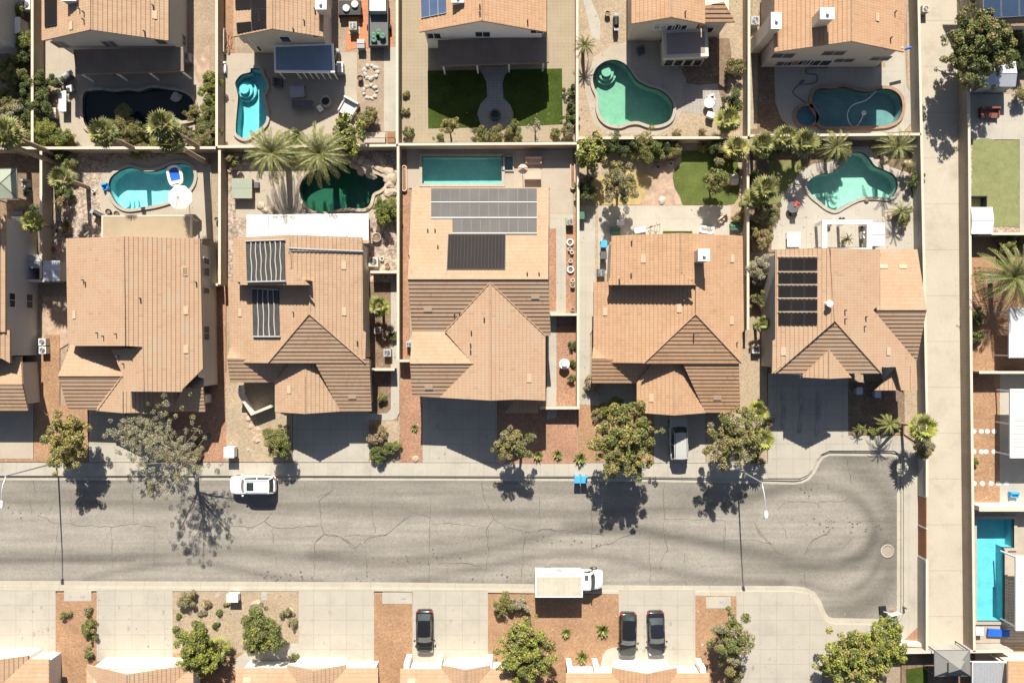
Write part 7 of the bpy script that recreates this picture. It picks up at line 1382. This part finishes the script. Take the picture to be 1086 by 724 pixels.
# trailer and cart on the terracotta pavers
c = W(*q('b1', 838, 105), 1.0); t = thing('utility_trailer', 'long dark trailer half covered by a pale tarp', 'trailer', (c.x, c.y, 0)); mb = MB(); mb.box(c.x, c.y, .45, 2.1, 4.9, .1)
for a, b, w_, d in ((-1.02, 0, .06, 4.9), (1.02, 0, .06, 4.9), (0, -2.42, 2.0, .06), (0, 2.42, 2.0, .06)): mb.box(c.x + a, c.y + b, .55, w_, d, .55)
mb.build('bed', M['darkgrey'], t); mb = MB(); mb.box(c.x, c.y + 1.75, .56, 1.9, 1.5, .75, 0, 0, .9); mb.build('tarp', M['offwhite'], t)
for s in (-1, 1): mb = MB(); mb.tube([(c.x + s * 1.08, c.y - .3, .33), (c.x + s * 1.26, c.y - .3, .33)], .33, 14); mb.build('wheel', M['rubber'], t)
for i, (x, y) in enumerate(((815, 165), (840, 150), (858, 168), (818, 185))):
    p = W(*q('b1', x, y), .9); mb = MB(); mb.lathe(p.x, p.y, .56, [(.0, .0), (.28, 0), (.33, .4), (.3, .42), (.1, .36), (0, .36)], 12); tag(mb.build('garden_tub', M['greenplastic'], loc=(p.x, p.y, .56)), 'green round tub carried in the open half of the dark trailer', 'tub', 'green tubs in the trailer')
c = W(*q('b1', 705, 35), .9); t = thing('utility_cart', 'black flat cart with two round white lids on terracotta', 'cart', (c.x, c.y, 0)); mb = MB(); mb.box(c.x, c.y, .35, 2.3, 1.5, .5); mb.build('cart_body', M['black'], t)
for x, y in ((690, 40), (730, 22)): p = W(*q('b1', x, y), .9); mb = MB(); mb.cyl(p.x, p.y, .852, .40, .2, 18, .36); mb.build('round_lid', M['offwhite'], t)
for a in (-1, 1): mb = MB(); mb.tube([(c.x + a * 1.1, c.y - .6, .25), (c.x + a * 1.25, c.y - .6, .25)], .25, 12); mb.build('wheel', M['rubber'], t)
ringp('round stone fire pit at the middle of the paver circle', *q('c1', 461, 532), .58, 'darkgrey', .45, None, 'fire_pit', 'black')
c = W(*q('d1', 670, 490), .6); table('round white table at the emerald pool corner', *q('d1', 668, 478), 1.1, 1.1, 'white', .7, 0, True); lounge('white deck chair with a red cushion on the emerald deck', *q('d1', 676, 460), .7, .7, 'white', .4, .4, .75, 'patio_chair', 'chair'); mb = MB(); p = W(*q('d1', 680, 456), .6); mb.box(p.x, p.y, .43, .45, .4, .14, .4, 0, .8); tag(mb.build('cushion', M['redpaint'], loc=(p.x, p.y, .43)), 'red cushion lying on the white deck chair', 'cushion')
lounge('white deck chair below the round white table', *q('d1', 672, 535), .7, .7, 'white', 2.8, .4, .75, 'patio_chair', 'chair'); lounge('dark chair alone in front of the sunroom house wall', *q('d1', 350, 236), .75, .75, 'darkgrey', .3, .4, .75, 'patio_chair', 'chair'); pot('small cone shaped planter in the shaded side yard', *q('d1', 195, 62), .3, .5, 'tan')
mb = MB(); P = [W(*q('e1', x, y)) + Vector((0, 0, -.06)) for x, y in ((655,425),(610,465),(545,490),(522,530),(530,570),(550,590),(575,575),(600,525))]; mb.tube([Vector((v.x, v.y, -.06)) for v in smooth_loop(P, 5, False)], .045, 6); o = mb.build('pool_hose', M['white'], loc=(P[0].x, P[0].y, 0)); tag(o, 'white cleaner hose floating in a loop on the teal pool', 'hose')
mb = MB(); p = W(*q('e1', 598, 525)); mb.lathe(p.x, p.y, -.09, [(.08, .12), (.24, .1), (.24, 0), (.08, 0)], 12); tag(mb.build('pool_skimmer', M['white'], loc=(p.x, p.y, 0)), 'round white floating skimmer in the teal pool', 'skimmer')
mb = MB(); P = [W(*q('e1', x, y)) for x, y in ((430,318),(335,322),(330,345),(375,350),(372,385),(310,395),(300,380),(318,378),(270,420),(275,445),(325,480),(335,505))]; mb.tube([Vector((v.x, v.y, .09)) for v in smooth_loop(P, 4, False)], .04, 6); tag(mb.build('garden_hose', M['darkgrey'], loc=(P[0].x, P[0].y, 0)), 'dark garden hose curling over the teal pool deck', 'hose')
# yard things, middle row
c = W(*q('a2', 815, 205)); t = thing('pool_float', 'blue and white inflatable lounger floating on the pool', 'pool float', (c.x, c.y, -.1)); t.rotation_euler = (0, 0, .22); o0 = Vector((c.x, c.y, 0)); mb = MB()
P = smooth_loop([(c.x - .55, c.y - .85), (c.x + .55, c.y - .85), (c.x + .55, c.y + .85), (c.x - .55, c.y + .85)], 4); mb.tube([Vector((v.x, v.y, .05)) for v in P + P[:1]], .17, 8); mb.build('air_ring', M['white'], t); mb = MB(); mb.prism(offset(P, -.12), -.02, .08); mb.build('mattress', M['deepblue'], t); mb = MB(); mb.box(c.x, c.y - .72, .1, .95, .34, .2, 0, 0, .85); mb.build('headrest', M['white'], t)
lounge('small blue folding chair on the left pool deck', *q('a2', 490, 255), .6, .65, 'blue', .2, .4, .75, 'folding_chair', 'chair'); pot('dark pot right of the covered grill', *q('a2', 502, 370), .3, .45, 'black'); pot('small white ornament on the grey gravel', *q('a2', 432, 275), .16, .35, 'white'); pot('dark stone tub beside the beige patio roof', *q('a2', 540, 380), .3, .3, 'darkgrey')
lounge('grey sofa with dark cushions left of the block wall, upper', *q('a2', 122, 240), .8, .8, 'grey', 0, .4, .75, 'patio_chair', 'chair'); lounge('dark chair left of the block wall, lower', *q('a2', 128, 285), .7, .7, 'darkgrey', 0, .4, .75, 'patio_chair', 'chair'); table('long dark table at the left frame edge', *q('a2', 78, 378), 1.3, .5, 'darkgrey'); lounge('pale grey corner sofa under the left patio edge', *q('a2', 90, 415), 1.2, .9, 'grey', 0, .4, .75); pot('red flower pot in the left passage', *q('a2', 248, 545), .25, .35, 'redpaint')
c = W(*q('b2', 204, 262), .95); t = thing('hot_tub', 'square sage covered hot tub left of the palm pool', 'hot tub', (c.x, c.y, 0)); mb = MB(); mb.box(c.x, c.y, 0, 2.0, 2.05, .85); mb.build('tub_body', M['wood'], t); mb = MB(); mb.box(c.x, c.y + .53, .852, 2.12, 1.04, .11); mb.box(c.x, c.y - .53, .852, 2.12, 1.04, .11); mb.build('cover', M['sage'], t); mb = MB(); mb.box(c.x + 1.35, c.y + .45, 0, .5, .6, .5); mb.build('step', M['darkgrey'], t)
pot('small green tub on the left wall of the palm pool yard', *q('b2', 85, 405), .22, .5, 'greenplastic'); pot('white round pot beside the round green bush, lower', *q('b2', 855, 590), .22, .35, 'white'); pot('large grey pot under the round green bush', *q('b2', 830, 490), .5, .5, 'greystone'); pot('clay pot beside the white pot by the block wall', *q('b2', 880, 620), .28, .35, 'pinkrock')
table('pale square table at the left of the concrete patio', *q('d2', 255, 420), .8, .6, 'offwhite'); shed('dark green storage box in the patio corner', *q('d2', 232, 463), 1.0, .8, .6, 'greenplastic', 'greenplastic', .05, 'storage_box', 'box'); table('low white bench piled with clutter on the patio', *q('d2', 345, 455), 1.3, .6, 'offwhite', .45, .2, False, 'patio_bench')
def bicycle(label, px, py, rot):
    c = W(px, py, .4); t = thing('bicycle', label, 'bicycle', (c.x, c.y, .05)); ca, sa = math.cos(rot), math.sin(rot); X = lambda u, z, v=0: Vector((c.x + u * ca - v * sa, c.y + u * sa + v * ca, z + .05)); mb = MB()
    for A_, B_ in (((-.5, .33), (-.15, .3)), ((-.15, .3), (-.25, .8)), ((-.5, .33), (-.22, .7)), ((-.15, .3), (.38, .72)), ((-.22, .7), (.36, .78)), ((.36, .85), (.52, .33))): mb.tube([X(*A_), X(*B_)], .02, 6)
    mb.build('frame', M['redpaint'], t)
    for u in (-.5, .52): mb = MB(); mb.tube([X(u + .33 * math.cos(a), .33 + .33 * math.sin(a)) for a in np.linspace(0, 2 * PI, 21)], .02, 5); mb.build('wheel', M['rubber'], t)
    mb = MB(); mb.tube([X(.34, .92, -.3), X(.38, .9), X(.34, .92, .3)], .015, 5); mb.build('handlebar', M['black'], t); mb = MB(); mb.box(X(-.27, .8).x, X(-.27, .8).y, .85, .26, .15, .06, rot); mb.build('saddle', M['black'], t)
bicycle('red bicycle leaning among the patio clutter', *q('d2', 405, 440), .3); bicycle('old bicycle standing by the left wall above the narrow pool', *q('b1', 142, 190), 1.2)
lounge('white plastic sun lounger on the right of the concrete patio', *q('d2', 655, 455), 1.5, .7, 'white', -.15, .3, .55, 'sun_lounger', 'sun lounger'); lounge('reddish wooden chair at the right of the concrete patio', *q('d2', 740, 392), .55, .55, 'pinkrock', .6, .42, .8, 'patio_chair', 'chair'); lounge('pale wooden chair left of the reddish chair', *q('d2', 722, 408), .6, .6, 'beige', .6, .42, .8, 'patio_chair', 'chair'); mb = MB(); a = W(*q('d2', 520, 467), .1); mb.box(a.x, a.y, .05, 3.1, .25, .12); tag(mb.build('rolled_mat', M['grass'], loc=(a.x, a.y, 0)), 'long rolled green mat against the bare tiled house', 'mat')
shed('dark green compost box right of the concrete patio', *q('d2', 792, 440), 1.2, .75, .5, 'greenplastic', 'greenplastic', .05, 'compost_box', 'box'); pot('dark stone pot at the top of the flagstones, left', *q('d2', 430, 160), .3, .45, 'greystone'); pot('pale stone pot at the top of the flagstones, right', *q('d2', 490, 146), .25, .4, 'offwhite')
for y, lb in ((250, 'topmost'), (272, 'second'), (298, 'third'), (318, 'lowest')): pot(lb + ' small dark pot in the row beside the curved lawn', *q('d2', 822, y), .16, .3, 'darkgrey', nm='plant_pot'); bpy.context.view_layer.update()
table('square white table beside the white patio frame', *q('e2', 272, 500), 1.4, 1.5, 'white', .7); c = W(*q('e2', 270, 355), .8); table('round dark patio table under the deck palms', *q('e2', 268, 350), 1.2, 1.2, 'darkgrey', .7, 0, True); lounge('dark chair with a red cushion beside the round dark table', *q('e2', 285, 340), .6, .6, 'redpaint', 1.2, .42, .8, 'patio_chair', 'chair'); lounge('black chair at the lower side of the round dark table', *q('e2', 268, 378), .6, .6, 'black', PI, .42, .8, 'patio_chair', 'chair')
pot('dark round pot in the left corner of the white frame', *q('e2', 437, 432), .25, .5, 'darkgrey'); pot('large dark pot in the right corner of the white frame', *q('e2', 603, 432), .38, .6, 'black'); lounge('white box seat inside the white patio frame', *q('e2', 604, 480), .7, 1.0, 'white', PI / 2, .42, .7, 'garden_bench', 'bench'); pot('brown round pot on the lower rim of the aqua pool', *q('e2', 612, 315), .25, .3, 'brown')
for x, y, lb in ((488, 403, 'small dark pot on the white frame ledge, left'), (503, 403, 'small dark pot on the white frame ledge, right')): pot(lb, *q('e2', x, y), .14, .3, 'black')
# cul-de-sac and front gardens
c = W(*q('e5', 705, 395), .6); t = thing('basketball_hoop', 'portable basketball hoop fallen at the cul-de-sac corner', 'basketball hoop', (c.x, c.y, -.12)); z0 = -.12; p = W(*q('e5', 686, 390)); mb = MB(); mb.box(p.x, p.y, z0, .8, 1.1, .22, .1, 0, .85); mb.build('base', M['black'], t); mb = MB(); b2 = W(*q('e5', 738, 402)); mb.tube([(p.x, p.y, .1), (b2.x, b2.y, .25)], .06, 8); mb.build('pole', M['steel'], t)
mb = MB(); mb.box(b2.x - .2, b2.y + .15, .12, 1.1, .08, .7, .25); mb.build('backboard', M['offwhite'], t); mb = MB(); mb.ring(b2.x - .25, b2.y + .45, .2, .21, .24, .03, 18); mb.build('rim', M['orangep'], t)
p = W(*q('e5', 710, 112)); mb = MB(); mb.cyl(p.x, p.y, -.125, .55, .02, 24); o = mb.build('manhole_cover', mat('pale_iron', (.25, .215, .175), var=.15), loc=(p.x, p.y, -.12)); tag(o, 'pale round manhole cover near the cul-de-sac kerb', 'manhole'); mb = MB(); mb.ring(p.x, p.y, -.118, .56, .74, .02, 24); k = mb.build('collar', mat('worn_collar', (.29, .255, .21), var=.2), o)
p = W(*q('e5', 779, 367)); t = thing('kerb_marker', 'small dark post on the right pavement of the cul-de-sac', 'post', (p.x, p.y, 0)); mb = MB(); mb.cyl(p.x, p.y, 0, .08, .6, 8); mb.build('post', M['darkgrey'], t); mb = MB(); mb.cyl(p.x, p.y, .602, .11, .06, 8); mb.build('cap', M['darkgrey'], t)
for lb, r, x, y in [('square meter lid on the pad of the narrow orange bed', 'a5', 388, 316), ('meter lid on the pad left of the lone black sedan', 'c5', 36, 323), ('meter lid on the pad above the airy green tree', 'd5', 722, 340), ('small meter lid near the grey mail cabinet', 'b5', 97, 312), ('small meter lid on the pale garden pad', 'b5', 311, 316)]:
    p = W(*q(r, x, y)); mb = MB(); mb.box(p.x, p.y, .0, .42, .3, ZS[0] + .02); tag(mb.build('meter_lid', M['grey'], loc=(p.x, p.y, 0)), lb, 'meter lid')
for pts, lb, m in ((Q('b5', (148,296),(110,345),(78,395),(64,430),(66,470),(78,500)), 'curved white garden kerb left of the mail cabinet', 'white'), (Q('b5', (295,340),(320,330),(345,320),(380,325),(400,345),(420,370)), 'low curved stone edging at the garden pad', 'pinkrock'), (Q('b5', (395,550),(440,520),(455,490),(460,455)), 'dark curved garden edging at the pale front walk', 'darkgrey')):
    P = [W(*p) for p in pts]; s = smooth_loop([(p.x, p.y) for p in P], 5, False); mb = MB(); mb.tube([(v.x, v.y, .08) for v in s], .11, 6); tag(mb.build('garden_edging', M[m], loc=(P[0].x, P[0].y, 0)), lb, 'edging')
pot('red pot fallen in the shaded bed', *q('a4', 935, 195), .35, .4, 'pinkrock'); pot('wide green dish planter at the shaded bed', *q('b4', 48, 185), .5, .25, 'sage'); pot('round rusty pot in the front of the two dark cars bed', *q('d5', 637, 467), .15, .2, 'pinkrock')
ringp('small rusty ring ornament in the orange gravel strip', *q('b5', 955, 478), .28, 'pinkrock', .15, None, 'ring_ornament', 'orange')
mb = MB(); p = W(*q('f5', 520, 490), .3); P = [(p.x + 1.15 * a, p.y + .42 * b) for a, b in ((-1, -.8), (1, -1), (1, .7), (-.9, 1))]; mb.prism(P, .08, .38); tag(mb.build('folded_tarp', M['deepblue'], loc=(p.x, p.y, .08)), 'folded deep blue tarp at the end of the blue pool', 'tarp')
table('small pale table between blue pool and blue tarp', *q('f5', 435, 482), .8, .9, 'offwhite'); lounge('small blue bench seat by the white slatted pergola', *q('f4', 594, 458), .9, .6, 'blue', 0, .42, .7, 'garden_bench', 'bench'); lounge('red framed outdoor seat below the overhanging tree', *q('f1', 480, 525), 2.0, 1.1, 'dullred', 0, .42, .75, 'garden_bench', 'bench')
c = W(*q('f2', 430, 300), 1.0); t = thing('garden_screen', 'black L-shaped garden screen on the turf strip', 'screen', (c.x, c.y, 0)); a, b, d = W(*q('f2', 388, 300), 1.), W(*q('f2', 466, 295), 1.), W(*q('f2', 465, 345), 1.); mb = MB(); mb.box((a.x + b.x) / 2, a.y, 0, b.x - a.x, .12, 1.0); mb.build('panel', M['black'], t); mb = MB(); mb.box(b.x, (b.y + d.y) / 2 - .07, 0, .12, b.y - d.y, 1.0); mb.build('panel', M['black'], t)
for i, (x, y) in enumerate(((806, 682), (876, 682))): p = W(*q('e5', x, y)); mb = MB(); mb.box(p.x, p.y, .03, .65, .7, .05); tag(mb.build('paving_slab', M['white'], loc=(p.x, p.y, 0)), 'square white slab on the small bottom lawn, %s one' % ('left', 'right')[i], 'slab')
# ------------------------------------------------------------------ camera, sun, sky
cam = bpy.data.cameras.new('camera'); co = bpy.data.objects.new('camera', cam); COL.objects.link(co); SC.camera = co
co.location = (0, 0, HC); co.rotation_euler = (0, 0, 0); cam.sensor_width = 36; cam.lens = 36 * HC / 108.6; cam.clip_end = 1000
SC.render.resolution_x, SC.render.resolution_y = 1024, 682
EL = math.radians(41); SH = Vector((.05, -1, 0)).normalized()          # shadows run down the picture
sd = Vector((SH.x * math.cos(EL), SH.y * math.cos(EL), -math.sin(EL)))
sun = bpy.data.lights.new('sun', 'SUN'); sun.energy = 5.0; sun.angle = math.radians(.5); sun.color = (1, .945, .84)
so = bpy.data.objects.new('sun', sun); COL.objects.link(so); so.rotation_euler = sd.to_track_quat('-Z', 'Y').to_euler(); so.location = (0, 60, 60)
w = bpy.data.worlds.new('World'); SC.world = w; w.use_nodes = True; nt = w.node_tree
sky = nt.nodes.new('ShaderNodeTexSky'); sky.sky_type = 'NISHITA'; sky.sun_disc = False; sky.sun_elevation = EL; sky.sun_rotation = math.atan2(-SH.x, -SH.y); sky.air_density = 1.0; sky.dust_density = 1.5
bg = nt.nodes['Background']; nt.links.new(sky.outputs[0], bg.inputs[0]); bg.inputs[1].default_value = .052
vs = SC.view_settings; vs.view_transform = 'Standard'; vs.look = 'None'; vs.exposure = 1.06; vs.gamma = 1; vs.use_curve_mapping = False
SC.render.engine = 'CYCLES'; SC.cycles.max_bounces = 8; SC.cycles.transparent_max_bounces = 12
